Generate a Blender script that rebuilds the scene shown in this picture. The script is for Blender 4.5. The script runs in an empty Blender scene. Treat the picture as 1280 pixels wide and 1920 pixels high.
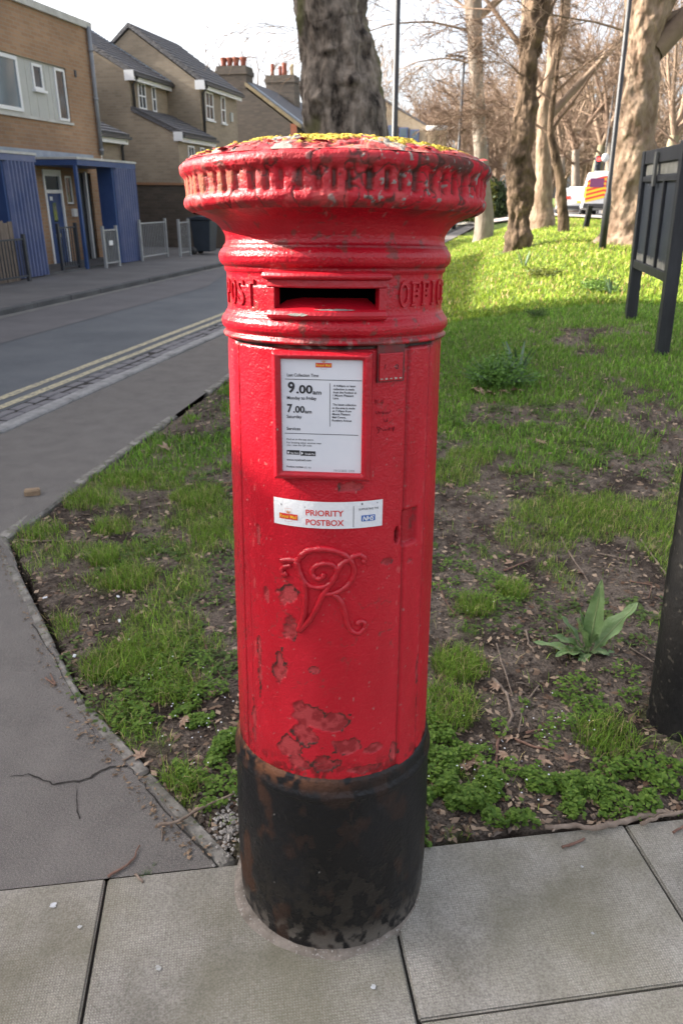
import bpy, bmesh, math, random
import numpy as np
from mathutils import Vector, Matrix, Euler

random.seed(7); rng = np.random.default_rng(11)
R_ = math.radians
scene = bpy.context.scene
COL = scene.collection

# ------------------------------------------------------------------ camera, world, sun, exposure
FPX, HORV, EYE, ROLL = 1385.0, 367.0, 1.55, R_(0.5)
PITCH = math.atan((960 - HORV) / FPX)
cam = bpy.data.cameras.new('camera'); camo = bpy.data.objects.new('camera', cam); COL.objects.link(camo)
cam.sensor_fit = 'VERTICAL'; cam.sensor_height = 36.0; cam.sensor_width = 24.0
cam.lens = FPX / 1920 * 36.0
cam.clip_start = 0.02; cam.clip_end = 3000
_f = Vector((0, math.cos(PITCH), -math.sin(PITCH))); _u = Vector((0, math.sin(PITCH), math.cos(PITCH))); _r = Vector((1, 0, 0))
_c, _s = math.cos(ROLL), math.sin(ROLL)
cr = _r * _c + _u * _s; cu = _u * _c - _r * _s
camo.matrix_world = Matrix(((cr.x, cu.x, -_f.x, 0), (cr.y, cu.y, -_f.y, 0), (cr.z, cu.z, -_f.z, EYE), (0, 0, 0, 1)))
cam.dof.use_dof = True; cam.dof.focus_distance = 1.28; cam.dof.aperture_fstop = 9.5
scene.camera = camo

SUN_AZ = R_(-80.0)     # from +Y (forward) towards +X; the sun stands to the left, a little ahead
SUN_EL = R_(27.0)
world = bpy.data.worlds.new('World'); scene.world = world; world.use_nodes = True
wn = world.node_tree.nodes; wl = world.node_tree.links
sky = wn.new('ShaderNodeTexSky'); sky.sky_type = 'NISHITA'; sky.sun_disc = False
sky.sun_elevation = SUN_EL; sky.sun_rotation = SUN_AZ
sky.air_density = 0.75; sky.dust_density = 5.0; sky.ozone_density = 0.6
hs = wn.new('ShaderNodeHueSaturation'); hs.inputs['Saturation'].default_value = 0.42; hs.inputs['Value'].default_value = 1.2   # thin high haze pales the whole dome
wl.new(sky.outputs[0], hs.inputs['Color']); wl.new(hs.outputs[0], wn['Background'].inputs[0]); wn['Background'].inputs[1].default_value = 0.15
sl = bpy.data.lights.new('sun', 'SUN'); so = bpy.data.objects.new('sun', sl); COL.objects.link(so)
sl.energy = 5.0; sl.angle = R_(0.55); sl.color = (1.0, 0.93, 0.82)
SUND = Vector((math.sin(SUN_AZ) * math.cos(SUN_EL), math.cos(SUN_AZ) * math.cos(SUN_EL), math.sin(SUN_EL)))
so.rotation_euler = SUND.to_track_quat('Z', 'Y').to_euler(); so.location = SUND * 60
vs = scene.view_settings; vs.view_transform = 'Standard'; vs.look = 'None'; vs.gamma = 1.0; vs.use_curve_mapping = False
vs.exposure = 1.6

# ------------------------------------------------------------------ pixel -> world helpers (photo pixels, 1280 x 1920)
def ray(u, v):
    a = (u - 640) / FPX; b = (960 - v) / FPX
    return _f + cr * a + cu * b
def gz(u, v, z=0.0):
    d = ray(u, v); t = (z - EYE) / d.z
    return Vector((0, 0, EYE)) + d * t
def gy(u, v, y):
    d = ray(u, v); return Vector((0, 0, EYE)) + d * (y / d.y)
# street frame: s along the street (13 deg right of the view), n to the left
AST = R_(13.0)
SV = Vector((math.sin(AST), math.cos(AST), 0)); NV = Vector((-math.cos(AST), math.sin(AST), 0))
def W(s, n, z=0.0): return SV * s + NV * n + Vector((0, 0, z))
def onN(u, v, c):
    d = ray(u, v); o = Vector((0, 0, EYE)); p = o + d * ((c - o.dot(NV)) / d.dot(NV)); return p.dot(SV), p.z
def onS(u, v, c):
    d = ray(u, v); o = Vector((0, 0, EYE)); p = o + d * ((c - o.dot(SV)) / d.dot(SV)); return p.dot(NV), p.z
STREET_ROT = math.pi / 2 - AST

# ------------------------------------------------------------------ numpy noise
_perm = rng.random((64, 64, 64)).astype(np.float32)
def vnoise(x, y, z=None):
    x = np.asarray(x, float); y = np.asarray(y, float); z = np.zeros_like(x) if z is None else np.asarray(z, float) + np.zeros_like(x)
    xi = np.floor(x).astype(int); yi = np.floor(y).astype(int); zi = np.floor(z).astype(int)
    fx, fy, fz = x - xi, y - yi, z - zi
    fx = fx * fx * (3 - 2 * fx); fy = fy * fy * (3 - 2 * fy); fz = fz * fz * (3 - 2 * fz)
    g = lambda a, b, c: _perm[(xi + a) & 63, (yi + b) & 63, (zi + c) & 63]
    l = lambda a, b, t: a + (b - a) * t
    return l(l(l(g(0,0,0), g(1,0,0), fx), l(g(0,1,0), g(1,1,0), fx), fy), l(l(g(0,0,1), g(1,0,1), fx), l(g(0,1,1), g(1,1,1), fx), fy), fz)
def fbm(x, y, z=None, o=4):
    t = 0; a = 0.5; n = 0; k = 1.0
    for i in range(o):
        t = t + a * vnoise(np.asarray(x) * k + 17.3 * i, np.asarray(y) * k + 5.1 * i, None if z is None else np.asarray(z) * k + 9.7 * i); n += a; a *= 0.5; k *= 2.03
    return t / n
def sstep(a, b, x):
    t = np.clip((np.asarray(x, float) - a) / (b - a), 0, 1); return t * t * (3 - 2 * t)

# ------------------------------------------------------------------ object helpers
def tag(o, label=None, cat=None, group=None, kind=None):
    if label: o['label'] = label
    if cat: o['category'] = cat
    if group: o['group'] = group
    if kind: o['kind'] = kind
    return o
def empty(name, loc=(0, 0, 0), rot=(0, 0, 0)):
    o = bpy.data.objects.new(name, None); COL.objects.link(o); o.location = loc; o.rotation_euler = rot
    o.empty_display_size = 0.1
    return o
def link_mesh(name, me, mat=None, parent=None):
    o = bpy.data.objects.new(name, me); COL.objects.link(o)
    if mat is not None and not me.materials: me.materials.append(mat)
    if parent is not None: o.parent = parent
    return o
def mesh_np(name, V, Fq, mat=None, parent=None, smooth=True, col=None, rgh=None):
    """V (n,3); Fq: int array (m,3) or (m,4), or a list of such arrays"""
    me = bpy.data.meshes.new(name)
    V = np.ascontiguousarray(V, np.float32)
    fl = Fq if isinstance(Fq, list) else [Fq]
    fl = [np.ascontiguousarray(f, np.int32) for f in fl if len(f)]
    li = np.concatenate([f.ravel() for f in fl]); tot = np.concatenate([np.full(len(f), f.shape[1], np.int32) for f in fl])
    st = np.concatenate([[0], np.cumsum(tot)[:-1]]).astype(np.int32)
    me.vertices.add(len(V)); me.vertices.foreach_set('co', V.ravel())
    me.loops.add(len(li)); me.loops.foreach_set('vertex_index', li)
    me.polygons.add(len(tot)); me.polygons.foreach_set('loop_start', st); me.polygons.foreach_set('loop_total', tot)
    if smooth: me.polygons.foreach_set('use_smooth', np.ones(len(tot), bool))
    me.update(calc_edges=True)
    if col is not None:
        c = np.ones((len(V), 4), np.float32); c[:, :3] = np.clip(col, 0, 1)
        a = me.color_attributes.new('Col', 'FLOAT_COLOR', 'POINT'); a.data.foreach_set('color', c.ravel())
    if rgh is not None:
        a = me.attributes.new('Rgh', 'FLOAT', 'POINT'); a.data.foreach_set('value', np.ascontiguousarray(rgh, np.float32))
    me.validate()
    return link_mesh(name, me, mat, parent)
def grid_faces(nr, nc, keep=None, wrap=False):
    i = np.arange(nr - 1)[:, None]; ncc = nc if wrap else nc - 1; j = np.arange(ncc)[None, :]
    j2 = (j + 1) % nc
    f = np.stack([i * nc + j, i * nc + j2, (i + 1) * nc + j2, (i + 1) * nc + j], -1)
    if keep is not None: f = f[keep]
    return f.reshape(-1, 4)

class MB:
    """collects shapes into one mesh"""
    def __init__(s): s.v = []; s.f = []; s.sm = []
    def add(s, vs, fs, smooth=False):
        b = len(s.v); s.v.extend([tuple(p) for p in vs]); s.f.extend([tuple(b + i for i in f) for f in fs]); s.sm.extend([smooth] * len(fs)); return s
    def box(s, x0, x1, y0, y1, z0, z1):
        return s.add([(x0,y0,z0),(x1,y0,z0),(x1,y1,z0),(x0,y1,z0),(x0,y0,z1),(x1,y0,z1),(x1,y1,z1),(x0,y1,z1)],
                     [(0,3,2,1),(4,5,6,7),(0,1,5,4),(1,2,6,5),(2,3,7,6),(3,0,4,7)])
    def obox(s, c, ax, ay, az):
        c = Vector(c); ax = Vector(ax); ay = Vector(ay); az = Vector(az)
        P = [c + ax * i + ay * j + az * k for k in (-1, 1) for (i, j) in ((-1,-1),(1,-1),(1,1),(-1,1))]
        return s.add(P, [(0,3,2,1),(4,5,6,7),(0,1,5,4),(1,2,6,5),(2,3,7,6),(3,0,4,7)])
    def prism(s, pts, d):
        """pts: list of 3D points of a planar polygon, extruded by vector d"""
        n = len(pts); d = Vector(d); P = [Vector(p) for p in pts]; Q = [p + d for p in P]
        fs = [tuple(range(n - 1, -1, -1)), tuple(range(n, 2 * n))] + [(i, (i + 1) % n, n + (i + 1) % n, n + i) for i in range(n)]
        return s.add(P + Q, fs)
    def tube(s, pts, rad, n=8, cap=True):
        P = [Vector(p) for p in pts]
        if not hasattr(rad, '__len__'): rad = [rad] * len(P)
        vs = []; up = None
        for i, p in enumerate(P):
            t = (P[min(i + 1, len(P) - 1)] - P[max(i - 1, 0)])
            t = t.normalized() if t.length > 1e-9 else Vector((0, 0, 1))
            if up is None: up = Vector((0, 0, 1)) if abs(t.z) < 0.9 else Vector((1, 0, 0))
            a = t.cross(up)
            if a.length < 1e-6: a = t.cross(Vector((1, 0.1, 0)))
            a.normalize(); b = a.cross(t).normalized(); up = b
            for k in range(n):
                w = 2 * math.pi * k / n; vs.append(p + (a * math.cos(w) + b * math.sin(w)) * rad[i])
        fs = [(i * n + k, i * n + (k + 1) % n, (i + 1) * n + (k + 1) % n, (i + 1) * n + k) for i in range(len(P) - 1) for k in range(n)]
        if cap: fs += [tuple(range(n - 1, -1, -1)), tuple((len(P) - 1) * n + k for k in range(n))]
        return s.add(vs, fs, True)
    def lathe(s, prof, n=24, c=(0, 0, 0)):
        vs = [(c[0] + r * math.cos(2 * math.pi * k / n), c[1] + r * math.sin(2 * math.pi * k / n), c[2] + z) for r, z in prof for k in range(n)]
        fs = [(i * n + k, i * n + (k + 1) % n, (i + 1) * n + (k + 1) % n, (i + 1) * n + k) for i in range(len(prof) - 1) for k in range(n)]
        fs += [tuple(range(n - 1, -1, -1)), tuple((len(prof) - 1) * n + k for k in range(n))]
        return s.add(vs, fs, True)
    def build(s, name, mat, parent=None, bevel=0.0):
        me = bpy.data.meshes.new(name); me.from_pydata(s.v, [], s.f)
        me.polygons.foreach_set('use_smooth', s.sm); me.update()
        o = link_mesh(name, me, mat, parent)
        if bevel > 0:
            m = o.modifiers.new('bevel', 'BEVEL'); m.width = bevel; m.segments = 2; m.limit_method = 'ANGLE'; m.angle_limit = R_(40)
        return o
def copy_tree(o, parent=None):
    c = o.copy(); COL.objects.link(c); c.parent = parent
    for ch in list(o.children): copy_tree(ch, c)
    return c

# ------------------------------------------------------------------ materials
def _new(name):
    m = bpy.data.materials.new(name); m.use_nodes = True
    nt = m.node_tree; return m, nt, nt.nodes, nt.links, nt.nodes['Principled BSDF']
def lin(h):
    h = h.lstrip('#'); c = [int(h[i:i+2], 16) / 255 for i in (0, 2, 4)]
    return tuple((x / 12.92 if x <= 0.04045 else ((x + 0.055) / 1.055) ** 2.4) for x in c)
def mat(name, c1, c2=None, scale=8.0, rough=0.6, bump=0.0, bscale=60.0, metallic=0.0, spec=0.5, detail=6.0, lo=0.35, hi=0.65, speck=None, stretch=None, transl=0.0, emit=None):
    m, nt, N, L, B = _new(name)
    B.inputs['Roughness'].default_value = rough; B.inputs['Metallic'].default_value = metallic
    B.inputs['Specular IOR Level'].default_value = spec
    tc = N.new('ShaderNodeTexCoord'); co = tc.outputs['Object']
    if stretch:
        mp = N.new('ShaderNodeMapping'); mp.inputs['Scale'].default_value = stretch; L.new(co, mp.inputs[0]); co = mp.outputs[0]
    out = None
    if c2 is not None:
        n = N.new('ShaderNodeTexNoise'); n.inputs['Scale'].default_value = scale; n.inputs['Detail'].default_value = detail; n.inputs['Roughness'].default_value = 0.62
        L.new(co, n.inputs['Vector'])
        r = N.new('ShaderNodeValToRGB'); r.color_ramp.elements[0].position = lo; r.color_ramp.elements[1].position = hi
        r.color_ramp.elements[0].color = (*c1, 1); r.color_ramp.elements[1].color = (*c2, 1)
        L.new(n.outputs[0], r.inputs[0]); out = r.outputs[0]
    if speck:
        sc, thr, sc_col = speck
        n = N.new('ShaderNodeTexNoise'); n.inputs['Scale'].default_value = sc; n.inputs['Detail'].default_value = 2; L.new(co, n.inputs['Vector'])
        r = N.new('ShaderNodeValToRGB'); r.color_ramp.elements[0].position = thr; r.color_ramp.elements[1].position = thr + 0.06
        L.new(n.outputs[0], r.inputs[0])
        mx = N.new('ShaderNodeMix'); mx.data_type = 'RGBA'; L.new(r.outputs[0], mx.inputs[0])
        if out is not None: L.new(out, mx.inputs[6])
        else: mx.inputs[6].default_value = (*c1, 1)
        mx.inputs[7].default_value = (*sc_col, 1); out = mx.outputs[2]
    if out is None: B.inputs['Base Color'].default_value = (*c1, 1)
    else: L.new(out, B.inputs['Base Color'])
    if bump > 0:
        n = N.new('ShaderNodeTexNoise'); n.inputs['Scale'].default_value = bscale; n.inputs['Detail'].default_value = 5; L.new(co, n.inputs['Vector'])
        b = N.new('ShaderNodeBump'); b.inputs['Strength'].default_value = min(bump, 1.0); b.inputs['Distance'].default_value = 0.6 / bscale
        L.new(n.outputs[0], b.inputs['Height']); L.new(b.outputs[0], B.inputs['Normal'])
    if emit:
        B.inputs['Emission Color'].default_value = (*emit[0], 1); B.inputs['Emission Strength'].default_value = emit[1]
    return m
def mat_attr(name, rough=0.5, use_r=False, bump=0.0, bscale=300.0, spec=0.5, transl=0.0, var=0.0, bdist=None):
    m, nt, N, L, B = _new(name)
    a = N.new('ShaderNodeAttribute'); a.attribute_name = 'Col'
    src = a.outputs['Color']
    tc = N.new('ShaderNodeTexCoord')
    if var > 0:
        n = N.new('ShaderNodeTexNoise'); n.inputs['Scale'].default_value = bscale; n.inputs['Detail'].default_value = 4; L.new(tc.outputs['Object'], n.inputs['Vector'])
        mr = N.new('ShaderNodeMapRange'); mr.inputs[1].default_value = 0.3; mr.inputs[2].default_value = 0.7; mr.inputs[3].default_value = 1 - var; mr.inputs[4].default_value = 1 + var
        L.new(n.outputs[0], mr.inputs[0])
        mx = N.new('ShaderNodeMix'); mx.data_type = 'RGBA'; mx.blend_type = 'MULTIPLY'; mx.inputs[0].default_value = 1
        L.new(src, mx.inputs[6]); L.new(mr.outputs[0], mx.inputs[7]); src = mx.outputs[2]
    L.new(src, B.inputs['Base Color']); B.inputs['Roughness'].default_value = rough; B.inputs['Specular IOR Level'].default_value = spec
    if use_r:
        r = N.new('ShaderNodeAttribute'); r.attribute_name = 'Rgh'; L.new(r.outputs['Fac'], B.inputs['Roughness'])
    if bump > 0:
        n = N.new('ShaderNodeTexNoise'); n.inputs['Scale'].default_value = bscale; n.inputs['Detail'].default_value = 4; L.new(tc.outputs['Object'], n.inputs['Vector'])
        b = N.new('ShaderNodeBump'); b.inputs['Strength'].default_value = bump; b.inputs['Distance'].default_value = bdist or 0.6 / bscale
        L.new(n.outputs[0], b.inputs['Height']); L.new(b.outputs[0], B.inputs['Normal'])
    if transl > 0:
        t = N.new('ShaderNodeBsdfTranslucent'); L.new(src, t.inputs[0])
        mx = N.new('ShaderNodeMixShader'); mx.inputs[0].default_value = transl
        L.new(B.outputs[0], mx.inputs[1]); L.new(t.outputs[0], mx.inputs[2]); L.new(mx.outputs[0], N['Material Output'].inputs[0])
    return m
def brick_mat(name, c1, c2, mortar, bw=0.225, bh=0.075, dirt=None, dscale=0.6):
    m, nt, N, L, B = _new(name)
    tc = N.new('ShaderNodeTexCoord'); sp = N.new('ShaderNodeSeparateXYZ'); L.new(tc.outputs['Object'], sp.inputs[0])
    ad = N.new('ShaderNodeMath'); L.new(sp.outputs[0], ad.inputs[0]); L.new(sp.outputs[1], ad.inputs[1])
    cb = N.new('ShaderNodeCombineXYZ'); L.new(ad.outputs[0], cb.inputs[0]); L.new(sp.outputs[2], cb.inputs[1])
    b = N.new('ShaderNodeTexBrick'); b.inputs['Scale'].default_value = 1.0; b.inputs['Brick Width'].default_value = bw; b.inputs['Row Height'].default_value = bh
    b.inputs['Mortar Size'].default_value = 0.006; b.inputs['Color1'].default_value = (*c1, 1); b.inputs['Color2'].default_value = (*c2, 1); b.inputs['Mortar'].default_value = (*mortar, 1)
    L.new(cb.outputs[0], b.inputs['Vector'])
    n = N.new('ShaderNodeTexNoise'); n.inputs['Scale'].default_value = dscale; n.inputs['Detail'].default_value = 7; L.new(tc.outputs['Object'], n.inputs['Vector'])
    mr = N.new('ShaderNodeMapRange'); mr.inputs[1].default_value = 0.3; mr.inputs[2].default_value = 0.72; mr.inputs[3].default_value = 0.72; mr.inputs[4].default_value = 1.18
    L.new(n.outputs[0], mr.inputs[0])
    mx = N.new('ShaderNodeMix'); mx.data_type = 'RGBA'; mx.blend_type = 'MULTIPLY'; mx.inputs[0].default_value = 1
    L.new(b.outputs[0], mx.inputs[6]); L.new(mr.outputs[0], mx.inputs[7])
    L.new(mx.outputs[2], B.inputs['Base Color']); B.inputs['Roughness'].default_value = 0.9
    bp = N.new('ShaderNodeBump'); bp.inputs['Strength'].default_value = 0.5; bp.inputs['Distance'].default_value = 0.008; bp.invert = True
    L.new(b.outputs['Fac'], bp.inputs['Height']); L.new(bp.outputs[0], B.inputs['Normal'])
    return m
def glass_mat(name, c=(0.03, 0.04, 0.05)):
    m, nt, N, L, B = _new(name); B.inputs['Base Color'].default_value = (*c, 1); B.inputs['Roughness'].default_value = 0.06; B.inputs['Specular IOR Level'].default_value = 0.8
    return m
# ------------------------------------------------------------------ terrain
EDGE = [(-0.30, 1.38), (-0.86, 1.99), (-1.64, 3.25), (-1.04, 6.92), (1.0, 17.0), (8.6, 50.0), (29.3, 140.0)]
_ey = np.array([p[1] for p in EDGE]); _ex = np.array([p[0] for p in EDGE])
def edge_x(y): return np.interp(y, _ey, _ex)
def slab_y(x): return 1.395 + 0.143 * np.asarray(x)          # rear edge of the paving slabs
_Ty = [0, 3, 5, 7.5, 12, 18, 25, 40, 60, 120, 900]; _Tz = [0, 0, .12, .33, .60, .80, .86, .70, .50, .40, .3]
def terr(x, y):
    x = np.asarray(x, float); y = np.asarray(y, float)
    t = np.interp(y, _Ty, _Tz); k = sstep(0.15, 4.0, x - edge_x(y))
    return t * k
def in_park(x, y): return (x > edge_x(y) + 0.03) & (y > slab_y(x) + 0.01)
def cover(x, y):
    """0..1 grass cover"""
    n = fbm(np.asarray(x) * 1.7 + 3, np.asarray(y) * 1.7 + 8, o=4); n2 = fbm(np.asarray(x) * 6 + 31, np.asarray(y) * 6 + 2, o=3)
    m = 0.62 * n + 0.38 * n2
    thr = np.interp(y, [1.4, 2.4, 4, 6, 8.5, 10.5], [0.53, 0.525, 0.47, 0.40, 0.30, 0.05])
    return sstep(thr, thr + 0.10, m)

# --- ground sheet
def axis(parts):
    out = [parts[0][0]]
    for a, b, st in parts:
        k = max(1, int(round((b - a) / st))); out += list(np.linspace(a, b, k + 1)[1:])
    return np.array(out)
gxs = axis([(-600, -60, 60), (-60, -8, 4), (-8, -2, .25), (-2.0, 2.6, .02), (2.6, 6, .15), (6, 20, .7), (20, 60, 3), (60, 600, 60)])
gys = axis([(-30, 0.8, 3), (0.8, 1.25, .15), (1.25, 4.2, .02), (4.2, 8, .08), (8, 20, .4), (20, 60, 1.5), (60, 200, 10), (200, 1500, 100)])
GX, GY = np.meshgrid(gxs, gys)
GZ = terr(GX, GY)
inp = in_park(GX, GY).astype(float)
near = sstep(9, 4, GY) * inp
GZ = GZ - 0.055 + 0.035 * inp
GZ += near * (0.022 * (fbm(GX * 4, GY * 4, o=4) - 0.5) + 0.02 * (fbm(GX * 19 + 4, GY * 19, o=4) - 0.5)) + 0.012 * near
GZ -= 0.14 * (1 - inp) * ((GX * NV.x + GY * NV.y) > 3.3) + 0.08 * (1 - inp)
cov = cover(GX, GY) * inp
soil = np.array([.050, .037, .029]); soil2 = np.array([.165, .132, .106]); gr = np.array([.115, .165, .035])
nz = fbm(GX * 7 + 1, GY * 7, o=5)[..., None]; nz2 = fbm(GX * 40, GY * 40 + 9, o=3)[..., None]
gcol = soil + (soil2 - soil) * sstep(.35, .65, nz * .6 + nz2 * .4)
gcol = gcol + (gr - gcol) * (cov[..., None] * np.interp(GY, [2, 6, 12], [.35, .6, .9])[..., None])
def mat_soil():
    m = mat_attr('soil', rough=0.95, bump=1.0, bscale=95, spec=0.15, var=0.45, bdist=0.02); return m
M_SOIL = mat_soil()
ground = mesh_np('ground', np.stack([GX, GY, GZ], -1).reshape(-1, 3), grid_faces(len(gys), len(gxs)), M_SOIL, col=gcol.reshape(-1, 3))
tag(ground, 'grassy bank of bare brown soil and patchy turf', kind='structure')

# --- asphalt
M_ASPH = mat('asphalt_path', (.105, .096, .089), (.175, .16, .147), scale=6, rough=.92, bump=1.0, bscale=120, lo=.2, hi=.8, speck=(420, .55, (.235, .215, .193)), spec=.25)
M_ROAD = mat('asphalt_road', (.088, .096, .106), (.125, .132, .14), scale=.9, rough=.85, bump=.6, bscale=120, speck=(150, .62, (.19, .19, .19)), spec=.3)
M_PAVE = mat('asphalt_far', (.10, .096, .094), (.145, .138, .134), scale=1.2, rough=.9, bump=.4, bscale=90)
M_CRACK = mat('crack_dirt', (.018, .016, .014), (.035, .03, .025), scale=60, rough=1)
def sheet(name, pts, z, m, parent=None, sub=0):
    mb = MB(); mb.add([(p[0], p[1], z) for p in pts], [tuple(range(len(pts)))]); return mb.build(name, m, parent)
KN = 3.42     # near kerb line (n)
e = EDGE
pv = []
rt = [(-0.31, 1.352), (-0.31, 1.3605), (-0.86, 1.99), (-1.64, 3.25), (-1.34, 5.085), (-1.04, 6.92), (1.0, 17.0), (8.6, 50.0), (29.3, 140.0)]
for (x, y), s in zip(rt, (-.35, -.20, 1.4, 2.9, 4.6, 6.4, 16.4, 50, 142)):
    q = W(s, KN + .02); pv += [(x, y, 0.0), (q.x, q.y, 0.0)]
pv[1] = (-3.36, slab_y(-3.36), 0.0); pv[3] = (-3.36, slab_y(-3.36) + .02, 0.0)
mb = MB(); mb.add(pv, [(2*i, 2*i+2, 2*i+3, 2*i+1) for i in range(len(rt) - 1)]); pth = mb.build('footpath', M_ASPH)
# order: make polygon simple (left side goes along the kerb)
tag(pth, 'grey asphalt footpath curving past the grass', kind='structure')
road = sheet('road', [W(s, n) for s, n in ((-30, 3.6), (160, 3.6), (160, 7.08), (-30, 7.08))], -0.045, M_ROAD); tag(road, 'asphalt street with double yellow lines', kind='structure')
fp = sheet('far_pavement', [W(s, n) for s, n in ((-30, 7.14), (160, 7.14), (160, 14), (-30, 14))], 0.035, M_PAVE); tag(fp, 'asphalt pavement in front of the houses', kind='structure')

# near kerb: granite stones, setts, yellow lines
M_KERB = mat('kerb_granite', (.20, .195, .19), (.33, .32, .31), scale=9, rough=.85, bump=.5, bscale=90)
M_KERB2 = mat('kerb_dark', (.06, .06, .062), (.11, .11, .11), scale=5, rough=.9, bump=.3, bscale=60)
M_SETT = mat('sett_granite', (.13, .125, .135), (.24, .225, .225), scale=6, rough=.8, bump=.6, bscale=60)
M_YEL = mat('yellow_paint', (.48, .42, .27), (.20, .19, .165), scale=30, rough=.8, bump=.3, bscale=150, lo=.45, hi=.62)
def stone_mesh(name, l, w, h, seed, bev=.012):
    bm = bmesh.new(); bmesh.ops.create_cube(bm, size=1)
    r = random.Random(seed)
    for v in bm.verts: v.co = Vector((v.co.x * l * (1 + r.uniform(-.02, .02)), v.co.y * w * (1 + r.uniform(-.05, .05)), v.co.z * h + (r.uniform(-.004, .004) if v.co.z > 0 else 0)))
    bmesh.ops.bevel(bm, geom=[e for e in bm.edges if e.verts[0].co.z > 0 or e.verts[1].co.z > 0], offset=bev, segments=1, affect='EDGES', clamp_overlap=True)
    me = bpy.data.meshes.new(name); bm.to_mesh(me); bm.free(); return me
nk = empty('near_kerb', W(2, KN)); tag(nk, 'line of pale granite kerbstones beside the footpath', kind='structure')
kms = [stone_mesh('kerbstone', .90, .13, .22, i) for i in range(4)]
for me in kms: me.materials.append(M_KERB)
for i, s in enumerate(np.arange(2.0, 34, .915)):
    o = bpy.data.objects.new('kerbstone', kms[i % 4]); COL.objects.link(o); o.parent = nk
    o.matrix_parent_inverse = Matrix.Translation(-W(2, KN)); o.location = W(s, KN + .075, -.085 + random.uniform(-.004, .004)); o.rotation_euler.z = STREET_ROT + random.uniform(-.006, .006)
ss = empty('sett_gutter', W(2, 3.7)); tag(ss, 'gutter strip of grey granite setts along the road', kind='structure')
sms = [stone_mesh('sett', .17 + .02 * (i % 3), .098, .12, 30 + i, .012) for i in range(6)]
for me in sms: me.materials.append(M_SETT)
cnt = 0
for row in range(3):
    s = 4.0 + .07 * row
    while s < 22:
        me = sms[random.randrange(6)]; l = me.vertices and .17 + .02 * (sms.index(me) % 3)
        if cnt < 290:
            o = bpy.data.objects.new('sett', me); COL.objects.link(o); o.parent = ss; o.matrix_parent_inverse = Matrix.Translation(-W(2, 3.7))
            o.location = W(s + l / 2, 3.615 + .112 * row, -.093 + random.uniform(-.006, .004)); o.rotation_euler = (random.uniform(-.03, .03), random.uniform(-.03, .03), STREET_ROT + random.uniform(-.03, .03))
            cnt += 1
        s += l + .016
bed = MB(); bed.add([W(s, n, -.040) for s, n in ((-5, 3.56), (60, 3.56), (60, 3.90), (-5, 3.90))], [(0, 1, 2, 3)]); bed.build('mortar_bed', M_CRACK, road)
for n0 in (3.95, 4.13):
    y = MB(); ss_ = np.arange(-4, 70, .5)
    vs_ = [W(s, n0 + dn + random.uniform(-.006, .006), -.041) for s in ss_ for dn in (0, .085)]
    y.add(vs_, [(2*i, 2*i+2, 2*i+3, 2*i+1) for i in range(len(ss_)-1)]); y.build('yellow_line', M_YEL, road)
# patch repairs and concrete channel on the road
M_PATCH = mat('asphalt_patch', (.105, .10, .102), (.135, .128, .13), scale=1.5, rough=.9, bump=.5, bscale=120)
sheet('road_patch', [W(s, n) for s, n in ((-10, 5.75), (13.5, 5.75), (16, 6.35), (26, 6.75), (26, 6.9), (-10, 6.9))], -.041, M_PATCH, road)
sheet('gutter_channel', [W(s, n) for s, n in ((-20, 6.9), (90, 6.9), (90, 7.07), (-20, 7.07))], -.037, mat('channel', (.2, .19, .17), (.13, .125, .12), scale=3, rough=.9), road)
fk = empty('far_kerb', W(6, 7.1)); tag(fk, 'dark kerb of the opposite pavement', kind='structure')
fms = [stone_mesh('kerbstone', .90, .12, .25, 60 + i) for i in range(3)]
for me in fms: me.materials.append(M_KERB2)
for i, s in enumerate(np.arange(6, 44, .915)):
    o = bpy.data.objects.new('kerbstone', fms[i % 3]); COL.objects.link(o); o.parent = fk; o.matrix_parent_inverse = Matrix.Translation(-W(6, 7.1))
    o.location = W(s, 7.115, -.083); o.rotation_euler.z = STREET_ROT

# edging between footpath and grass
M_EDGE = mat('edging_concrete', (.10, .092, .076), (.29, .27, .24), scale=16, rough=.95, bump=.6, bscale=120, speck=(40, .63, (.12, .13, .07)))
ed = empty('path_edging', (-.86, 1.99, 0)); tag(ed, 'thin grey concrete edging between path and grass', kind='structure')
def edging(p, q, n, w, skip=(), z=0.0):
    p = Vector(p); q = Vector(q); d = (q - p); L = d.length; d.normalize(); a = math.atan2(d.y, d.x)
    for i in range(n):
        l = L / n - .006
        if i in skip: continue
        me = stone_mesh('edging_stone', l, w, .16, 100 + i + int(L * 10), .008); me.materials.append(M_EDGE)
        # wobble
        o = bpy.data.objects.new('edging_stone', me); COL.objects.link(o); o.parent = ed; o.matrix_parent_inverse = Matrix.Translation((.86, -1.99, 0))
        c = p + d * (L * (i + .5) / n); o.location = (c.x, c.y, -.078 + z + random.uniform(-.006, .006)); o.rotation_euler = (random.uniform(-.03, .03), 0, a + random.uniform(-.012, .012))
edging((-.27, 1.36, 0), (-.86, 1.99, 0), 2, .045, z=.0)
edging((-.86, 1.99, 0), (-1.50, 2.98, 0), 3, .040, z=-.004)
edging((-1.50, 2.98, 0), (-1.67, 3.28, 0), 1, .06)
edging((-1.66, 3.27, 0), (-1.04, 6.92, 0), 5, .07, skip=(3,))
edging((-1.04, 6.92, 0), (1.0, 17.0, 0), 11, .07)
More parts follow.
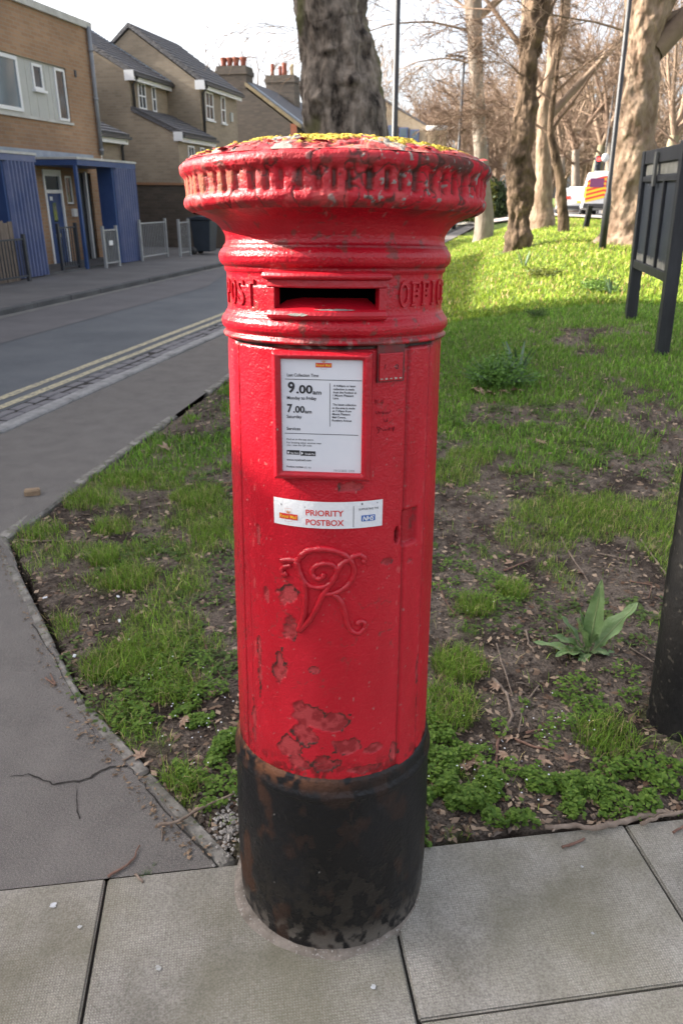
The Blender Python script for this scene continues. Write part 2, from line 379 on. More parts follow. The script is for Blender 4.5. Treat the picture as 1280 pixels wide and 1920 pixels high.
# crack in the asphalt
def crack(px, w, name='crack'):
    P = [gz(u, v, .0025) for u, v in px]; Q = []
    for a, b in zip(P[:-1], P[1:]):
        for k in range(5):
            t = k / 5; c = a.lerp(b, t); Q.append(c + Vector((random.uniform(-.004, .004), random.uniform(-.004, .004), 0)))
    Q.append(P[-1]); vs_ = []
    for i, c in enumerate(Q):
        t = (Q[min(i + 1, len(Q) - 1)] - Q[max(i - 1, 0)]).normalized(); nn = Vector((-t.y, t.x, 0)); ww = w * random.uniform(.5, 1.2) * (0.25 + .75 * i / len(Q))
        vs_ += [c + nn * ww, c - nn * ww]
    m = MB(); m.add(vs_, [(2*i, 2*i+1, 2*i+3, 2*i+2) for i in range(len(Q)-1)]); m.build(name, M_CRACK, pth)
crack([(20, 1455), (55, 1452), (100, 1470), (160, 1462), (200, 1440), (240, 1437)], .0055)
crack([(145, 1470), (143, 1500), (150, 1535)], .0022)
crack([(243, 1437), (270, 1470), (300, 1512), (345, 1560), (395, 1610)], .004)
crack([(190, 1395), (150, 1330), (100, 1230), (60, 1170)], .002)

# --- paving slabs with moulded dimples
def slab_mat():
    m, nt, N, L, B = _new('paving_concrete')
    tc = N.new('ShaderNodeTexCoord'); P = tc.outputs['Object']
    sp = N.new('ShaderNodeSeparateXYZ'); L.new(P, sp.inputs[0])
    def mth(op, a, b=None):
        n = N.new('ShaderNodeMath'); n.operation = op
        for i, x in enumerate((a, b)):
            if x is None: continue
            if isinstance(x, (int, float)): n.inputs[i].default_value = x
            else: L.new(x, n.inputs[i])
        return n.outputs[0]
    k = 2 * math.pi / 0.0086
    a = mth('SINE', mth('MULTIPLY', mth('ADD', sp.outputs[0], sp.outputs[1]), k * .72)); b = mth('SINE', mth('MULTIPLY', mth('SUBTRACT', sp.outputs[0], sp.outputs[1]), k * .72))
    dots = mth('MAXIMUM', mth('MULTIPLY', a, b), 0.0)
    n1 = N.new('ShaderNodeTexNoise'); n1.inputs['Scale'].default_value = 3.2; n1.inputs['Detail'].default_value = 8; n1.inputs['Roughness'].default_value = .65; L.new(P, n1.inputs['Vector'])
    oi = N.new('ShaderNodeObjectInfo')
    r1 = N.new('ShaderNodeValToRGB'); cr_ = r1.color_ramp; cr_.elements[0].position = .27; cr_.elements[0].color = (.155, .142, .112, 1); cr_.elements[1].position = .72; cr_.elements[1].color = (.41, .38, .335, 1)
    e1 = cr_.elements.new(.48); e1.color = (.305, .282, .246, 1)
    L.new(n1.outputs[0], r1.inputs[0])
    n2 = N.new('ShaderNodeTexNoise'); n2.inputs['Scale'].default_value = 7; n2.inputs['Detail'].default_value = 5; L.new(P, n2.inputs['Vector'])
    wear = N.new('ShaderNodeMapRange'); wear.inputs[1].default_value = .38; wear.inputs[2].default_value = .6; L.new(n2.outputs[0], wear.inputs[0])
    dw = mth('MULTIPLY', dots, wear.outputs[0])
    mx = N.new('ShaderNodeMix'); mx.data_type = 'RGBA'; mx.blend_type = 'MULTIPLY'; mx.inputs[0].default_value = 1
    mr = N.new('ShaderNodeMapRange'); mr.inputs[3].default_value = .90; mr.inputs[4].default_value = 1.38; L.new(dw, mr.inputs[0])
    L.new(r1.outputs[0], mx.inputs[6]); L.new(mr.outputs[0], mx.inputs[7])
    n3 = N.new('ShaderNodeTexNoise'); n3.inputs['Scale'].default_value = 220; n3.inputs['Detail'].default_value = 3; L.new(P, n3.inputs['Vector'])
    mr3 = N.new('ShaderNodeMapRange'); mr3.inputs[1].default_value = .3; mr3.inputs[2].default_value = .7; mr3.inputs[3].default_value = .72; mr3.inputs[4].default_value = 1.28; L.new(n3.outputs[0], mr3.inputs[0])
    mx2 = N.new('ShaderNodeMix'); mx2.data_type = 'RGBA'; mx2.blend_type = 'MULTIPLY'; mx2.inputs[0].default_value = 1; L.new(mx.outputs[2], mx2.inputs[6]); L.new(mr3.outputs[0], mx2.inputs[7])
    n5 = N.new('ShaderNodeTexNoise'); n5.inputs['Scale'].default_value = 2.1; n5.inputs['Detail'].default_value = 6; mp5 = N.new('ShaderNodeMapping'); mp5.inputs['Location'].default_value = (7.3, 2.1, 0); L.new(P, mp5.inputs[0]); L.new(mp5.outputs[0], n5.inputs['Vector'])
    mr5 = N.new('ShaderNodeMapRange'); mr5.inputs[1].default_value = .48; mr5.inputs[2].default_value = .68; mr5.inputs[4].default_value = .55; L.new(n5.outputs[0], mr5.inputs[0])
    mx5 = N.new('ShaderNodeMix'); mx5.data_type = 'RGBA'; L.new(mr5.outputs[0], mx5.inputs[0]); L.new(mx2.outputs[2], mx5.inputs[6]); mx5.inputs[7].default_value = (.165, .15, .088, 1); mx2 = mx5
    # per-slab tint
    mr4 = N.new('ShaderNodeMapRange'); mr4.inputs[3].default_value = .88; mr4.inputs[4].default_value = 1.12; L.new(oi.outputs['Random'], mr4.inputs[0])
    mx3 = N.new('ShaderNodeMix'); mx3.data_type = 'RGBA'; mx3.blend_type = 'MULTIPLY'; mx3.inputs[0].default_value = 1; L.new(mx2.outputs[2], mx3.inputs[6]); L.new(mr4.outputs[0], mx3.inputs[7])
    L.new(mx3.outputs[2], B.inputs['Base Color']); B.inputs['Roughness'].default_value = .92; B.inputs['Specular IOR Level'].default_value = .25
    bp = N.new('ShaderNodeBump'); bp.inputs['Strength'].default_value = .7; bp.inputs['Distance'].default_value = .0014; L.new(dw, bp.inputs['Height'])
    bp2 = N.new('ShaderNodeBump'); bp2.inputs['Strength'].default_value = .5; bp2.inputs['Distance'].default_value = .002; L.new(n3.outputs[0], bp2.inputs['Height']); L.new(bp.outputs[0], bp2.inputs['Normal'])
    L.new(bp2.outputs[0], B.inputs['Normal'])
    return m
M_SLAB = slab_mat()
pav = empty('pavement', (0, 1.2, 0)); tag(pav, 'pavement of dimpled concrete slabs under the red pillar box', kind='structure')
sa = math.atan(.143)     # slab rows run 8 degrees off the picture plane
sx_ = Vector((math.cos(sa), math.sin(sa), 0)); sy_ = Vector((-math.sin(sa), math.cos(sa), 0))
def slab(a0, a1, b0, b1, dz=0.0, tilt=(0, 0)):
    """a along the row, b across (0 = rear edge, negative to the camera), 4 mm joints"""
    g = .0035; bm = bmesh.new(); bmesh.ops.create_cube(bm, size=1)
    for v in bm.verts: v.co = Vector((v.co.x * (a1 - a0 - 2 * g), v.co.y * (b1 - b0 - 2 * g), v.co.z * .06))
    bmesh.ops.bevel(bm, geom=list(bm.edges), offset=.004, segments=2, affect='EDGES')
    me = bpy.data.meshes.new('paving_slab'); bm.to_mesh(me); bm.free(); me.materials.append(M_SLAB)
    o = bpy.data.objects.new('paving_slab', me); COL.objects.link(o); o.parent = pav; o.matrix_parent_inverse = Matrix.Translation((0, -1.2, 0))
    c = Vector((0, 1.395, 0)) + sx_ * ((a0 + a1) / 2) + sy_ * ((b0 + b1) / 2)
    o.location = (c.x, c.y, -.029 + dz); o.rotation_euler = (tilt[0], tilt[1], sa)
for a0, a1 in ((-2.44, -1.83), (-1.83, -1.20), (-1.20, -.575), (-.575, .105)):
    slab(a0, a1, -.56, .005, dz=random.uniform(-.001, .001)); slab(a0 + .02, a1 + .02, -1.16, -.56); slab(a0, a1, -1.76, -1.16)
for a0, a1 in ((.105, .775), (.775, 1.40), (1.40, 2.02), (2.02, 2.64)):
    slab(a0, a1, -.435, .0, dz=-.002 + random.uniform(-.002, .001), tilt=(0, -.004)); slab(a0, a1, -1.03, -.435, dz=.001); slab(a0, a1, -1.63, -1.03)
jb = MB(); jb.add([Vector((0, 1.395, -.012)) + sx_ * a + sy_ * b for a, b in ((-3, -1.9), (3, -1.9), (3, -.0), (-3, -.0))], [(0, 1, 2, 3)]); jb.build('joint_bed', M_CRACK, pav).matrix_parent_inverse = Matrix.Translation((0, -1.2, 0))
# mortar collar round the pillar foot
M_MORT = mat('mortar', (.14, .116, .095), (.25, .212, .18), scale=30, rough=.95, bump=.9, bscale=160, speck=(150, .62, (.33, .30, .27)))
rings = []; K = 120
for i, (r, z) in enumerate(((.205, .004), (.228, .008), (.238, .005), (.246, .0015), (.254, -.01))):
    for k in range(K):
        w = 2 * math.pi * k / K; ext = .25 + .75 * max(0.0, math.cos(w - math.radians(232))) ; rr = .215 + (r - .215) * ext + (.030 * (fbm(np.array([math.cos(w) * 2 + 5]), np.array([math.sin(w) * 2]), o=3)[0] - .5) + .012 * max(0, math.sin(w + .5)) ) * (i / 4)
        rings.append((-.016 + rr * math.cos(w), 1.352 + rr * math.sin(w), z + .004 * (fbm(np.array([math.cos(w) * 9 + i]), np.array([math.sin(w) * 9]), o=2)[0] - .5)))
mo = mesh_np('mortar_collar', np.array(rings), grid_faces(5, K, wrap=True), M_MORT, pav); mo.matrix_parent_inverse = Matrix.Translation((0, -1.2, 0))

M_GUM = mat('gum_white', (.55, .56, .58), (.34, .33, .31), scale=60, rough=.9)
for u, v, r0 in ((100, 1697, .010), (297, 1815, .009), (150, 1480 + 258, .006), (1090, 1625, .005), (700, 1850, .007), (1110, 1750, .005)):
    p = gz(u, v, .004); mb = MB(); mb.add([(p.x + r0 * math.cos(k * .52) * random.uniform(.45, 1.1), p.y + r0 * math.sin(k * .52) * random.uniform(.45, 1.1), .0042) for k in range(12)], [tuple(range(12))]); o = mb.build('gum_spot', M_GUM, pav); o.matrix_parent_inverse = Matrix.Translation((0, -1.2, 0))
# ------------------------------------------------------------------ the pillar box
PB = Vector((-.016, 1.35, 0)); LEAN = R_(4.0)
pbx = empty('pillar_box', PB, (-LEAN, 0, 0))
tag(pbx, 'weathered red cast iron pillar box with black base and lichen on its cap', 'pillar box')
_lc, _ls = math.cos(LEAN), math.sin(LEAN)
def cyl(u, v, R=.206):
    """photo pixel -> (theta deg, z) on the leaning cylinder"""
    def loc(p): q = p - PB; return Vector((q.x, _lc * q.y - _ls * q.z, _ls * q.y + _lc * q.z))
    o = Vector((0, 0, EYE)); o2 = loc(o); d2 = loc(o + ray(u, v)) - o2
    A = d2.x**2 + d2.y**2; B = o2.x * d2.x + o2.y * d2.y; C = o2.x**2 + o2.y**2 - R * R
    t = (-B - math.sqrt(max(0, B * B - A * C))) / A; p = o2 + d2 * t
    return math.degrees(math.atan2(p.x, -p.y)), p.z
def pt(th, r, z): a = R_(th); return Vector((r * math.sin(a), -r * math.cos(a), z))
def thetas(fine=.6, a=112, coarse=4.0):
    return np.concatenate([np.arange(-a, a, fine), np.arange(a, 360 - a, coarse)])
RED = np.array([.47, .0055, .018]); DRED = np.array([.28, .006, .011]); PINK = np.array([.47, .06, .06]); GRIME_SHADE = np.array([.06, .035, .026]); RUST = np.array([.17, .07, .035]); BARE = np.array([.42, .39, .34])
LICH = np.array([.43, .32, .035]); LICG = np.array([.25, .26, .23]); ORNG = np.array([.33, .105, .05])
M_PRED = mat_attr('red_gloss_paint', rough=.4, use_r=True, bump=.45, bscale=230, spec=.42, bdist=.0035)
M_PBLK = mat_attr('black_paint', rough=.5, use_r=True, bump=.8, bscale=120, spec=.28, bdist=.003)
def mix(c, d, m): return c + (d - c) * np.asarray(m)[..., None]
def ell(TH, Z, px, R=.207, nz=.9, fr=55, seed=0.0):
    """union of ragged ellipses given in photo pixels (u, v, ru, rv): signed field > 0 inside"""
    out = np.full(TH.shape, -9.0); S = np.deg2rad(TH) * R
    for i, (u, v, ru, rv) in enumerate(px):
        t, z = cyl(u, v, R); a = ru / 1010; b = rv / 1010
        out = np.maximum(out, 1 - np.hypot((S - math.radians(t) * R) / a, (Z - z) / b))
    n = fbm(S * fr + seed + 40, Z * fr + seed * 3, o=4) - .5
    return out + n * nz
def surf(name, th, zs, rfun, material, parent, wrap=True, keep=None):
    TH, Z = np.meshgrid(th, zs); r, c, g = rfun(TH, Z); a = np.deg2rad(TH)
    V = np.stack([r * np.sin(a), -r * np.cos(a), Z], -1).reshape(-1, 3)
    k = keep(TH, Z)[:-1, :] if keep is not None else None
    return mesh_np(name, V, grid_faces(len(zs), len(th), keep=k, wrap=wrap), material, parent, col=c.reshape(-1, 3), rgh=g.ravel())
def base_red(TH, Z, R, k=1.0):
    S = np.deg2rad(TH) * R
    n = fbm(S * 14 + 3, Z * 9, o=4); c = RED * (.86 + .28 * n[..., None]); g = .22 + .20 * n
    st = fbm(S * 16 + 90, Z * 1.6, o=3); c = c * (.80 + .36 * st[..., None]); g = g + .16 * sstep(.5, .75, st) + .10 * sstep(0, 45, TH)
    lump = .0011 * (fbm(S * 95, Z * 80 + 7, o=3) - .5) + .0013 * (fbm(S * 22 + 9, Z * 18, o=3) - .5)
    # pin-prick chips
    ch = fbm(S * 190 + 50, Z * 150, o=2); m = sstep(.865, .885, ch); c = mix(c, BARE * .7, m * .45)
    return c, g, lump * k
# --- body with door seams, flaked paint
FL = [(540, 1112, 20, 20), (545, 1175, 16, 26), (527, 1250, 15, 34), (560, 1330, 14, 22), (585, 1345, 30, 26), (625, 1355, 30, 22), (575, 1375, 26, 26), (545, 1400, 26, 24),
      (650, 1398, 30, 17), (700, 1400, 22, 10), (735, 1405, 12, 18), (610, 1432, 26, 16), (560, 1425, 22, 20), (500, 1112, 7, 14), (485, 1000, 5, 20), (489, 1240, 5, 70), (480, 1350, 6, 40), (680, 1440, 30, 9),
      (655, 912, 20, 9), (765, 1050, 9, 5), (590, 1255, 9, 7), (725, 1052, 10, 5), (777, 1250, 5, 30), (775, 1330, 4, 40)]
SEAML, DR1, DR2 = -57.5, 40.5, 56.5
def body_f(TH, Z):
    r = np.interp(Z, [.40, .67, .92, 1.14, 1.29, 1.33], [.2125, .210, .2075, .2045, .2025, .2020])
    c, g, l = base_red(TH, Z, .206); r = r + l
    S = np.deg2rad(TH) * .206
    wob = .25 * (fbm(Z * 6, Z * 0 + 2, o=3) - .5)
    # seam of the door on the left: open crack, wider at the foot
    w = np.interp(Z, [.42, .62, 1.31], [.65, .42, .28]); d = np.abs(TH - SEAML - wob * 2); m = sstep(w * 1.5, w * .6, d) * (Z < 1.312)
    r = r - .010 * m; c = mix(c, GRIME_SHADE * .5, m); g = g + .4 * m
    # second fine line inside the door edge
    d = np.abs(TH + 50.5 - wob * 3); m = sstep(.35, .12, d) * sstep(.95, .75, Z) * .9; r = r - .0012 * m; c = mix(c, DRED * .6, m * .7)
    # right: hinge strip, raised, with grooves
    strip = sstep(DR1 - .6, DR1 + .6, TH) * sstep(DR2 + .9, DR2 - .9, TH); r = r + .0028 * strip
    for t0, dep in ((DR1 - 1.0, .0022), (DR2 + 1.2, .003)):
        d = np.abs(TH - t0 - wob * 2); m = sstep(.9, .25, d); r = r - dep * m; c = mix(c, DRED * .55, m * .6)
    d = np.abs(TH - 74); r = r - .002 * sstep(1.0, .3, d)
    # lock recess
    m = sstep(38.0, 38.9, TH) * sstep(50.0, 49.0, TH) * sstep(.934, .940, Z) * sstep(1.008, 1.003, Z); r = r - .0095 * m
    c = mix(c, RED * .75, m); c = mix(c, GRIME_SHADE, m * sstep(.55, .75, fbm(S * 60, Z * 60, o=3)) * .8)
    # keyhole
    t, z = cyl(743, 1003, .206); m = sstep(1.15, .85, np.hypot((TH - t) / 1.45, (Z - z) / .0155)); r = r - .02 * m; c = mix(c, np.array([.004, .003, .003]), m); g = g + .5 * m
    # flaked patches: a lower, paler old coat with a broken rim painted dark for edge shade and dirt
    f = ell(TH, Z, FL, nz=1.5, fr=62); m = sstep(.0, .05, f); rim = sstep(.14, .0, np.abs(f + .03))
    r = r - .0018 * m + .0008 * rim * (f < .0); oldc = mix(np.broadcast_to(np.array([.40, .042, .046]), c.shape), RED * .5 + GRIME_SHADE * .3, sstep(.40, .62, fbm(S * 70 + 2, Z * 70, o=3)))
    c = mix(c, oldc, m * .95); g = g + .22 * m; rl = sstep(.42, .5, fbm(S * 30 + 3, Z * 30, o=3)); c = mix(c, GRIME_SHADE * .6, np.clip(rim * rl * 1.5, 0, 1))
    # a band of coarse broken paint just above the black foot
    low = sstep(.50, .445, Z); f2 = fbm(S * 60 + 8, Z * 60, o=4); m = low * sstep(.50, .58, f2); c = mix(c, DRED * .55, m * .8); r = r - .0008 * m
    c = mix(c, RUST * .6, sstep(.447, .436, Z + .006 * (f2 - .5)) * sstep(70, -30, TH) * .9)
    # dirt under the lip, then the gap's shade painted near-black
    m = sstep(1.285, 1.312, Z) * sstep(.4, .6, fbm(S * 45 + 1, Z * 45, o=3)); c = mix(c, GRIME_SHADE, m * .75)
    m = sstep(1.3005, 1.3045, Z + .002 * (f2 - .5)) * sstep(63, 60, np.abs(TH)); c = mix(c, GRIME_SHADE * .25, m); r = r - .006 * m
    # crazing cracks
    cr1 = np.abs(fbm(S * 30 + 70, Z * 26, o=3) - .5); m = sstep(.012, .003, cr1) * sstep(.54, .64, fbm(S * 7 + 4, Z * 5 + 1, o=2)); r = r - .0007 * m; c = mix(c, GRIME_SHADE * 1.5, m * .55)
    # scuffs with pale chips down the left and right edges of the door
    for t0, ww, hi in ((-46, 2.6, 1.10), (DR1 - 3.5, 3.4, 1.0), (DR2 - 1, 2.0, 1.3)):
        m = sstep(.69, .74, fbm(S * 130 + t0, Z * 45, o=3)) * sstep(ww, ww * .3, np.abs(TH - t0)) * (Z < hi); c = mix(c, PINK * 1.15, m * .8)
    # sun-faded dull film on the right half of the front
    return r, c, g
th_b = thetas(.62, 108, 4)
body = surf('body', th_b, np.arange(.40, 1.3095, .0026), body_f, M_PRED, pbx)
# --- black foot
def foot_f(TH, Z):
    r = np.interp(Z, [-.05, .0, .09, .25, .36, .385, .39, .397, .404, .411, .416, .43, .438, .444], [.222, .2225, .2255, .2245, .2215, .2205, .2215, .2245, .2245, .2215, .2195, .2185, .2165, .2115])
    S = np.deg2rad(TH) * .22
    n = fbm(S * 9, Z * 6 + 3, o=4); l = .0018 * (fbm(S * 50, Z * 40, o=4) - .5) + .0012 * (fbm(S * 14, Z * 10, o=3) - .5)
    c = np.array([.0075, .0075, .0085]) * (.6 + .9 * n[..., None]); g = .26 + .22 * sstep(.4, .65, n)
    f = fbm(S * 55 + 5, Z * 45, o=5); m = sstep(.52, .57, f) * sstep(.30, .05, Z + .12 * (n - .5)); c = mix(c, np.array([.024, .020, .016]), m * .85); g = g + .15 * m; l = l - .0009 * m
    rb = .7 * sstep(.58, .70, fbm(S * 18 + 60, Z * 12, o=4)) * (.35 + .65 * sstep(-20, -52, TH)); c = mix(c, RUST * .5, rb * .8); g = g + .25 * rb
    top = sstep(.405, .436, Z + .012 * (f - .5)) * sstep(30, -45, TH); c = mix(c, RUST, top * sstep(.4, .55, f) * .95); g = g + .2 * top
    chip = sstep(.93, .94, fbm(S * 170 + 5, Z * 170, o=2)); c = mix(c, np.array([.35, .33, .3]), chip * .7)
    dust = sstep(.07, .0, Z) * .9; c = mix(c, np.array([.12, .105, .09]), dust * sstep(.4, .6, f))
    # blurred raised foundry lettering, overpainted many times
    row = sstep(.320, .328, Z) * sstep(.362, .354, Z) * sstep(34, 28, np.abs(TH - 2)); k = sstep(.45, .6, vnoise(TH * .42 + 3, Z * 95)); l = l + .0011 * row * k
    return r + l, c, g
surf('base', thetas(.7, 105, 4), np.concatenate([np.arange(-.05, .37, .0034), np.arange(.37, .4445, .0016)]), foot_f, M_PBLK, pbx)
# --- collar: lip, torus, frieze with the posting slot, torus, cove
AT0, AT1, AZ0, AZ1 = -28.2, 21.2, 1.367, 1.4015
cp = [(1.300, .1985), (1.3082, .1990), (1.3094, .2085), (1.313, .2110), (1.317, .209), (1.320, .2062), (1.323, .2065), (1.328, .2115), (1.334, .2130), (1.341, .2125), (1.347, .2085), (1.351, .2048), (1.354, .2040), (1.357, .2012), (1.362, .2000), (1.418, .1998), (1.422, .2005), (1.425, .2035), (1.429, .2045), (1.432, .2040), (1.435, .2085), (1.441, .2125), (1.449, .2135), (1.456, .2120), (1.461, .2080), (1.464, .2052), (1.467, .2050), (1.470, .2015), (1.476, .2000), (1.484, .2005), (1.491, .2040), (1.498, .2090), (1.505, .2165), (1.511, .2260), (1.516, .2370), (1.520, .2490), (1.523, .2560)]
def collar_f(TH, Z):
    r = np.interp(Z, [p[0] for p in cp], [p[1] for p in cp]); c, g, l = base_red(TH, Z, .205, .9); S = np.deg2rad(TH) * .205
    r = r + l; f = fbm(S * 42 + 9, Z * 60, o=4)
    c = mix(c, GRIME_SHADE * .3, sstep(1.3100, 1.3090, Z)); lip = sstep(1.322, 1.314, Z); m = lip * sstep(.52, .60, f); c = mix(c, GRIME_SHADE, m * .7); m = lip * sstep(.66, .70, fbm(S * 70, Z * 50 + 3, o=3)); c = mix(c, BARE * .6, m * .5)  # shade of the gap below the lip painted in, then dirt and chips
    m = sstep(1.505, 1.520, Z) * sstep(.45, .62, f); c = mix(c, GRIME_SHADE, m * .6)
    m = sstep(.70, .74, fbm(S * 60 + 20, Z * 60, o=3)); c = mix(c, GRIME_SHADE * 1.6, m * .6)
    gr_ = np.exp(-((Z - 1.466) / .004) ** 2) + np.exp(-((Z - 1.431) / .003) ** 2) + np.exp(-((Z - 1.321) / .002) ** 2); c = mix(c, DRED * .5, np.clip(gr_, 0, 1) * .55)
    # crackle lines
    cr1 = np.abs(fbm(S * 34 + 12, Z * 34, o=3) - .5); m = sstep(.012, .003, cr1) * sstep(.5, .62, fbm(S * 8 + 2, Z * 8, o=2)); c = mix(c, GRIME_SHADE * 1.5, m * .6); r = r - .0006 * m
    return r, c, g
zc = np.unique(np.concatenate([np.arange(1.300, 1.364, .0015), np.arange(1.364, 1.42, .0025), [AZ0, AZ1], np.arange(1.42, 1.5235, .0016)]))
thc = np.unique(np.concatenate([np.arange(-105, 105, .7), [AT0, AT1], np.arange(105, 255, 4)]))
surf('collar', thc, zc, collar_f, M_PRED, pbx, keep=lambda T, Z: ~((T >= AT0 - 1e-6) & (T < AT1 - 1e-6) & (Z >= AZ0 - 1e-6) & (Z < AZ1 - 1e-6)))
# --- posting slot: surround with hood and sill, chute, near-black faces painting the shade inside
M_RED2 = mat('red_paint_plain', (.47, .0055, .018), (.37, .006, .015), scale=14, rough=.36, bump=.35, bscale=150, speck=(90, .74, (.36, .30, .26)))
M_DARK = mat('slot_shade', (.002, .0015, .0015), (.004, .003, .003), scale=20, rough=1.0, spec=0.0)
def arc_bar(mb, t0, t1, prof, n=26):
    """prof: closed list of (r, z) swept from theta t0 to t1"""
    k = len(prof); vs = [pt(t0 + (t1 - t0) * i / n, r, z) for i in range(n + 1) for r, z in prof]
    fs = [(i * k + j, (i + 1) * k + j, (i + 1) * k + (j + 1) % k, i * k + (j + 1) % k) for i in range(n) for j in range(k)]
    fs += [tuple(range(k)), tuple(n * k + j for j in range(k - 1, -1, -1))]
    mb.add(vs, fs)
mb = MB()
arc_bar(mb, -33.0, 25.8, [(.196, 1.4135), (.212, 1.4135), (.2185, 1.4165), (.2190, 1.4200), (.2165, 1.4240), (.2100, 1.4262), (.196, 1.4265)])
arc_bar(mb, -32.0, 24.8, [(.194, 1.4008), (.2085, 1.4010), (.2100, 1.4025), (.2095, 1.4137), (.194, 1.4137)])
for a, b in ((-32.0, -28.0), (21.0, 24.8)): arc_bar(mb, a, b, [(.192, 1.3660), (.2090, 1.3660), (.2085, 1.4012), (.192, 1.4012)], 4)
arc_bar(mb, -31.4, 24.4, [(.190, 1.3500), (.2085, 1.3500), (.2135, 1.3530), (.2150, 1.3580), (.2125, 1.3640), (.2080, 1.3672), (.190, 1.3672)])
sur = mb.build('aperture_surround', M_RED2, pbx, bevel=.0018)
mb = MB()   # bare metal worn along the sill
for t0, t1, z0, z1 in ((-9, 10, 1.3655, 1.3690), (-21, -11, 1.3565, 1.3620)):
    n = 16; vs_ = []
    for i in range(n + 1):
        t = t0 + (t1 - t0) * i / n; a = (z1 - z0) * .5 * (math.sin(math.pi * i / n) ** .5) * random.uniform(.5, 1.1)
        zc_ = (z0 + z1) / 2; rr = np.interp(zc_, [1.3530, 1.3580, 1.3640, 1.3672], [.2137, .2154, .2132, .2092])
        vs_ += [pt(t, rr + .0006, zc_ - a), pt(t, rr - .0008, zc_ + a)]
    mb.add(vs_, [(2*i, 2*i+2, 2*i+3, 2*i+1) for i in range(n)])
mb.build('worn_metal', mat('worn_metal', (.30, .28, .25), (.13, .12, .11), scale=60, rough=.6), sur)
mb = MB(); n = 20
A_ = [pt(AT0 - 1 + (AT1 - AT0 + 2) * i / n, .2045, 1.3668) for i in range(n + 1)]; B_ = [pt((AT0 + (AT1 - AT0) * i / n) * .97, .158, 1.3835) for i in range(n + 1)]
mb.add(A_ + B_, [(i, i + 1, n + 2 + i, n + 1 + i) for i in range(n)]); mb.build('chute', M_RED2, pbx)
mb = MB(); mb.box(-.105, .085, -.150, -.06, 1.33, 1.45); dk = mb.build('cavity_shade', M_DARK, pbx)
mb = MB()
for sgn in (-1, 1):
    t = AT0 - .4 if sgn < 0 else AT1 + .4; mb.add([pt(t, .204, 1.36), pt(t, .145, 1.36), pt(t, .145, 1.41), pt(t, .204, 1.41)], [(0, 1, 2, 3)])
mb.add([pt(AT0, .2, 1.4025), pt(AT1, .2, 1.4025), pt(AT1, .14, 1.408), pt(AT0, .14, 1.408)], [(0, 1, 2, 3)]); mb.build('aperture_shade', M_DARK, pbx)
# --- fluted crown of the cap
NFL = 64
def crown_f(TH, Z):
    S = np.deg2rad(TH) * .27; f = fbm(S * 24 + 3, Z * 30, o=4); n2 = fbm(S * 70, Z * 70 + 4, o=4)
    r = np.interp(Z, [1.520, 1.5235, 1.526, 1.530, 1.536, 1.541, 1.546, 1.572, 1.576, 1.580, 1.586, 1.592, 1.596, 1.599], [.2555, .2610, .2655, .2690, .2705, .2690, .2655, .2665, .2690, .2735, .2755, .2745, .2715, .2650])
    ph = (TH / 360 * NFL + .12 * np.sin(TH * .3)) % 1.0
    band = sstep(1.540, 1.547, Z) * sstep(1.576, 1.570, Z)
    keep = sstep(.34, .56, fbm(S * 9 + 20, Z * 0 + 3, o=3)) * (1 - .55 * sstep(-5, 40, TH))            # some flutes are choked with old paint
    rib = sstep(.08, .36, ph) * sstep(.99, .70, ph)
    r = r + band * (-.0075 + .0090 * rib) * (.50 + .50 * keep) + .0032 * (n2 - .5) + .0032 * (f - .5)
    c, g, l = base_red(TH, Z, .27); r = r + l
    g = g + .18
    c = mix(c, PINK * .9, .35 * sstep(.4, .7, f))
    hollow = band * sstep(.6, .1, rib) * (.55 + .45 * keep); c = mix(c, GRIME_SHADE, hollow * sstep(.25, .42, n2) * .95)
    # bare orange iron primer on the left flutes
    lf = sstep(-18, -40, TH) * sstep(-95, -75, TH); m = band * lf * sstep(.5, .75, rib) * sstep(.38, .50, fbm(S * 16 + 9, Z * 14, o=3)); c = mix(c, ORNG, m * .85); g = g + .3 * m
    m = lf * (1 - band) * sstep(.5, .65, n2); c = mix(c, PINK * 1.25, m * .7)
    m = sstep(.60, .68, fbm(S * 30 + 50, Z * 34, o=4)) * sstep(1.595, 1.57, Z); c = mix(c, PINK * 1.1, m * .7); r = r - .0012 * m
    # grime on the right upper half
    rg = sstep(12, 45, TH) * sstep(1.556, 1.582, Z); c = mix(c, GRIME_SHADE * 1.2, rg * sstep(.40, .55, n2) * .85); g = g + .3 * rg
    tg = sstep(1.572, 1.580, Z) * sstep(1.592, 1.584, Z); c = mix(c, GRIME_SHADE * 1.4, tg * sstep(.52, .6, n2) * .6)
    bt = sstep(1.532, 1.524, Z); c = mix(c, GRIME_SHADE * 1.5, bt * sstep(.45, .6, n2) * .7)
    lg = sstep(.72, .75, fbm(S * 85 + 90, Z * 90 + 30, o=3)) * sstep(-25, 10, TH); c = mix(c, LICG, lg * .9); r = r + .0012 * lg; g = g + .3 * lg
    cr1 = np.abs(fbm(S * 26 + 12, Z * 22, o=3) - .5); m = sstep(.020, .005, cr1); c = mix(c, GRIME_SHADE * .8, m * .85); r = r - .0016 * m
    return r, c, np.clip(g, 0, 1)
surf('crown', thetas(.42, 112, 3), np.arange(1.520, 1.6, .0019), crown_f, M_PRED, pbx)
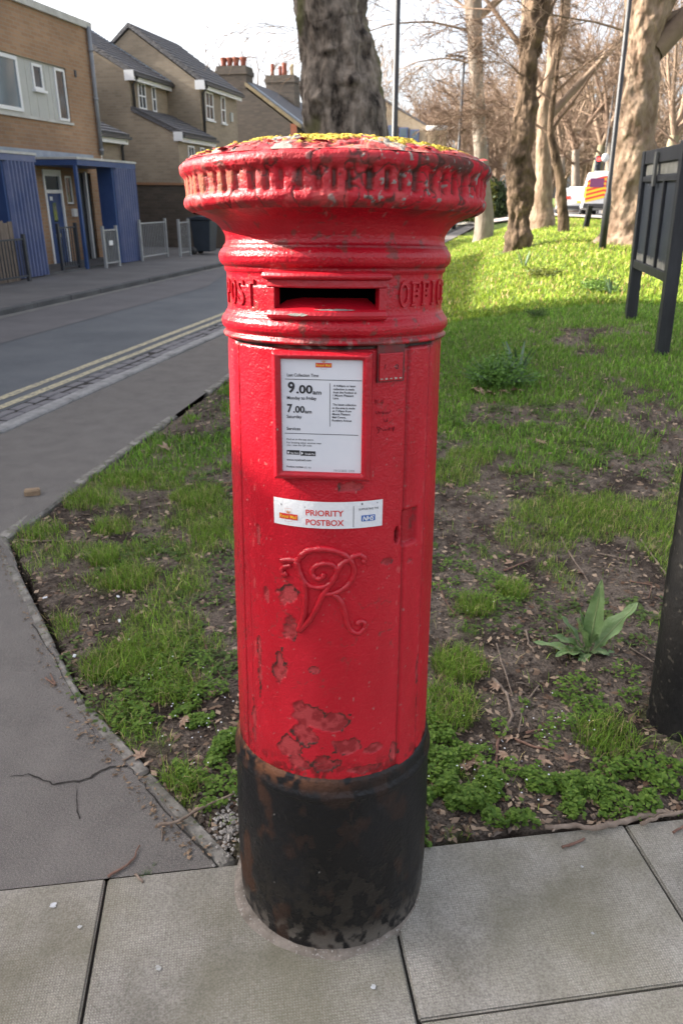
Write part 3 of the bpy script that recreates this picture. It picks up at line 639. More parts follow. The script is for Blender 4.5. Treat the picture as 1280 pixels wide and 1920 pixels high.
# --- dome of the cap: peeling paint plates, lichen
rr_ = np.concatenate([np.arange(.2675, .20, -.0018), np.arange(.20, .02, -.003), [.012, .002]])
TH, RR = np.meshgrid(thetas(.5, 115, 3), rr_); a = np.deg2rad(TH); X = RR * np.sin(a); Y = -RR * np.cos(a)
Z0 = 1.5955 + .0445 * (1 - (RR / .275) ** 2) ** .9
f1 = fbm(X * 30 + 4, Y * 30, o=5); f2 = fbm(X * 55 + 20, Y * 55, o=5); f3 = fbm(X * 120, Y * 120 + 6, o=3)
c = np.broadcast_to(RED * .8, X.shape + (3,)) * 1.0; c = mix(c, np.array([.47, .15, .115]), sstep(.34, .54, f1) * .9); g = np.full(X.shape, .55)
pl = f2 - .52; plate = sstep(.0, .025, pl); hh = .0034 * plate
c = mix(c, RED * .62, plate * .65); c = mix(c, GRIME_SHADE, sstep(.018, .004, np.abs(pl)) * .8)
m = sstep(.60, .66, f3) * .5; c = mix(c, BARE * .9, m * .5)
y1 = fbm(X * 11 + 2.2, Y * 16 + 7, o=3); y2 = fbm(X * 80 + 3, Y * 80, o=4)
ly = sstep(.53, .565, y1 * .62 + y2 * .38) * sstep(.262, .235, RR); c = mix(c, LICH * (.75 + .5 * f3[..., None]), ly * .95); hh = hh + .0030 * ly * (.5 + f3); g = g + .4 * ly
lg = sstep(.565, .595, fbm(X * 14 + 33, Y * 20, o=3) * .55 + fbm(X * 90 + 8, Y * 90, o=3) * .45) * (1 - ly); c = mix(c, LICG * (.7 + .5 * f3[..., None]), lg * .9); hh = hh + .002 * lg * (.5 + f3); g = g + .35 * lg
hh = hh + .0016 * (f3 - .5) + .005 * (f1 - .5)
V = np.stack([X, Y, Z0 + hh * sstep(.270, .255, RR)], -1).reshape(-1, 3)
dome = mesh_np('dome', V, grid_faces(len(rr_), TH.shape[1], wrap=True)[:, ::-1], M_PRED, pbx, col=c.reshape(-1, 3), rgh=np.clip(g, 0, 1).ravel())
# curled flakes of paint standing off the dome
mb = MB(); r_ = random.Random(4)
for i in range(80):
    t = r_.uniform(-100, 100); q = r_.uniform(.10, .262) if i % 3 else r_.uniform(.225, .262); z = 1.5955 + .0445 * (1 - (q / .275) ** 2) ** .9 + .0022
    p = pt(t, q, z); w = r_.uniform(.004, .015); d = r_.uniform(.003, .008); ang = r_.uniform(0, 6.28); tx = Vector((math.cos(ang), math.sin(ang), 0)); ty = Vector((-tx.y, tx.x, 0)); li = r_.uniform(.0005, .0035)
    vs_ = [p - tx * w, p + tx * w * r_.uniform(.6, 1), p + tx * w * r_.uniform(.3, .9) + ty * d + Vector((0, 0, li)), p - tx * w * r_.uniform(.1, .6) + ty * d * 1.3 + Vector((0, 0, li * r_.uniform(.4, 1)))]
    vs_ += [v - Vector((0, 0, .0009)) for v in vs_]
    mb.add(vs_, [(0, 1, 2, 3), (7, 6, 5, 4), (0, 4, 5, 1), (1, 5, 6, 2), (2, 6, 7, 3), (3, 7, 4, 0)])
fk_ = mb.build('paint_flakes', mat('old_red_flake', (.20, .012, .016), (.40, .07, .06), scale=60, rough=.7), dome); fk_['kind'] = 'stuff'
# lichen crumbs
mb = MB(); r_ = random.Random(9); cnt = 0
lyf = ly.ravel(); idx = np.nonzero((lyf > .7))[0]; r2 = np.random.default_rng(3); idx = r2.choice(idx, 1600)
for i in idx:
    p = Vector(V[i]); s = r_.uniform(.0009, .0022); h = s * r_.uniform(.25, .6); k = 5; a0 = r_.random() * 6
    vs_ = [p + Vector((s * math.cos(a0 + 6.283 * j / k) * r_.uniform(.7, 1.2), s * math.sin(a0 + 6.283 * j / k) * r_.uniform(.7, 1.2), h * .55)) for j in range(k)] + [p + Vector((0, 0, -.001)), p + Vector((0, 0, h))]
    mb.add(vs_, [(j, (j + 1) % k, k + 1) for j in range(k)] + [((j + 1) % k, j, k) for j in range(k)])
li_ = mb.build('lichen', mat('yellow_lichen', (.44, .33, .03), (.36, .31, .09), scale=90, rough=.95), dome); li_['kind'] = 'stuff'

# --- text helpers
_cap = None
def text_mesh(body, bold=0.0):
    cu_ = bpy.data.curves.new('t', 'FONT'); cu_.body = body; cu_.size = 1.0; cu_.offset = bold; cu_.resolution_u = 3
    ob = bpy.data.objects.new('t', cu_); COL.objects.link(ob)
    dg = bpy.context.evaluated_depsgraph_get(); me = bpy.data.meshes.new_from_object(ob.evaluated_get(dg))
    V = np.array([v.co[:2] for v in me.vertices]) if len(me.vertices) else np.zeros((0, 2)); F = [tuple(p.vertices) for p in me.polygons]
    bpy.data.objects.remove(ob); bpy.data.curves.remove(cu_); bpy.data.meshes.remove(me)
    return V, F
_cap = text_mesh('H')[0][:, 1].max()
def put_text(mb, body, x0, base, cap, width, place, bold=0.0, off=0.0006):
    """x0, base, cap, width in the sheet's own units; place(x, y, off) -> Vector. y runs downward"""
    V, F = text_mesh(body, bold)
    if not len(V): return
    w = V[:, 0].max() - V[:, 0].min(); sx = width / w; sy = cap / _cap
    mb.add([place(x0 + (p[0] - V[:, 0].min()) * sx, base - p[1] * sy, off) for p in V], F)
def put_rect(mb, x0, y0, x1, y1, place, off=.0005, n=1):
    vs_ = []
    for i in range(n + 1):
        x = x0 + (x1 - x0) * i / n; vs_ += [place(x, y1, off), place(x, y0, off)]
    mb.add(vs_, [(2*i, 2*i+2, 2*i+3, 2*i+1) for i in range(n)])
M_INK = mat('print_black', (.022, .022, .026), rough=.6); M_INKR = mat('print_red', (.60, .035, .03), rough=.5); M_INKY = mat('print_yellow', (.85, .50, .03), rough=.5); M_INKB = mat('print_blue', (.01, .11, .42), rough=.5)
M_PAPER = mat('white_sheet', (.62, .64, .69), (.70, .71, .75), scale=6, rough=.35, spec=.5)
M_STICK = mat('white_vinyl', (.72, .73, .76), (.78, .79, .80), scale=9, rough=.35, bump=.25, bscale=120)
# --- collection notice in its raised frame (flat casting)
TN = -5.3; nx = Vector((math.sin(R_(TN)), -math.cos(R_(TN)), 0)); tx = Vector((math.cos(R_(TN)), math.sin(R_(TN)), 0))
def fpt(a, z, d): return nx * d + tx * a + Vector((0, 0, z))
mb = MB(); D1 = .2170
oz0, oz1, oa = 1.0785, 1.3000, .0845; iz0, iz1, ia = 1.0925, 1.2875, .0690
def fbar(a0, a1, z0, z1):
    mb.add([fpt(a, z, d) for d in (.180, D1) for a, z in ((a0, z0), (a1, z0), (a1, z1), (a0, z1))], [(0, 3, 2, 1), (4, 5, 6, 7), (0, 1, 5, 4), (1, 2, 6, 5), (2, 3, 7, 6), (3, 0, 4, 7)])
o_ = [(-oa, oz0), (oa, oz0), (oa, oz1), (-oa, oz1)]; i_ = [(-ia, iz0), (ia, iz0), (ia, iz1), (-ia, iz1)]; b_ = [(-oa + .005, oz0 + .005), (oa - .005, oz0 + .005), (oa - .005, oz1 - .005), (-oa + .005, oz1 - .005)]; c_ = [(-ia - .004, iz0 - .004), (ia + .004, iz0 - .004), (ia + .004, iz1 + .004), (-ia - .004, iz1 + .004)]
ringsf = [[fpt(a, z, .178) for a, z in o_], [fpt(a, z, D1 - .006) for a, z in o_], [fpt(a, z, D1) for a, z in b_], [fpt(a, z, D1) for a, z in c_], [fpt(a, z, D1 - .0035) for a, z in i_], [fpt(a, z, .204) for a, z in i_]]
mb.add([p for q in ringsf for p in q], [(k * 4 + j, k * 4 + (j + 1) % 4, k * 4 + 4 + (j + 1) % 4, k * 4 + 4 + j) for k in range(5) for j in range(4)])
frame = mb.build('notice_frame', M_RED2, pbx, bevel=.0022)
mb = MB(); mb.add([fpt(-.0705, 1.0905, .2090), fpt(.0705, 1.0905, .2090), fpt(.0705, 1.2895, .2090), fpt(-.0705, 1.2895, .2090)], [(0, 1, 2, 3)])
sheet_ = mb.build('notice_sheet', M_PAPER, frame); sheet_['label'] = 'white printed collection times sheet'
# sheet units: enlarged photo pixels of the plate, x 205..800, y 127..965
def np_(x, y, off): return fpt(-.0695 + .139 * (x - 206) / 591, 1.2888 - .1985 * (y - 127) / 838, .2090 + off)
ink = MB()
for body, x, y, cap, w, b in [('Last Collection Time', 253, 256, 21, 226, .012), ('9', 257, 370, 72, 50, .03), ('.00', 318, 374, 56, 118, .03), ('am', 437, 380, 30, 62, .022), ('Monday to Friday', 250, 420, 22, 214, .02),
    ('7', 250, 512, 55, 38, .03), ('.00', 294, 515, 46, 84, .028), ('am', 379, 519, 26, 50, .018), ('Saturday', 246, 556, 22, 110, .012), ('Services', 244, 645, 21, 101, .018),
    ('A 4.00pm or later', 586, 322, 14, 161, .02), ('collection is made', 585, 346, 14, 152, .02), ('from the Postbox at', 585, 369, 14, 168, .02), ('1 Mount Pleasant', 584, 391, 14, 148, .02), ('Lane', 584, 411, 14, 39, .02),
    ('The latest collection', 582, 457, 14, 169, .02), ('in the area is made', 581, 481, 14, 162, .02), ('at 7.30pm from', 581, 503, 14, 136, .02), ('Mount Pleasant', 580, 526, 14, 130, .02), ('Mail Centre,', 579, 549, 14, 99, .02), ('Rosebery Avenue', 578, 572, 14, 142, .02),
    ('Find us on the app store.', 243, 720, 13, 200, .006), ('For locating other services near', 243, 745, 13, 258, .006), ('you - scan the QR code', 243, 764, 13, 185, .006), ('www.royalmail.com', 240, 876, 15, 182, .014), ('Postbox number', 239, 928, 13, 128, .018)]:
    put_text(ink, body, x, y, cap, w, np_, b)
for x0, y0, x1, y1 in ((238, 274, 789, 278), (230, 668, 770, 672), (560, 298, 563.5, 612), (242, 796, 338, 829), (345, 800, 456, 836)): put_rect(ink, x0, y0, x1, y1, np_)
ink.build('black_print', M_INK, frame)
M_INKG = mat('print_grey', (.20, .20, .21), rough=.6)
for body, x, y, cap, w in [('E5 40', 372, 932, 13, 50), ('19/12/2023', 594, 949, 16, 95), ('CP20', 702, 949, 16, 43)]: gy_ = MB(); put_text(gy_, body, x, y, cap, w, np_, 0.0); gy_.build('grey_print', M_INKG, frame)
wt = MB(); put_text(wt, 'App Store', 268, 822, 12, 65, np_, .01, .0011); put_text(wt, 'Google Play', 378, 826, 12, 74, np_, .01, .0011)
for pts_ in ([(350, 806), (350, 828), (366, 817)],): wt.add([np_(x, y, .0011) for x, y in pts_], [(0, 1, 2)])
wt.add([np_(255 + 7.5 * math.cos(k * .7), 814 + 8.5 * math.sin(k * .7), .0011) for k in range(9)], [tuple(range(9))]); wt.build('white_print', M_STICK, frame)
def mail_logo(place, x0, y0, x1, y1, parent, crown=True, n=1):
    w = x1 - x0; h = y1 - y0
    a = MB(); put_rect(a, x0, y0, x1, y1, place, .0006, n); a.build('logo_panel', M_INKR, parent)
    b = MB(); put_text(b, 'Royal Mail', x0 + w * .045, y1 - h * .24, h * .56, w * .91, place, .012, .0012); b.build('logo_lettering', M_INKY, parent)
    c = MB(); cx = x0 + w * .5; cw = w * .18; t = w * .007
    for q0, q1, q2, q3 in ((cx - cw, y0 - h * .95, cx + cw, y0 - h * .95 + t * 2), (cx - cw, y0 - h * .95, cx - cw + t * 2, y0), (cx + cw - t * 2, y0 - h * .95, cx + cw, y0), (cx - cw, y1, cx - cw + t * 2, y1 + h * .35), (cx + cw - t * 2, y1, cx + cw, y1 + h * .35), (cx - cw, y1 + h * .35, cx + cw, y1 + h * .35 + t * 2)): put_rect(c, q0, q1, q2, q3, place, .0006)
    c.build('logo_outline', mat('print_pale_red', (.62, .30, .26), rough=.5), parent)
    d = MB(); by = y0 - h * .10; kk = w * .10
    put_rect(d, cx - kk * .8, by - h * .14, cx + kk * .8, by, place, .0007)
    for j in (-1, 0, 1): d.add([place(cx + kk * (j * .75 - .34), by - h * .17, .0007), place(cx + kk * (j * .75 + .34), by - h * .17, .0007), place(cx + kk * (j * 1.0), by - h * (.62 if j == 0 else .52), .0007)], [(0, 1, 2)])
    d.build('logo_crown', mat('print_gold', (.70, .22, .06), rough=.5), parent)
mail_logo(np_, 459, 157, 574, 188, frame)
# --- curved sticker
SR = .2082
tl = cyl(513, 931, SR); br = cyl(716, 985, SR)
def sk_(x, y, off): # x 0..640, y 0..150 (sticker units)
    th = tl[0] + (br[0] - tl[0]) * x / 640; z = tl[1] + (br[1] - tl[1]) * y / 160
    return pt(th, SR + off, z)
mb = MB(); put_rect(mb, 0, 0, 640, 160, sk_, 0, 24)
mb.add([sk_(640 * i / 24, y, -.004) for i in range(25) for y in (160, 0)] , [])
stick = mb.build('priority_label', M_STICK, pbx); stick['label'] = 'white sticker reading priority postbox'
a_ = MB(); put_text(a_, 'PRIORITY', 200, 84, 33, 212, sk_, .02); put_text(a_, 'POSTBOX', 200, 141, 33, 214, sk_, .02); a_.build('red_lettering', M_INKR, stick)
a_ = MB(); put_rect(a_, 466, 26, 469, 152, sk_); a_.build('divider_line', M_INK, stick); a_ = MB(); put_text(a_, 'SUPPORTING THE', 497, 53, 11.5, 116, sk_, .004)
a_.build('black_print', M_INK, stick)
for x, y, s in ((52, 38, 7), (196, 36, 4), (515, 16, 6), (606, 16, 4)): a_ = MB(); a_.add([sk_(x + s * math.cos(k) * random.uniform(.4, 1), y + s * 1.2 * math.sin(k) * random.uniform(.5, 1), .0006) for k in (0, 1, 2, 3, 4, 5)], [(0, 1, 2, 3, 4, 5)]); a_.build('scuff', M_INK, stick)
a_ = MB(); put_rect(a_, 513, 85, 594, 121, sk_, .0006, 4); a_.build('blue_panel', M_INKB, stick)
V_, F_ = text_mesh('NHS', .03); a_ = MB(); w_ = V_[:, 0].max() - V_[:, 0].min()
a_.add([sk_(519 + (p[0] - V_[:, 0].min()) * 64 / w_ + p[1] * 7, 116 - p[1] * 26 / _cap, .0012) for p in V_], F_); a_.build('white_lettering', M_STICK, stick)
mail_logo(sk_, 38, 88, 152, 122, stick, n=4)
# --- VR cipher, a cast relief traced on the door
def relief(mb, px, w0, w1=None, R=.2085, n=8, sub=4, conv=None):
    conv = conv or (lambda x, y: (420 + x / 3.122, 900 + y / 3.122))
    P = [Vector(px[0] + (0,))] ; pts2 = [Vector((x, y)) for x, y in px]; Q = []
    for i in range(len(pts2) - 1):
        p0 = pts2[max(i - 1, 0)]; p1 = pts2[i]; p2 = pts2[i + 1]; p3 = pts2[min(i + 2, len(pts2) - 1)]
        for k in range(sub):
            t = k / sub; Q.append(.5 * ((2 * p1) + (-p0 + p2) * t + (2 * p0 - 5 * p1 + 4 * p2 - p3) * t * t + (-p0 + 3 * p1 - 3 * p2 + p3) * t ** 3))
    Q.append(pts2[-1]); L = []
    for q in Q:
        t, z = cyl(*conv(q.x, q.y), R=.2075); L.append(pt(t, np.interp(z, [.67, .92, 1.14], [.2100, .2075, .2045]) + .0006, z))
    w1 = w0 if w1 is None else w1
    mb.tube(L, [(w0 + (w1 - w0) * i / (len(L) - 1)) * (1 + .10 * math.sin(i * 1.7)) for i in range(len(L))], n)
mb = MB()
relief(mb, [(330, 470), (385, 466), (425, 472)], .0048, .0058)
relief(mb, [(395, 500), (362, 505), (340, 525), (352, 552), (372, 545)], .0040, .0062)
relief(mb, [(425, 472), (445, 545), (470, 600), (478, 690), (470, 790), (440, 880)], .0070, .0058)
relief(mb, [(440, 880), (495, 825), (540, 750), (580, 670), (640, 580), (680, 500), (730, 462), (770, 440), (800, 440), (825, 465), (805, 478)], .0062, .0056)
relief(mb, [(425, 480), (450, 445), (490, 415), (560, 403), (640, 412), (710, 440), (750, 490), (758, 540), (738, 595), (690, 640), (630, 665), (575, 660)], .0066, .0054)
relief(mb, [(455, 565), (500, 615), (560, 628), (615, 608), (655, 560), (655, 515), (620, 490), (570, 490), (528, 510), (515, 545), (540, 575), (575, 570), (585, 545)], .0052, .0058)
relief(mb, [(640, 665), (680, 705), (705, 770), (720, 840), (750, 885), (790, 890), (818, 862), (815, 830), (785, 826), (775, 845)], .0058, .0050)
mb.build('royal_cipher', M_RED2, pbx)
# --- POST OFFICE in raised letters on the frieze
def letters(txt, th0, th1, z0, z1):
    m = MB(); n = len(txt)
    for i, chh in enumerate(txt):
        if chh in 'FEI':
            t0 = th0 + (th1 - th0) * (i + .10) / n; t1 = th0 + (th1 - th0) * (i + .86) / n; H = z1 - z0; dt = t1 - t0
            def blk(a, b, c, d): arc_bar(m, t0 + dt * a, t0 + dt * b, [(.1975, z0 + H * c), (.2024, z0 + H * c), (.2034, z0 + H * (c + .02)), (.2034, z0 + H * (d - .02)), (.2024, z0 + H * d), (.1975, z0 + H * d)], 4)
            if chh == 'I': blk(.36, .66, .09, .91); blk(.2, .82, 0, .10); blk(.2, .82, .90, 1)
            else:
                blk(.12, .36, .09, .91); blk(0, .5, 0, .10) if chh == 'F' else blk(0, .95, 0, .13); blk(0, .97, .88, 1); blk(.36, .78, .44, .57); blk(.85, .97, .72, .88); blk(.70, .80, .36, .66)
                if chh == 'E': blk(.85, .97, .13, .28)
            continue
        V, F = text_mesh(chh, .012); w = V[:, 0].max() - V[:, 0].min(); t0 = th0 + (th1 - th0) * (i + .12) / n; t1 = th0 + (th1 - th0) * (i + .88) / n
        xs = (V[:, 0] - V[:, 0].min()) / w; k = len(V)
        P = [pt(t0 + (t1 - t0) * x, .2032, z0 + (z1 - z0) * p[1] / _cap) for x, p in zip(xs, V)]; Q = [pt(t0 + (t1 - t0) * x, .1980, z0 + (z1 - z0) * p[1] / _cap) for x, p in zip(xs, V)]
        ec = {}
        for f in F:
            for a, b in zip(f, f[1:] + f[:1]): ec[(a, b)] = 1
        side = [(a, a + k, b + k, b) for (a, b) in ec if (b, a) not in ec]
        m.add(P + Q, list(F) + [tuple(reversed(s)) for s in side])
    return m
m = letters('POST', -73.5, -41, 1.3705, 1.4115); m2 = letters('OFFICE', 32, 78, 1.3705, 1.4115)
m.build('raised_lettering', M_RED2, pbx, bevel=.0012); m2.build('raised_lettering', M_RED2, pbx, bevel=.0012)
# --- number tab holder, keyhole plate
mb = MB(); t0, z0 = cyl(711, 663, .209); t1, z1 = cyl(754, 712, .209)
tc_ = (t0 + t1) / 2; nx2 = Vector((math.sin(R_(tc_)), -math.cos(R_(tc_)), 0)); tx2 = Vector((math.cos(R_(tc_)), math.sin(R_(tc_)), 0)); cz = (z0 + z1) / 2; hw = math.radians(t1 - t0) * .207 / 2
mb.obox(nx2 * .2055 + Vector((0, 0, cz)), tx2 * hw, nx2 * .0035, Vector((0, 0, (z0 - z1) / 2)))
tab = mb.build('number_tab', M_RED2, pbx, bevel=.0014)
mb = MB(); mb.obox(nx2 * .2042 + tx2 * .001 + Vector((0, 0, cz + .007)), tx2 * (hw + .0032), nx2 * .0022, Vector((0, 0, (z0 - z1) / 2 + .009))); mb.build('tab_holder', mat('grimy_red', (.22, .012, .014), (.07, .04, .035), scale=40, rough=.7), tab)
mb = MB()
mb.obox(nx2 * .2092 - tx2 * hw * .55 + Vector((0, 0, cz + .001)), tx2 * .0011 + Vector((0, 0, .0036)), nx2 * .0005, Vector((0, 0, .0008)))
mb.tube([nx2 * .2092 + tx2 * (hw * .45 + .0026 * math.cos(k * .6)) + Vector((0, 0, cz + .0036 * math.sin(k * .6))) for k in range(11)], .0007, 5); mb.build('tab_mark', M_INK, tab)
mb = MB()
for k in range(5): 
    a0 = -.8 + .4 * k; mb.obox(nx2 * .2092 + tx2 * hw * a0 + Vector((0, 0, cz - .0195)), tx2 * .0025, nx2 * .0004, Vector((0, 0, .0011 + .0006 * (k % 2))))
mb.build('chipped_edge', mat('chip_pale', (.48, .43, .38), (.34, .22, .18), scale=90, rough=.8), tab)
# --- faint pen scrawl beside the notice
sc = MB(); cz_ = lambda x, y: (680 + x * 100 / 480, 640 + y * 100 / 480)
for st in ([(115, 560), (120, 525), (138, 562), (146, 520)], [(168, 540), (178, 528), (190, 545), (176, 558), (168, 545)],
           [(120, 632), (126, 655), (140, 655), (143, 630), (158, 655), (168, 632), (178, 650), (196, 642), (184, 630), (182, 652), (200, 655)], [(206, 632), (214, 652), (224, 634), (232, 652), (246, 640), (258, 622)],
           [(196, 700), (198, 722), (210, 725), (222, 702), (220, 728)], [(128, 770), (150, 815), (132, 828)], [(140, 772), (172, 790), (150, 800)], [(176, 796), (190, 806), (200, 788), (206, 806), (220, 792), (232, 804), (240, 774), (244, 804)], [(236, 786), (262, 780), (270, 800), (284, 768), (276, 812)]):
    pts_ = []
    for x, y in st:
        t, z = cyl(*cz_(x, y)); pts_.append(pt(t, .2072 + np.interp(z, [1.0, 1.3], [0, -.0035]), z))
    sc.tube(pts_, .00055, 4)
sc.build('pen_scrawl', mat('faded_ink', (.20, .012, .02), rough=.6), pbx)
# ------------------------------------------------------------------ buildings (street frame: x = s, y = n)
M_BRN = brick_mat('brown_brick', (.30, .175, .10), (.36, .22, .13), (.30, .25, .19))
M_YBR = brick_mat('yellow_brick', (.27, .215, .152), (.34, .275, .198), (.30, .26, .213))
M_DBR = brick_mat('sooty_brick', (.085, .07, .057), (.125, .10, .08), (.10, .088, .075), dscale=.4)
M_DBR2 = brick_mat('dark_wall_brick', (.075, .06, .047), (.115, .088, .068), (.085, .077, .065))
M_RBR = mat('red_quoin', (.30, .095, .05), (.36, .14, .08), scale=6, rough=.9)
M_FBR = brick_mat('buff_brick', (.40, .30, .19), (.46, .36, .24), (.42, .35, .27))
M_TILE = mat('roof_tiles', (.075, .075, .085), (.125, .12, .125), scale=7, rough=.85, bump=.6, bscale=9, stretch=(1, 1, 3))
M_LEAD = mat('lead_flashing', (.22, .26, .31), (.30, .34, .39), scale=4, rough=.6)
M_WPVC = mat('white_frame', (.72, .73, .74), (.78, .78, .78), scale=2, rough=.45)
M_CREAM = mat('cream_panel', (.42, .43, .41), (.48, .48, .45), scale=2, rough=.7)
M_COPE = mat('pale_coping', (.42, .41, .38), (.56, .55, .52), scale=4, rough=.85)
M_BLUE = mat('blue_paint', (.022, .055, .17), (.035, .075, .20), scale=3, rough=.5)
M_BLUE2 = mat('blue_corrugated', (.075, .105, .225), (.13, .15, .265), scale=2.5, rough=.45)
M_PIPE = mat('grey_pipe', (.20, .21, .23), (.26, .27, .29), scale=3, rough=.5)
M_DPIPE = mat('dark_pipe', (.035, .033, .035), (.05, .05, .05), scale=3, rough=.5)
M_GLASS = glass_mat('window_glass'); M_GLASS2 = glass_mat('bright_glass', (.10, .14, .17))
M_TERRA = mat('terracotta', (.22, .06, .038), (.28, .095, .06), scale=5, rough=.9)
M_STEEL = mat('galvanised', (.30, .31, .32), (.38, .39, .40), scale=6, rough=.5, metallic=.3)
M_DGREY = mat('dark_metal', (.03, .035, .045), (.05, .055, .065), scale=5, rough=.5)
M_WOODF = mat('weathered_boards', (.14, .11, .085), (.22, .175, .14), scale=5, rough=.9, stretch=(6, 6, 1))

class Bld:
    def __init__(s, name, label, cat, s0, n0):
        s.s0, s.n0 = s0, n0; s.e = empty(name, W(s0, n0), (0, 0, STREET_ROT)); tag(s.e, label, cat)
    def q(s, p): return (p[0] - s.s0, p[1] - s.n0, p[2])
    def build(s, mb, name, m, parent=None, bevel=0):
        mb.v = [s.q(p) for p in mb.v]; return mb.build(name, m, parent or s.e, bevel)
    def box(s, name, m, s0, s1, n0, n1, z0, z1, parent=None, bevel=0):
        b = MB(); b.box(s0, s1, n0, n1, z0, z1); return s.build(b, name, m, parent, bevel)
    def window(s, s0, s1, z0, z1, n, m=None, bars=(1, 1), fw=.045, out=.03, glass=None, sill=True):
        """window on a street-facing wall at n (facing -n): frame proud of the wall, recessed pane"""
        m = m or M_WPVC; b = MB(); a, c = n - out, n + .05
        b.box(s0, s1, a, c, z0, z0 + fw); b.box(s0, s1, a, c, z1 - fw, z1); b.box(s0, s0 + fw, a, c, z0 + fw, z1 - fw); b.box(s1 - fw, s1, a, c, z0 + fw, z1 - fw)
        w = s.build(b, 'window', m); b = MB(); b.box(s0 + fw, s1 - fw, n - .008, n - .004, z0 + fw, z1 - fw); s.build(b, 'pane', glass or M_GLASS, w)
        for i in range(1, bars[0] + 0): 
            b = MB(); x = s0 + (s1 - s0) * i / bars[0]; b.box(x - .018, x + .018, a + .004, n, z0 + fw, z1 - fw); s.build(b, 'glazing_bar', m, w)
        for i in range(1, bars[1] + 0):
            b = MB(); z = z0 + (z1 - z0) * i / bars[1]; b.box(s0 + fw, s1 - fw, a + .008, n - .001, z - .022, z + .022); s.build(b, 'glazing_bar', m, w)
        if sill:
            b = MB(); b.box(s0 - .04, s1 + .04, a - .05, n, z0 - .05, z0 - .002); s.build(b, 'sill', m, w)
        return w
def wall_open(mb, s0, s1, z0, z1, n0, n1, holes):
    """street wall n0..n1 thick with rectangular holes [(s0,s1,z0,z1)], built as non-overlapping blocks"""
    xs = sorted({s0, s1} | {h[0] for h in holes} | {h[1] for h in holes}); zs = sorted({z0, z1} | {h[2] for h in holes} | {h[3] for h in holes})
    for a, b in zip(xs[:-1], xs[1:]):
        run = None
        for c, d in zip(zs[:-1], zs[1:]):
            hole = any(h[0] <= a and b <= h[1] and h[2] <= c and d <= h[3] for h in holes)
            if not hole: run = (run[0], d) if run else (c, d)
            if hole and run: mb.box(a, b, n0, n1, *run); run = None
        if run: mb.box(a, b, n0, n1, *run)
# --- left: brown brick block with blue porches
B = Bld('brick_block', 'brown brick flat-roofed block with cream window panel and blue porches', 'building', 12, 10.4)
NF = 10.4
mb = MB(); wall_open(mb, 8.8, 18.36, -.15, 5.06, NF, NF + .3, [(12.6, 17.20, 3.04, 4.12), (15.76, 16.45, .0, 2.03), (16.62, 16.90, 1.30, 1.92), (17.15, 17.75, .0, 2.0), (11.2, 12.0, 0, 2.0)])
mb.box(8.8, 18.36, NF + .3, 18.0, -.15, 5.05)
B.build(mb, 'wall', M_BRN)
B.box('parapet_coping', M_COPE, 8.78, 18.42, NF - .07, 18.05, 5.063, 5.20)
B.box('window_panel', M_CREAM, 12.6, 17.2, NF + .05, NF + .11, 3.04, 4.12)
for x in (15.75, 16.05, 16.42, 16.62): B.box('panel_joint', M_COPE, x - .006, x + .006, NF + .044, NF + .05, 3.06, 4.1)
B.window(13.6, 15.47, 3.10, 4.10, NF + .05, glass=M_GLASS2, sill=False, fw=.07); B.window(15.95, 16.31, 3.58, 4.06, NF + .05, sill=True, fw=.05); B.window(16.78, 17.18, 3.06, 4.09, NF + .05, sill=False, fw=.05)
B.box('window_sill', M_COPE, 12.6, 17.22, NF - .05, NF + .05, 2.985, 3.036)
B.box('wall_vent', M_DGREY, 17.55, 17.62, NF - .02, NF + .0, 4.0, 4.14)
b = MB(); b.tube([(18.27, NF - .07, 2.42), (18.27, NF - .07, 5.10)], .048, 10); dp = B.build(b, 'drainpipe', M_PIPE)
for z in (2.5, 3.6, 4.6): 
    b = MB(); b.tube([(18.27, NF - .07, z), (18.27, NF - .07, z + .06)], .058, 10); B.build(b, 'pipe_clip', M_PIPE, dp)
# porch one and two
def corrug(name, s0, s1, n, z0, z1, m, par=None):
    mb = MB(); k = int((s1 - s0) / .027); vs_ = []
    for i in range(k + 1):
        s = s0 + (s1 - s0) * i / k; o = [0, 0, .06, .06][i % 4]; vs_ += [(s, n - o, z0), (s, n - o, z1)]
    mb.add(vs_, [(2*i, 2*i+2, 2*i+3, 2*i+1) for i in range(k)]); mb.add([(p[0], p[1] + .04 + (.0 if 1 else 0), p[2]) for p in vs_], [(2*i+1, 2*i+3, 2*i+2, 2*i) for i in range(k)])
    return B.build(mb, name, m, par)
can = B.box('porch_canopy', M_BLUE2, 11.2, 13.75, 9.17, NF - .002, 2.09, 2.20); B.box('canopy_edge', M_COPE, 11.18, 13.77, 9.15, NF - .004, 2.203, 2.245, can)
corrug('porch_screen', 12.82, 13.70, 9.22, .06, 2.088, M_BLUE2)
B.box('screen_return', M_BLUE, 12.76, 12.815, 9.23, 9.60, .05, 2.088)
can = B.box('porch_canopy', M_BLUE, 15.18, 17.70, 9.17, NF - .002, 2.09, 2.20); B.box('canopy_edge', M_COPE, 15.16, 17.72, 9.15, NF - .004, 2.203, 2.245, can)
B.box('porch_post', M_BLUE, 15.16, 15.23, 9.2, 9.27, .0, 2.088, bevel=.006)
corrug('porch_screen', 16.74, 17.66, 9.22, .05, 2.088, M_BLUE2)
B.box('screen_return', M_BLUE, 16.66, 16.735, 9.23, 9.60, .05, 2.088)
B.box('flashing', M_LEAD, 13.9, 17.9, NF - .05, NF - .001, 2.25, 2.40)
B.box('porch_slab', M_KERB2, 12.7, 17.8, 9.25, NF, .036, .07)
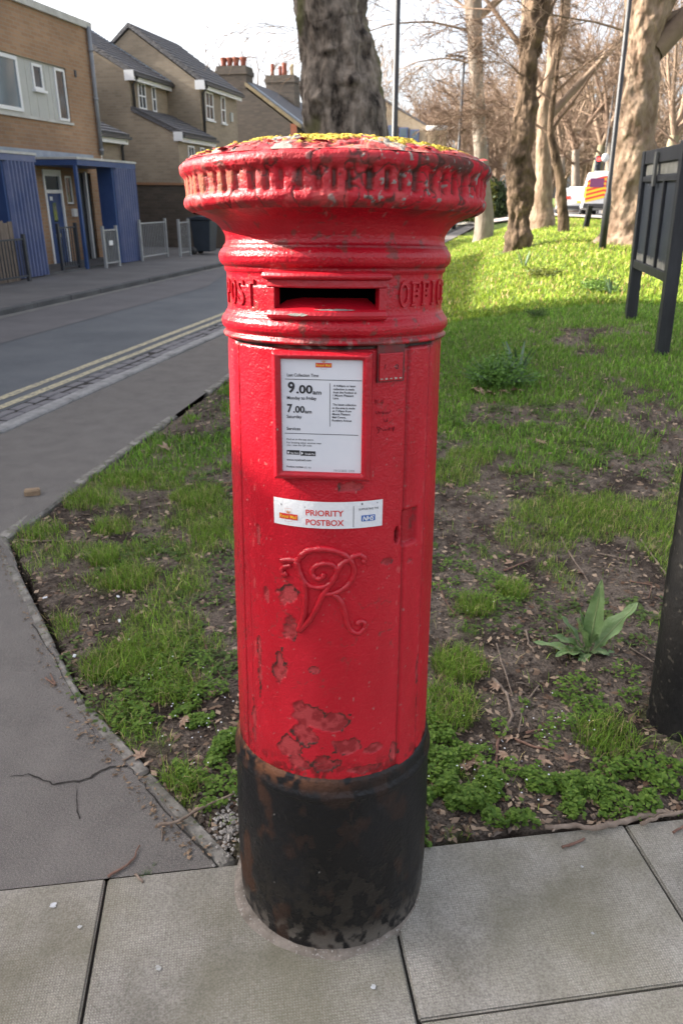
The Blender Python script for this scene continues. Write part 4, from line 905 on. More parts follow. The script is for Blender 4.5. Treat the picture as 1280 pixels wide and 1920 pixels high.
# door with transom
df = MB(); df.box(15.76, 15.82, NF - .02, NF + .1, .03, 2.03); df.box(16.39, 16.45, NF - .02, NF + .1, .03, 2.03); df.box(15.82, 16.39, NF - .02, NF + .1, 1.90, 2.03); df.box(15.82, 16.39, NF - .02, NF + .1, 1.55, 1.62)
fr_ = B.build(df, 'door_frame', M_WPVC); B.box('transom_pane', M_GLASS, 15.82, 16.39, NF + .03, NF + .05, 1.62, 1.90, fr_)
dr = B.box('door', M_BLUE, 15.82, 16.39, NF + .02, NF + .06, .05, 1.55); B.box('door_pane', M_GLASS, 16.02, 16.16, NF + .012, NF + .019, .95, 1.35, dr); B.box('letter_plate', M_STEEL, 16.0, 16.22, NF + .008, NF + .018, .62, .70, dr); B.box('number_plate', M_WPVC, 15.95, 16.05, NF + .008, NF + .018, 1.40, 1.48, dr)
B.window(16.62, 16.90, 1.32, 1.92, NF + .04, fw=.04, sill=False)
B.box('meter_box', M_WPVC, 16.72, 16.86, NF - .08, NF - .001, 1.05, 1.22)
B.box('door', M_DGREY, 17.15, 17.75, NF + .06, NF + .1, .03, 2.0); B.box('door', M_BLUE, 11.2, 12.0, NF + .06, NF + .1, .03, 2.0)
for x in (17.10, 17.46): B.box('door_post', M_WPVC, x, x + .05, NF - .03, NF + .05, .04, 2.02)
# taller wing of the same block, further along (beyond the picture), shaped to shade the foreground and big trunk
B2 = Bld('unseen_brick_wing', 'unseen taller brown brick wing of the block, shading the foreground', 'building', 3, 10.4)
mb = MB(); mb.box(1.5, 8.75, 10.4, 18, -.15, 9.5); B2.build(mb, 'wall', M_BRN); B2.box('parapet_coping', M_COPE, 1.46, 8.77, 10.33, 18.05, 9.503, 9.65)
for s in (2.2, 4.0, 6.6):
    for z in (1.0, 3.4, 6.0): B2.window(s, s + 1.0, z, z + 1.2, 10.4, bars=(2, 1))
B3 = Bld('unseen_brick_terrace', 'unseen long low brown brick terrace beside the taller wing', 'building', -6, 10.4)
mb = MB(); mb.box(-24, 1.48, 10.4, 18, -.15, 6.02); B3.build(mb, 'wall', M_BRN); B3.box('parapet_coping', M_COPE, -24, 1.455, 10.33, 18.05, 6.023, 6.14)  # unseen; height shaped so sun clears it onto the pillar's upper part
for s in (-20, -16, -12, -8, -4, -1):
    for z in (1.0, 3.6): B3.window(s, s + 1.2, z, z + 1.2, 10.4, bars=(2, 1))

# --- yellow brick houses stepping away, gables to the camera
def roof_slab(b, name, s0, s1, n0, z0, n1, z1, t=.12, m=None, parent=None):
    """sloping roof plate from eave (n0,z0) up to (n1,z1), running s0..s1"""
    mb = MB(); dn, dz = n1 - n0, z1 - z0; L = math.hypot(dn, dz); on, oz = -dz / L * t, dn / L * t
    mb.prism([(s0, n0, z0), (s0, n1, z1), (s0, n1 + on * .0, z1 + t * 1.15), (s0, n0 + on, z0 + oz)], (s1 - s0, 0, 0)); return b.build(mb, name, m or M_TILE, parent)
def tile_courses(b, roof, s0, s1, n0, z0, n1, z1, t, k):
    for i in range(k):
        a, c = i / k, (i + 1) / k; mb = MB(); dn, dz = n1 - n0, z1 - z0; L = math.hypot(dn, dz); on, oz = -dz / L, dn / L
        p = lambda f, h: (n0 + dn * f + on * h, z0 + dz * f + oz * h)
        q = [p(a, t + .004), p(c, t + .004), p(c, t + .012), p(a, t + .034)]
        mb.prism([(s0 - .02, y, z) for y, z in q], (s1 - s0 + .04, 0, 0)); b.build(mb, 'tile_course', M_TILE, roof)
A = Bld('brick_house', 'yellow brick house with lean-to front, next to the flat-roofed block', 'house', 25.6, 12.5)
sA, sB = 24.27, 27.0
mb = MB(); mb.prism([(sA, 12.53, -.15), (sA, 12.53, 5.02), (sA, 15.6, 6.72), (sA, 18.3, 5.02), (sA, 18.3, -.15)], (sB - sA - .02, 0, 0)); mb.prism([(sA - .002, 11.01, -.15), (sA - .002, 11.01, 3.30), (sA - .002, 12.528, 3.96), (sA - .002, 12.528, -.15)], (sB - sA - .02, 0, 0)); A.build(mb, 'wall', M_YBR)
rf = roof_slab(A, 'roof', sA - .06, sB - .01, 12.33, 4.92, 15.6, 6.77); tile_courses(A, rf, sA - .06, sB - .03, 12.33, 4.92, 15.6, 6.77, .12, 14)
roof_slab(A, 'rear_roof', sA - .06, sB - .01, 18.5, 4.92, 15.6, 6.77)
rl = roof_slab(A, 'lean_to_roof', sA - .05, sB - .01, 10.85, 3.22, 12.52, 3.96); tile_courses(A, rl, sA - .05, sB - .03, 10.85, 3.22, 12.52, 3.96, .12, 7)
A.box('gutter', M_DPIPE, sA - .05, sB - .02, 12.22, 12.33, 4.92, 5.0); A.box('eaves_board', M_WPVC, sA - .04, sB - .02, 12.34, 12.38, 4.80, 4.98); A.box('verge_end', M_WPVC, sA - .09, sA - .05, 12.30, 12.62, 4.80, 5.08)
A.box('gutter', M_DPIPE, sA - .05, sB + .1, 10.74, 10.85, 3.20, 3.28); A.box('eaves_board', M_WPVC, sA - .04, sB + .06, 10.86, 10.90, 3.08, 3.27); A.box('verge_end', M_WPVC, sA - .09, sA - .05, 10.82, 11.12, 3.10, 3.36)
b = MB(); b.tube([(sA + .12, 12.28, 4.9), (sA + .15, 12.47, 4.72), (sA + .15, 12.47, 3.9)], .04, 8); A.build(b, 'drainpipe', M_DPIPE)
A.window(24.80, 25.32, 4.08, 4.84, 12.53, bars=(2, 2), fw=.05); A.window(25.78, 26.06, 4.08, 4.84, 12.53, bars=(1, 2), fw=.05)
A.window(24.95, 25.45, 2.05, 3.02, 11.01, bars=(2, 2), fw=.05); A.window(25.95, 26.3, 2.05, 3.02, 11.01, bars=(1, 2), fw=.05)
b = MB()
for i in range(60):
    f = i / 60; n = 12.33 + f * 3.0; 
    if i % 2 == 0: b.box(sB - .16, sB - .03, n - .0, n + .06, 5.03 + f * 1.70, 5.13 + f * 1.70)
A.build(b, 'flashing', M_LEAD)
Bh = Bld('brick_house', 'yellow brick house with the highest gable and lead flashing', 'house', 28.5, 12.5)
e2 = 30.6
mb = MB(); mb.prism([(sB, 11.34, -.15), (sB, 11.34, 5.06), (sB, 13.75, 6.68), (sB, 16.6, 4.6), (sB, 16.6, -.15)], (e2 - sB, 0, 0)); Bh.build(mb, 'wall', M_YBR)
rf = roof_slab(Bh, 'roof', sB - .07, e2 + .05, 11.14, 4.98, 13.75, 6.73); tile_courses(Bh, rf, sB - .07, e2 + .02, 11.14, 4.98, 13.75, 6.73, .12, 12)
roof_slab(Bh, 'rear_roof', sB - .07, e2 + .05, 16.8, 4.5, 13.75, 6.73)
Bh.box('gutter', M_DPIPE, sB - .06, e2 + .1, 11.03, 11.14, 4.98, 5.06); Bh.box('eaves_board', M_WPVC, sB - .05, e2 + .06, 11.15, 11.19, 4.86, 5.04); Bh.box('verge_end', M_WPVC, sB - .10, sB - .06, 11.10, 11.45, 4.84, 5.12)
b = MB(); b.tube([(sB + .14, 11.1, 4.95), (sB + .16, 11.28, 4.75), (sB + .16, 11.28, 2.5)], .045, 8); Bh.build(b, 'drainpipe', M_DPIPE)
Bh.window(27.45, 28.15, 3.98, 4.86, 11.34, bars=(2, 2), fw=.055); Bh.window(28.9, 29.3, 3.98, 4.86, 11.34, bars=(1, 2), fw=.055)
Bh.window(27.7, 28.4, 2.0, 2.95, 11.34, bars=(3, 1), fw=.055); Bh.window(29.1, 29.6, 2.0, 2.85, 11.34, bars=(1, 1), fw=.055)
Bh.box('alarm_box', M_CREAM, 29.75, 29.95, 11.26, 11.338, 4.1, 4.4)
# small front extension peeping past the flat-roofed block
E_ = Bld('brick_extension', 'single-storey yellow brick extension with tiled lean-to roof behind the drainpipe', 'house', 19.6, 11.5)
mb = MB(); mb.prism([(18.6, 11.2, -.15), (18.6, 11.2, 3.0), (18.6, 12.7, 3.6), (18.6, 12.7, -.15)], (2.3, 0, 0)); E_.build(mb, 'wall', M_YBR)
mb = MB(); mb.prism([(18.45, 14.15, -.15), (18.45, 14.15, 5.0), (18.45, 16.5, 7.0), (18.45, 19, 5.0), (18.45, 19, -.15)], (5.7, 0, 0)); E_.build(mb, 'unseen_house', M_YBR)  # unseen house body added to keep sun off the pavement strip
rl = roof_slab(E_, 'roof', 18.5, 20.95, 10.98, 2.92, 12.7, 3.6); tile_courses(E_, rl, 18.5, 20.93, 10.98, 2.92, 12.7, 3.6, .12, 7)
E_.box('eaves_board', M_WPVC, 18.5, 20.93, 10.99, 11.03, 2.80, 2.96); E_.box('gutter', M_DPIPE, 18.5, 20.97, 10.88, 10.98, 2.92, 2.99)
b = MB(); b.tube([(20.85, 11.0, 2.9), (20.82, 11.13, 2.75), (20.82, 11.13, .05)], .04, 8); E_.build(b, 'drainpipe', M_DPIPE)
E_.window(19.35, 19.75, 1.6, 2.72, 11.2, bars=(1, 1), fw=.05)
# --- dark brick end house with chimneys
C = Bld('brick_house', 'sooty dark brick end house with two chimney stacks', 'house', 38, 12)
sC = 34.0
mb = MB(); mb.prism([(sC, 9.95, -.15), (sC, 9.95, 4.20), (sC, 12.3, 5.78), (sC, 13.5, 6.0), (sC, 18, 6.0), (sC, 18, -.15)], (14, 0, 0)); C.build(mb, 'wall', M_DBR)
C.box('corner_bricks', M_RBR, sC - .012, sC - .001, 9.95, 10.22, -.1, 4.35)
rf = roof_slab(C, 'roof', sC + .25, 48, 9.75, 4.10, 12.6, 6.05); 
b = MB(); b.prism([(sC - .05, 9.8, 4.18), (sC - .05, 12.2, 5.80), (sC - .05, 12.2, 5.95), (sC - .05, 9.8, 4.33)], (.3, 0, 0)); C.build(b, 'parapet_coping', mat('mossy_coping', (.22, .17, .09), (.32, .26, .17), scale=4, rough=.95))
b = MB(); b.prism([(sC + .26, 9.8, 4.36), (sC + .26, 12.3, 6.02), (sC + .26, 12.3, 6.07), (sC + .26, 9.8, 4.41)], (.4, 0, 0)); C.build(b, 'flashing', M_LEAD)
C.window(36, 37, 1.9, 3.4, 9.95, bars=(2, 2)); C.window(34.6, 35.3, 2.2, 3.5, 9.95, bars=(1, 2))
def chimney(s0, s1, n0, n1, z0, z1, pots, m=M_DBR):
    ch = C.box('chimney', m, s0, s1, n0, n1, z0, z1); C.box('chimney_cap', M_DBR, s0 - .05, s1 + .05, n0 - .05, n1 + .05, z1 - .32, z1 - .16, ch)
    for (n, h, r, fl, mm) in pots:
        b = MB(); prof = [(r, 0), (r * .92, h * .45), (r * (1.35 if fl else .95), h * .9), (r * (1.35 if fl else .95), h), (r * .8, h), (r * .7, h * .6)]
        b.lathe(prof, 12, ((s0 + s1) / 2, n, z1)); C.build(b, 'chimney_pot', mm, ch)
M_PALEPOT = mat('pale_pot', (.50, .38, .20), (.56, .44, .26), scale=4, rough=.9)
chimney(33.99, 34.9, 12.15, 13.45, 5.7, 6.55, [(12.4, .36, .12, True, M_TERRA), (12.72, .36, .12, True, M_TERRA), (13.0, .36, .12, True, M_TERRA), (13.28, .36, .12, True, M_TERRA)])
chimney(39.8, 40.8, 11.75, 13.2, 5.3, 6.95, [(13.0, .55, .10, False, M_TERRA), (12.6, .45, .09, False, M_TERRA), (12.38, .58, .13, False, M_TERRA), (12.0, .52, .09, False, M_PALEPOT)])
# --- dark garden wall, gate, railings, bin
G = Bld('garden_wall', 'dark brick garden wall with tile coping between the houses', 'wall', 22.5, 10.8)
G.box('wall', M_DBR2, 22.5, 22.72, 8.85, 13.0, -.15, 1.80); G.box('coping', mat('rust_coping', (.30, .15, .07), (.24, .14, .09), scale=5, rough=.9), 22.46, 22.76, 8.82, 13.0, 1.803, 1.87)
def railing(name, label, cat, s0, s1, n, z1, step, m, post=.028, infill=None, bars=True):
    R = Bld(name, label, cat, (s0 + s1) / 2, n)
    for x in (s0, s1): 
        b = MB(); b.box(x - post, x + post, n - post, n + post, .03, z1 + .06); R.build(b, 'post', m)
    for z in (.12, z1 - .04):
        b = MB(); b.box(s0 + post, s1 - post, n - .014, n + .014, z, z + .03); R.build(b, 'rail', m)
    if infill: R.box('panel', infill, s0 + post, s1 - post, n + .016, n + .022, .16, z1 - .05)
    if bars:
        x = s0 + post + step
        while x < s1 - post - .01:
            b = MB(); b.box(x - .006, x + .006, n - .007, n + .007, .15, z1 - .04); R.build(b, 'bar', m); x += step
    return R
g1 = railing('metal_gate', 'grey metal gate with dark panel beside the blue porch screen', 'gate', 15.50, 16.08, 8.95, .84, .075, M_STEEL, infill=M_DGREY)
b = MB(); b.box(15.68, 15.84, 8.915, 8.93, .50, .60); g1.build(b, 'number_sign', M_WPVC)
railing('metal_railing', 'low galvanised railing in front of the dark garden wall', 'railing', 17.45, 18.85, 9.08, .92, .09, M_STEEL)
railing('metal_railing', 'short galvanised railing panel next to the wheelie bin', 'railing', 19.0, 19.62, 8.78, .90, .09, M_STEEL)
railing('metal_railing', 'low metal railing in front of the blue front door', 'railing', 14.45, 15.10, 9.35, .92, .09, M_DGREY)
railing('metal_railing', 'thin metal railing in front of the timber boards', 'railing', 11.4, 12.7, 8.95, .80, .09, M_DGREY)
tf = Bld('timber_fence', 'weathered vertical board fence beside the blue corrugated screen', 'fence', 12.0, 9.15)
for i, x in enumerate(np.arange(10.6, 12.72, .125)): tf.box('board', M_WOODF, x, x + .115, 9.15 + .006 * (i % 2), 9.17 + .006 * (i % 2), .03, 1.05 + .02 * (i % 3))
tf.box('rail', M_WOODF, 10.6, 12.7, 9.18, 9.22, .75, .83)
# wheelie bin
bi = Bld('wheelie_bin', 'dark grey wheelie bin standing at the end of the garden wall', 'bin', 21.2, 8.35); bi.e.location = W(20.15, 8.55)
M_BIN = mat('bin_plastic', (.022, .03, .042), (.03, .04, .055), scale=4, rough=.45)
b = MB(); b.add([(21.0, 8.15, .12), (21.45, 8.15, .12), (21.45, 8.6, .12), (21.0, 8.6, .12), (20.94, 8.08, .92), (21.52, 8.08, .92), (21.52, 8.66, .92), (20.94, 8.66, .92)], [(0, 3, 2, 1), (4, 5, 6, 7), (0, 1, 5, 4), (1, 2, 6, 5), (2, 3, 7, 6), (3, 0, 4, 7)]); bi.build(b, 'body', M_BIN, bevel=.02)
b = MB(); b.prism([(20.90, 8.04, .925), (20.90, 8.70, .925), (20.90, 8.72, .97), (20.90, 8.4, 1.03), (20.90, 8.05, .99)], (.66, 0, 0)); bi.build(b, 'lid', M_BIN, bevel=.012)
for x in (20.98, 21.44):
    b = MB(); b.tube([(x, 8.62, .13), (x + .05, 8.62, .13)], .10, 14); bi.build(b, 'wheel', M_DPIPE)
# --- far buff brick building with blue window bays and a round stair tower
F = Bld('far_building', 'distant buff brick building with blue window bays and round tower', 'building', 62, 9)
sF = 60.0
mb = MB(); mb.prism([(sF, 7.75, -.1), (sF, 7.75, 6.2), (sF, 10.9, 7.85), (sF, 14, 6.2), (sF, 14, -.1)], (14, 0, 0)); F.build(mb, 'wall', M_FBR)
roof_slab(F, 'roof', sF - .1, 74, 7.6, 6.12, 10.9, 7.9)
roof_slab(F, 'rear_roof', sF - .1, 74, 14.2, 6.12, 10.9, 7.9)
b = MB(); b.lathe([(.72, -.1), (.72, 6.0), (.78, 6.0), (.78, 6.22), (.1, 6.25)], 20, (sF + .2, 7.05, 0)); F.build(b, 'stair_tower', M_FBR)
b = MB(); b.lathe([(.80, 5.85), (.80, 6.18), (.1, 6.2)], 20, (sF + .2, 7.05, 0.06)); F.build(b, 'tower_cap', M_COPE)
for i, (n0, n1, z) in enumerate(((8.3, 8.95, 5.05), (9.1, 9.75, 5.2), (9.9, 10.55, 5.35), (10.7, 11.3, 5.4))):
    w = F.box('window', M_BLUE2, sF - .25, sF - .002, n0, n1, z, z + .95); F.box('pane', M_GLASS2, sF - .27, sF - .252, n0 + .08, n1 - .08, z + .35, z + .88, w)
for i in range(8): F.box('balcony_rail', M_COPE, sF - .5, sF - .42, 7.7 + i * .55, 7.75 + i * .55, 4.0, 4.75)
F.box('balcony', M_FBR, sF - .55, sF - .28, 7.6, 12, 3.6, 4.0); F.box('handrail', M_COPE, sF - .52, sF - .40, 7.6, 12, 4.75, 4.82)
# ------------------------------------------------------------------ trees
def bark(name, c1, c2, scale=3.0, bump=.9, bscale=14, c3=None):
    return mat(name, c1, c2, scale=scale, rough=.95, bump=bump, bscale=bscale, speck=(2.2, .58, c3) if c3 else None, stretch=(1, 1, .45), spec=.2)
M_BK1 = bark('bark_big_plane', (.028, .022, .018), (.30, .245, .195), 11, c3=(.13, .12, .06)); M_BK2 = bark('bark_pale', (.19, .15, .118), (.32, .27, .22), 3, .6, 10)
M_BK3 = bark('bark_burr', (.05, .034, .023), (.20, .138, .092), 6, 1.0, 12); M_BK4 = bark('bark_plane', (.15, .098, .066), (.34, .25, .178), 5, .9, 9)
M_BK5 = bark('bark_green', (.17, .145, .09), (.27, .235, .155), 3, .5, 10); M_TWIG = mat('twigs', (.135, .085, .057), (.22, .148, .10), scale=2, rough=.9); M_TWIG2 = mat('twigs_pale', (.18, .123, .083), (.28, .20, .137), scale=2, rough=.9)
def trunk_mesh(name, path, rads, m, parent, seed, burr=.1, bf=2.2, ns=40, seg=14, fl=.0, fine=.03, ff=9, lump=None):
    """tube along path with noise-displaced bark"""
    P = []; Rd = []
    path = [Vector(p) for p in path]; n = len(path)
    for i in range(n - 1):
        p0, p1, p2, p3 = path[max(i-1,0)], path[i], path[i+1], path[min(i+2,n-1)]
        for k in range(seg):
            t = k / seg; P.append(.5 * ((2*p1) + (-p0+p2)*t + (2*p0-5*p1+4*p2-p3)*t*t + (-p0+3*p1-3*p2+p3)*t**3)); Rd.append(rads[i] + (rads[i+1] - rads[i]) * t)
    P.append(path[-1]); Rd.append(rads[-1]); K = len(P)
    C = np.array(P); rad = np.array(Rd)
    T = np.gradient(C, axis=0); T /= np.linalg.norm(T, axis=1)[:, None]
    ax = np.array([1., 0, 0]); A = np.cross(T, np.broadcast_to(np.array([0, 1., 0]), T.shape)); A /= np.linalg.norm(A, axis=1)[:, None]; Bv = np.cross(A, T)
    w = np.linspace(0, 2 * math.pi, ns, endpoint=False); cw, sw = np.cos(w)[None, :, None], np.sin(w)[None, :, None]
    D = A[:, None, :] * cw + Bv[:, None, :] * sw
    Q = C[:, None, :] + D * rad[:, None, None]
    r0 = rad.max(); nx_ = Q * bf + seed * 7.7
    f = fbm(nx_[..., 0], nx_[..., 1], nx_[..., 2] * .7, o=3) - .5
    g2 = Q * ff + seed; f2 = fbm(g2[..., 0], g2[..., 1], g2[..., 2] * .5, o=4) - .5
    ridge = 1 - np.abs(2 * fbm(nx_[..., 0] * 2, nx_[..., 1] * 2, nx_[..., 2] * 1.2, o=3) - 1)
    disp = burr * 2 * f + fine * 2 * f2 + burr * .5 * (ridge - .7)
    if lump:
        for (k, ang, s, h) in lump:
            kk = np.arange(K)[:, None] / K; da = np.angle(np.exp(1j * (w[None, :] - ang))); disp = disp + h * np.exp(-((kk - k) / s[0])**2 - (da / s[1])**2)
    if fl > 0:
        zz = C[:, 2] - C[0, 2]; but = np.clip(1 - zz / (fl * 3), 0, 1)[:, None] ** 2; disp = disp + fl * but * (.6 + .6 * np.cos(w[None, :] * 5 + seed))
    Q = Q + D * disp[..., None]
    return mesh_np(name, Q.reshape(-1, 3) - np.array(parent.location), grid_faces(K, ns, wrap=True), m, parent)
class Twigs:
    """collects tapered branches as numpy tubes"""
    def __init__(s, seed): s.r = random.Random(seed); s.V = []; s.F = []; s.n = 0; s.minr = 0.0
    def seg(s, P, R, k):
        P = np.array([tuple(p) for p in P]); T = np.gradient(P, axis=0); T /= (np.linalg.norm(T, axis=1)[:, None] + 1e-9)
        ref = np.array([0, 0, 1.]) if abs(T[0, 2]) < .9 else np.array([1., 0, 0])
        A = np.cross(T, ref); A /= (np.linalg.norm(A, axis=1)[:, None] + 1e-9); B_ = np.cross(A, T)
        w = np.linspace(0, 2 * math.pi, k, endpoint=False)
        Q = P[:, None, :] + (A[:, None, :] * np.cos(w)[None, :, None] + B_[:, None, :] * np.sin(w)[None, :, None]) * np.array(R)[:, None, None]
        s.V.append(Q.reshape(-1, 3)); s.F.append(grid_faces(len(P), k, wrap=True) + s.n); s.n += len(P) * k
    def grow(s, p, d, L, r, lev, maxlev, nchild, droop=0.0, spread=.7, wig=.38, nseg=6, tip=.25):
        rr = s.r; P = [Vector(p)]; d = Vector(d).normalized(); D = [d.copy()]
        for i in range(nseg):
            d = (d + Vector((rr.gauss(0, wig), rr.gauss(0, wig), rr.gauss(0, wig) * .7 - droop)) * (1.6 / nseg) ).normalized(); P.append(P[-1] + d * (L / nseg)); D.append(d.copy())
        r = max(r, s.minr); R = [r * (1 - (1 - tip) * i / nseg) for i in range(nseg + 1)]
        s.seg(P, R, 8 if r > .06 else (5 if r > .02 else 3))
        if lev >= maxlev: return
        for c in range(nchild[min(lev, len(nchild) - 1)]):
            t = rr.uniform(.25, 1.0) * nseg; i = min(int(t), nseg - 1); q = P[i].lerp(P[i + 1], t - i); dd = D[i]
            ax = dd.orthogonal().normalized(); ax = Matrix.Rotation(rr.uniform(0, 6.283), 3, dd) @ ax
            nd = (dd + ax * rr.uniform(spread * .6, spread * 1.5)).normalized()
            s.grow(q, nd, L * rr.uniform(.38, .72), R[i] * rr.uniform(.25, .45), lev + 1, maxlev, nchild, droop, spread, wig * 1.15, max(2 if getattr(s, 'coarse', False) else 3, nseg - 1), tip)
    def mesh(s, name, m, parent):
        V = np.concatenate(s.V) - np.array(parent.location); return mesh_np(name, V, np.concatenate(s.F), m, parent)
def ground_at(x, y): return float(terr(x, y)) - .02

# T1: big trunk just behind the pillar box
yb = 7.3
def row(u0, u1, v, y): a, b = gy(u0, v, y), gy(u1, v, y); return (a + b) / 2, (b - a).length / 2
rows = [row(571, 727, 262, yb), row(566, 722, 215, yb), row(566, 712, 150, yb), row(562, 702, 100, yb), row(554, 690, 45, yb), row(546, 688, 0, yb)]
c0 = rows[0][0]; zb = ground_at(c0.x, yb)
t1 = empty('plane_tree', (c0.x, yb, zb)); tag(t1, 'thick dark grey-brown tree trunk standing right behind the pillar box', 'tree')
path = [(c0.x + .02, yb, zb - .1), (c0.x + .02, yb, zb + .7)] + [r[0] for r in rows] + [rows[-1][0] + Vector((-.1, .05, .9)), rows[-1][0] + Vector((-.1, .1, 2.3))]
rad = [rows[0][1] * 1.28, rows[0][1] * 1.05] + [r[1] * .97 for r in rows] + [rows[-1][1] * .95, rows[-1][1] * .8]
trunk_mesh('trunk', path, rad, M_BK1, t1, 3, burr=.06, bf=3.6, ns=150, seg=34, fl=.12, fine=.05, ff=13, lump=[(.42, 4.5, (.02, .25), .05), (.55, 4.9, (.018, .2), .05), (.38, 5.3, (.02, .22), .05)])
tw = Twigs(5); top = Vector(path[-1])
for k in range(5):
    a = k * 1.256; tw.grow(top - Vector((0, 0, .2)), (math.cos(a) * .8, math.sin(a) * .8, 1.1), 5.5, .16, 0, 3, [4, 4, 3], .02, .7)
tw.mesh('crown', M_TWIG, t1)

# trees on the sunlit bank
def bank_tree(name, label, pts, y, m, seed, burr, fl, crown_m, limbs, ns=44, fine=.02, ff=8, group=None, bf=2.5):
    """pts: (u_left, u_right, v) from foot to the top of the picture, on a tree standing at depth y"""
    R = [row(a, b, v, y) for a, b, v in pts]; base = R[0][0]; zb = ground_at(base.x, y)
    t = empty(name, (base.x, y, zb)); tag(t, label, 'tree', group)
    path = [(base.x, y, zb - .15)] + [r[0] for r in R[0:]]; rad = [R[0][1] * 1.1] + [r[1] for r in R]
    if path[0][2] > path[1].z - .05: path[0] = (base.x, y, path[1].z - .3)
    top = R[-1][0]; prev = R[-2][0]; d = (top - prev).normalized(); path += [top + d * 1.2, top + d * 3.0]; rad += [R[-1][1] * .95, R[-1][1] * .75]
    trunk_mesh('trunk', path, rad, m, t, seed, burr=burr, bf=bf, ns=ns, seg=18, fl=fl, fine=fine, ff=ff)
    tw = Twigs(seed); tw.minr = .00036 * y
    for (u, v, du, dz, dy, L, r, nch, droop, mx) in limbs:
        p = gy(u, v, y); tw.grow(p, (du, dy, dz), L, r, 0, mx, nch, droop, .75)
    tp = Vector(path[-1])
    for k in range(4):
        a = k * 1.57 + seed; tw.grow(tp - Vector((0, 0, .1)), (math.cos(a) * .8, math.sin(a) * .8, 1), 5.0, rad[-1] * .5, 0, 3, [4, 4, 3], .03, .7)
    tw.mesh('crown', crown_m, t)
    return t
# pale plane beyond the cap
bank_tree('plane_tree', 'slim pale-barked tree rising beyond the pillar box cap', [(890, 925, 412), (892, 916, 330), (885, 910, 240), (880, 906, 160), (876, 904, 80), (870, 902, 0)], 27, M_BK2, 11, .015, .05, M_TWIG2,
    [(885, 120, -1, .35, .2, 2.6, .034, [9, 7, 4], .42, 3), (884, 60, -1, .5, -.3, 4.0, .04, [10, 7, 5], .5, 3), (900, 30, .9, .9, 0, 5, .12, [6, 5, 4], .05, 3), (880, 20, -1, .8, .3, 5.0, .04, [11, 8, 4], .4, 3)])
# dark burr tree
bank_tree('burr_tree', 'dark gnarled tree trunk covered in burrs on the sunlit bank', [(950, 994, 436), (952, 994, 405), (953, 1000, 370), (953, 998, 320), (960, 1002, 260), (968, 1004, 190), (972, 1010, 130), (978, 1014, 80), (985, 1022, 30), (990, 1028, 0)], 16.5, M_BK3, 21, .10, .05, M_TWIG,
    [(982, 95, -.8, .9, .2, 2.2, .06, [9, 8, 5], .02, 3), (985, 150, -.9, .4, -.3, 1.3, .018, [12, 9, 5], .05, 3), (975, 200, -1, .15, .2, 1.2, .016, [13, 9, 5], .12, 3), (968, 240, -1, .3, .1, .9, .012, [12, 8, 4], .1, 3), (1000, 170, .8, .5, .2, 1.1, .018, [12, 8, 4], .05, 3), (1010, 60, .7, .9, .3, 2.2, .045, [9, 8, 5], .02, 3)], ns=80, fine=.07, ff=9, bf=3.5)
# forked tree behind it
bank_tree('plane_tree', 'forked grey-brown tree just behind the burr tree', [(992, 1040, 412), (1000, 1034, 380), (1003, 1032, 320), (1006, 1030, 250), (1012, 1032, 180), (1030, 1052, 100), (1048, 1066, 30), (1052, 1068, 0)], 22.5, M_BK4, 31, .035, .10, M_TWIG2,
    [(1020, 230, .75, 1, .2, 6, .115, [6, 6, 4], .0, 3), (1015, 180, -.35, 1, .2, 6, .12, [6, 5, 4], .0, 3), (1040, 150, 1, .45, .1, 3.0, .03, [12, 9, 5], .05, 3), (1030, 130, .2, 1, .2, 5, .09, [6, 5, 4], 0, 3)])
# small crooked tree
bank_tree('young_tree', 'small crooked tree with a bent stem beside the forked tree', [(1046, 1066, 422), (1044, 1062, 385), (1041, 1058, 335), (1032, 1047, 290), (1025, 1037, 245), (1030, 1040, 190), (1038, 1046, 145), (1046, 1053, 60), (1050, 1056, 0)], 19, M_BK3, 41, .012, .07, M_TWIG,
    [(1030, 255, .6, 1, 0, 2.2, .04, [7, 6, 4], .02, 3), (1027, 250, -.9, .5, .2, 1.6, .03, [7, 6, 3], .05, 3), (1034, 180, .9, .7, .1, 2.2, .035, [7, 6, 4], .05, 3), (1034, 190, -.8, .5, .1, 2.0, .03, [8, 6, 4], .1, 3)], ns=24)
# big plane by the notice board
bank_tree('plane_tree', 'massive lumpy plane tree trunk beside the black notice board', [(1122, 1252, 440), (1134, 1240, 405), (1142, 1234, 360), (1148, 1232, 300), (1158, 1228, 230), (1168, 1230, 160), (1172, 1234, 100), (1174, 1242, 50), (1178, 1262, 0)], 16.0, M_BK4, 51, .095, .16, M_TWIG2,
    [(1225, 95, .9, .85, -.1, 5, .22, [6, 5, 4], .0, 3), (1180, 60, -.9, .4, .3, 2.0, .025, [12, 9, 5], .15, 3), (1235, 40, 1, .5, .3, 3.5, .08, [7, 6, 4], .05, 3)], ns=110, fine=.07, ff=7, bf=3.2)
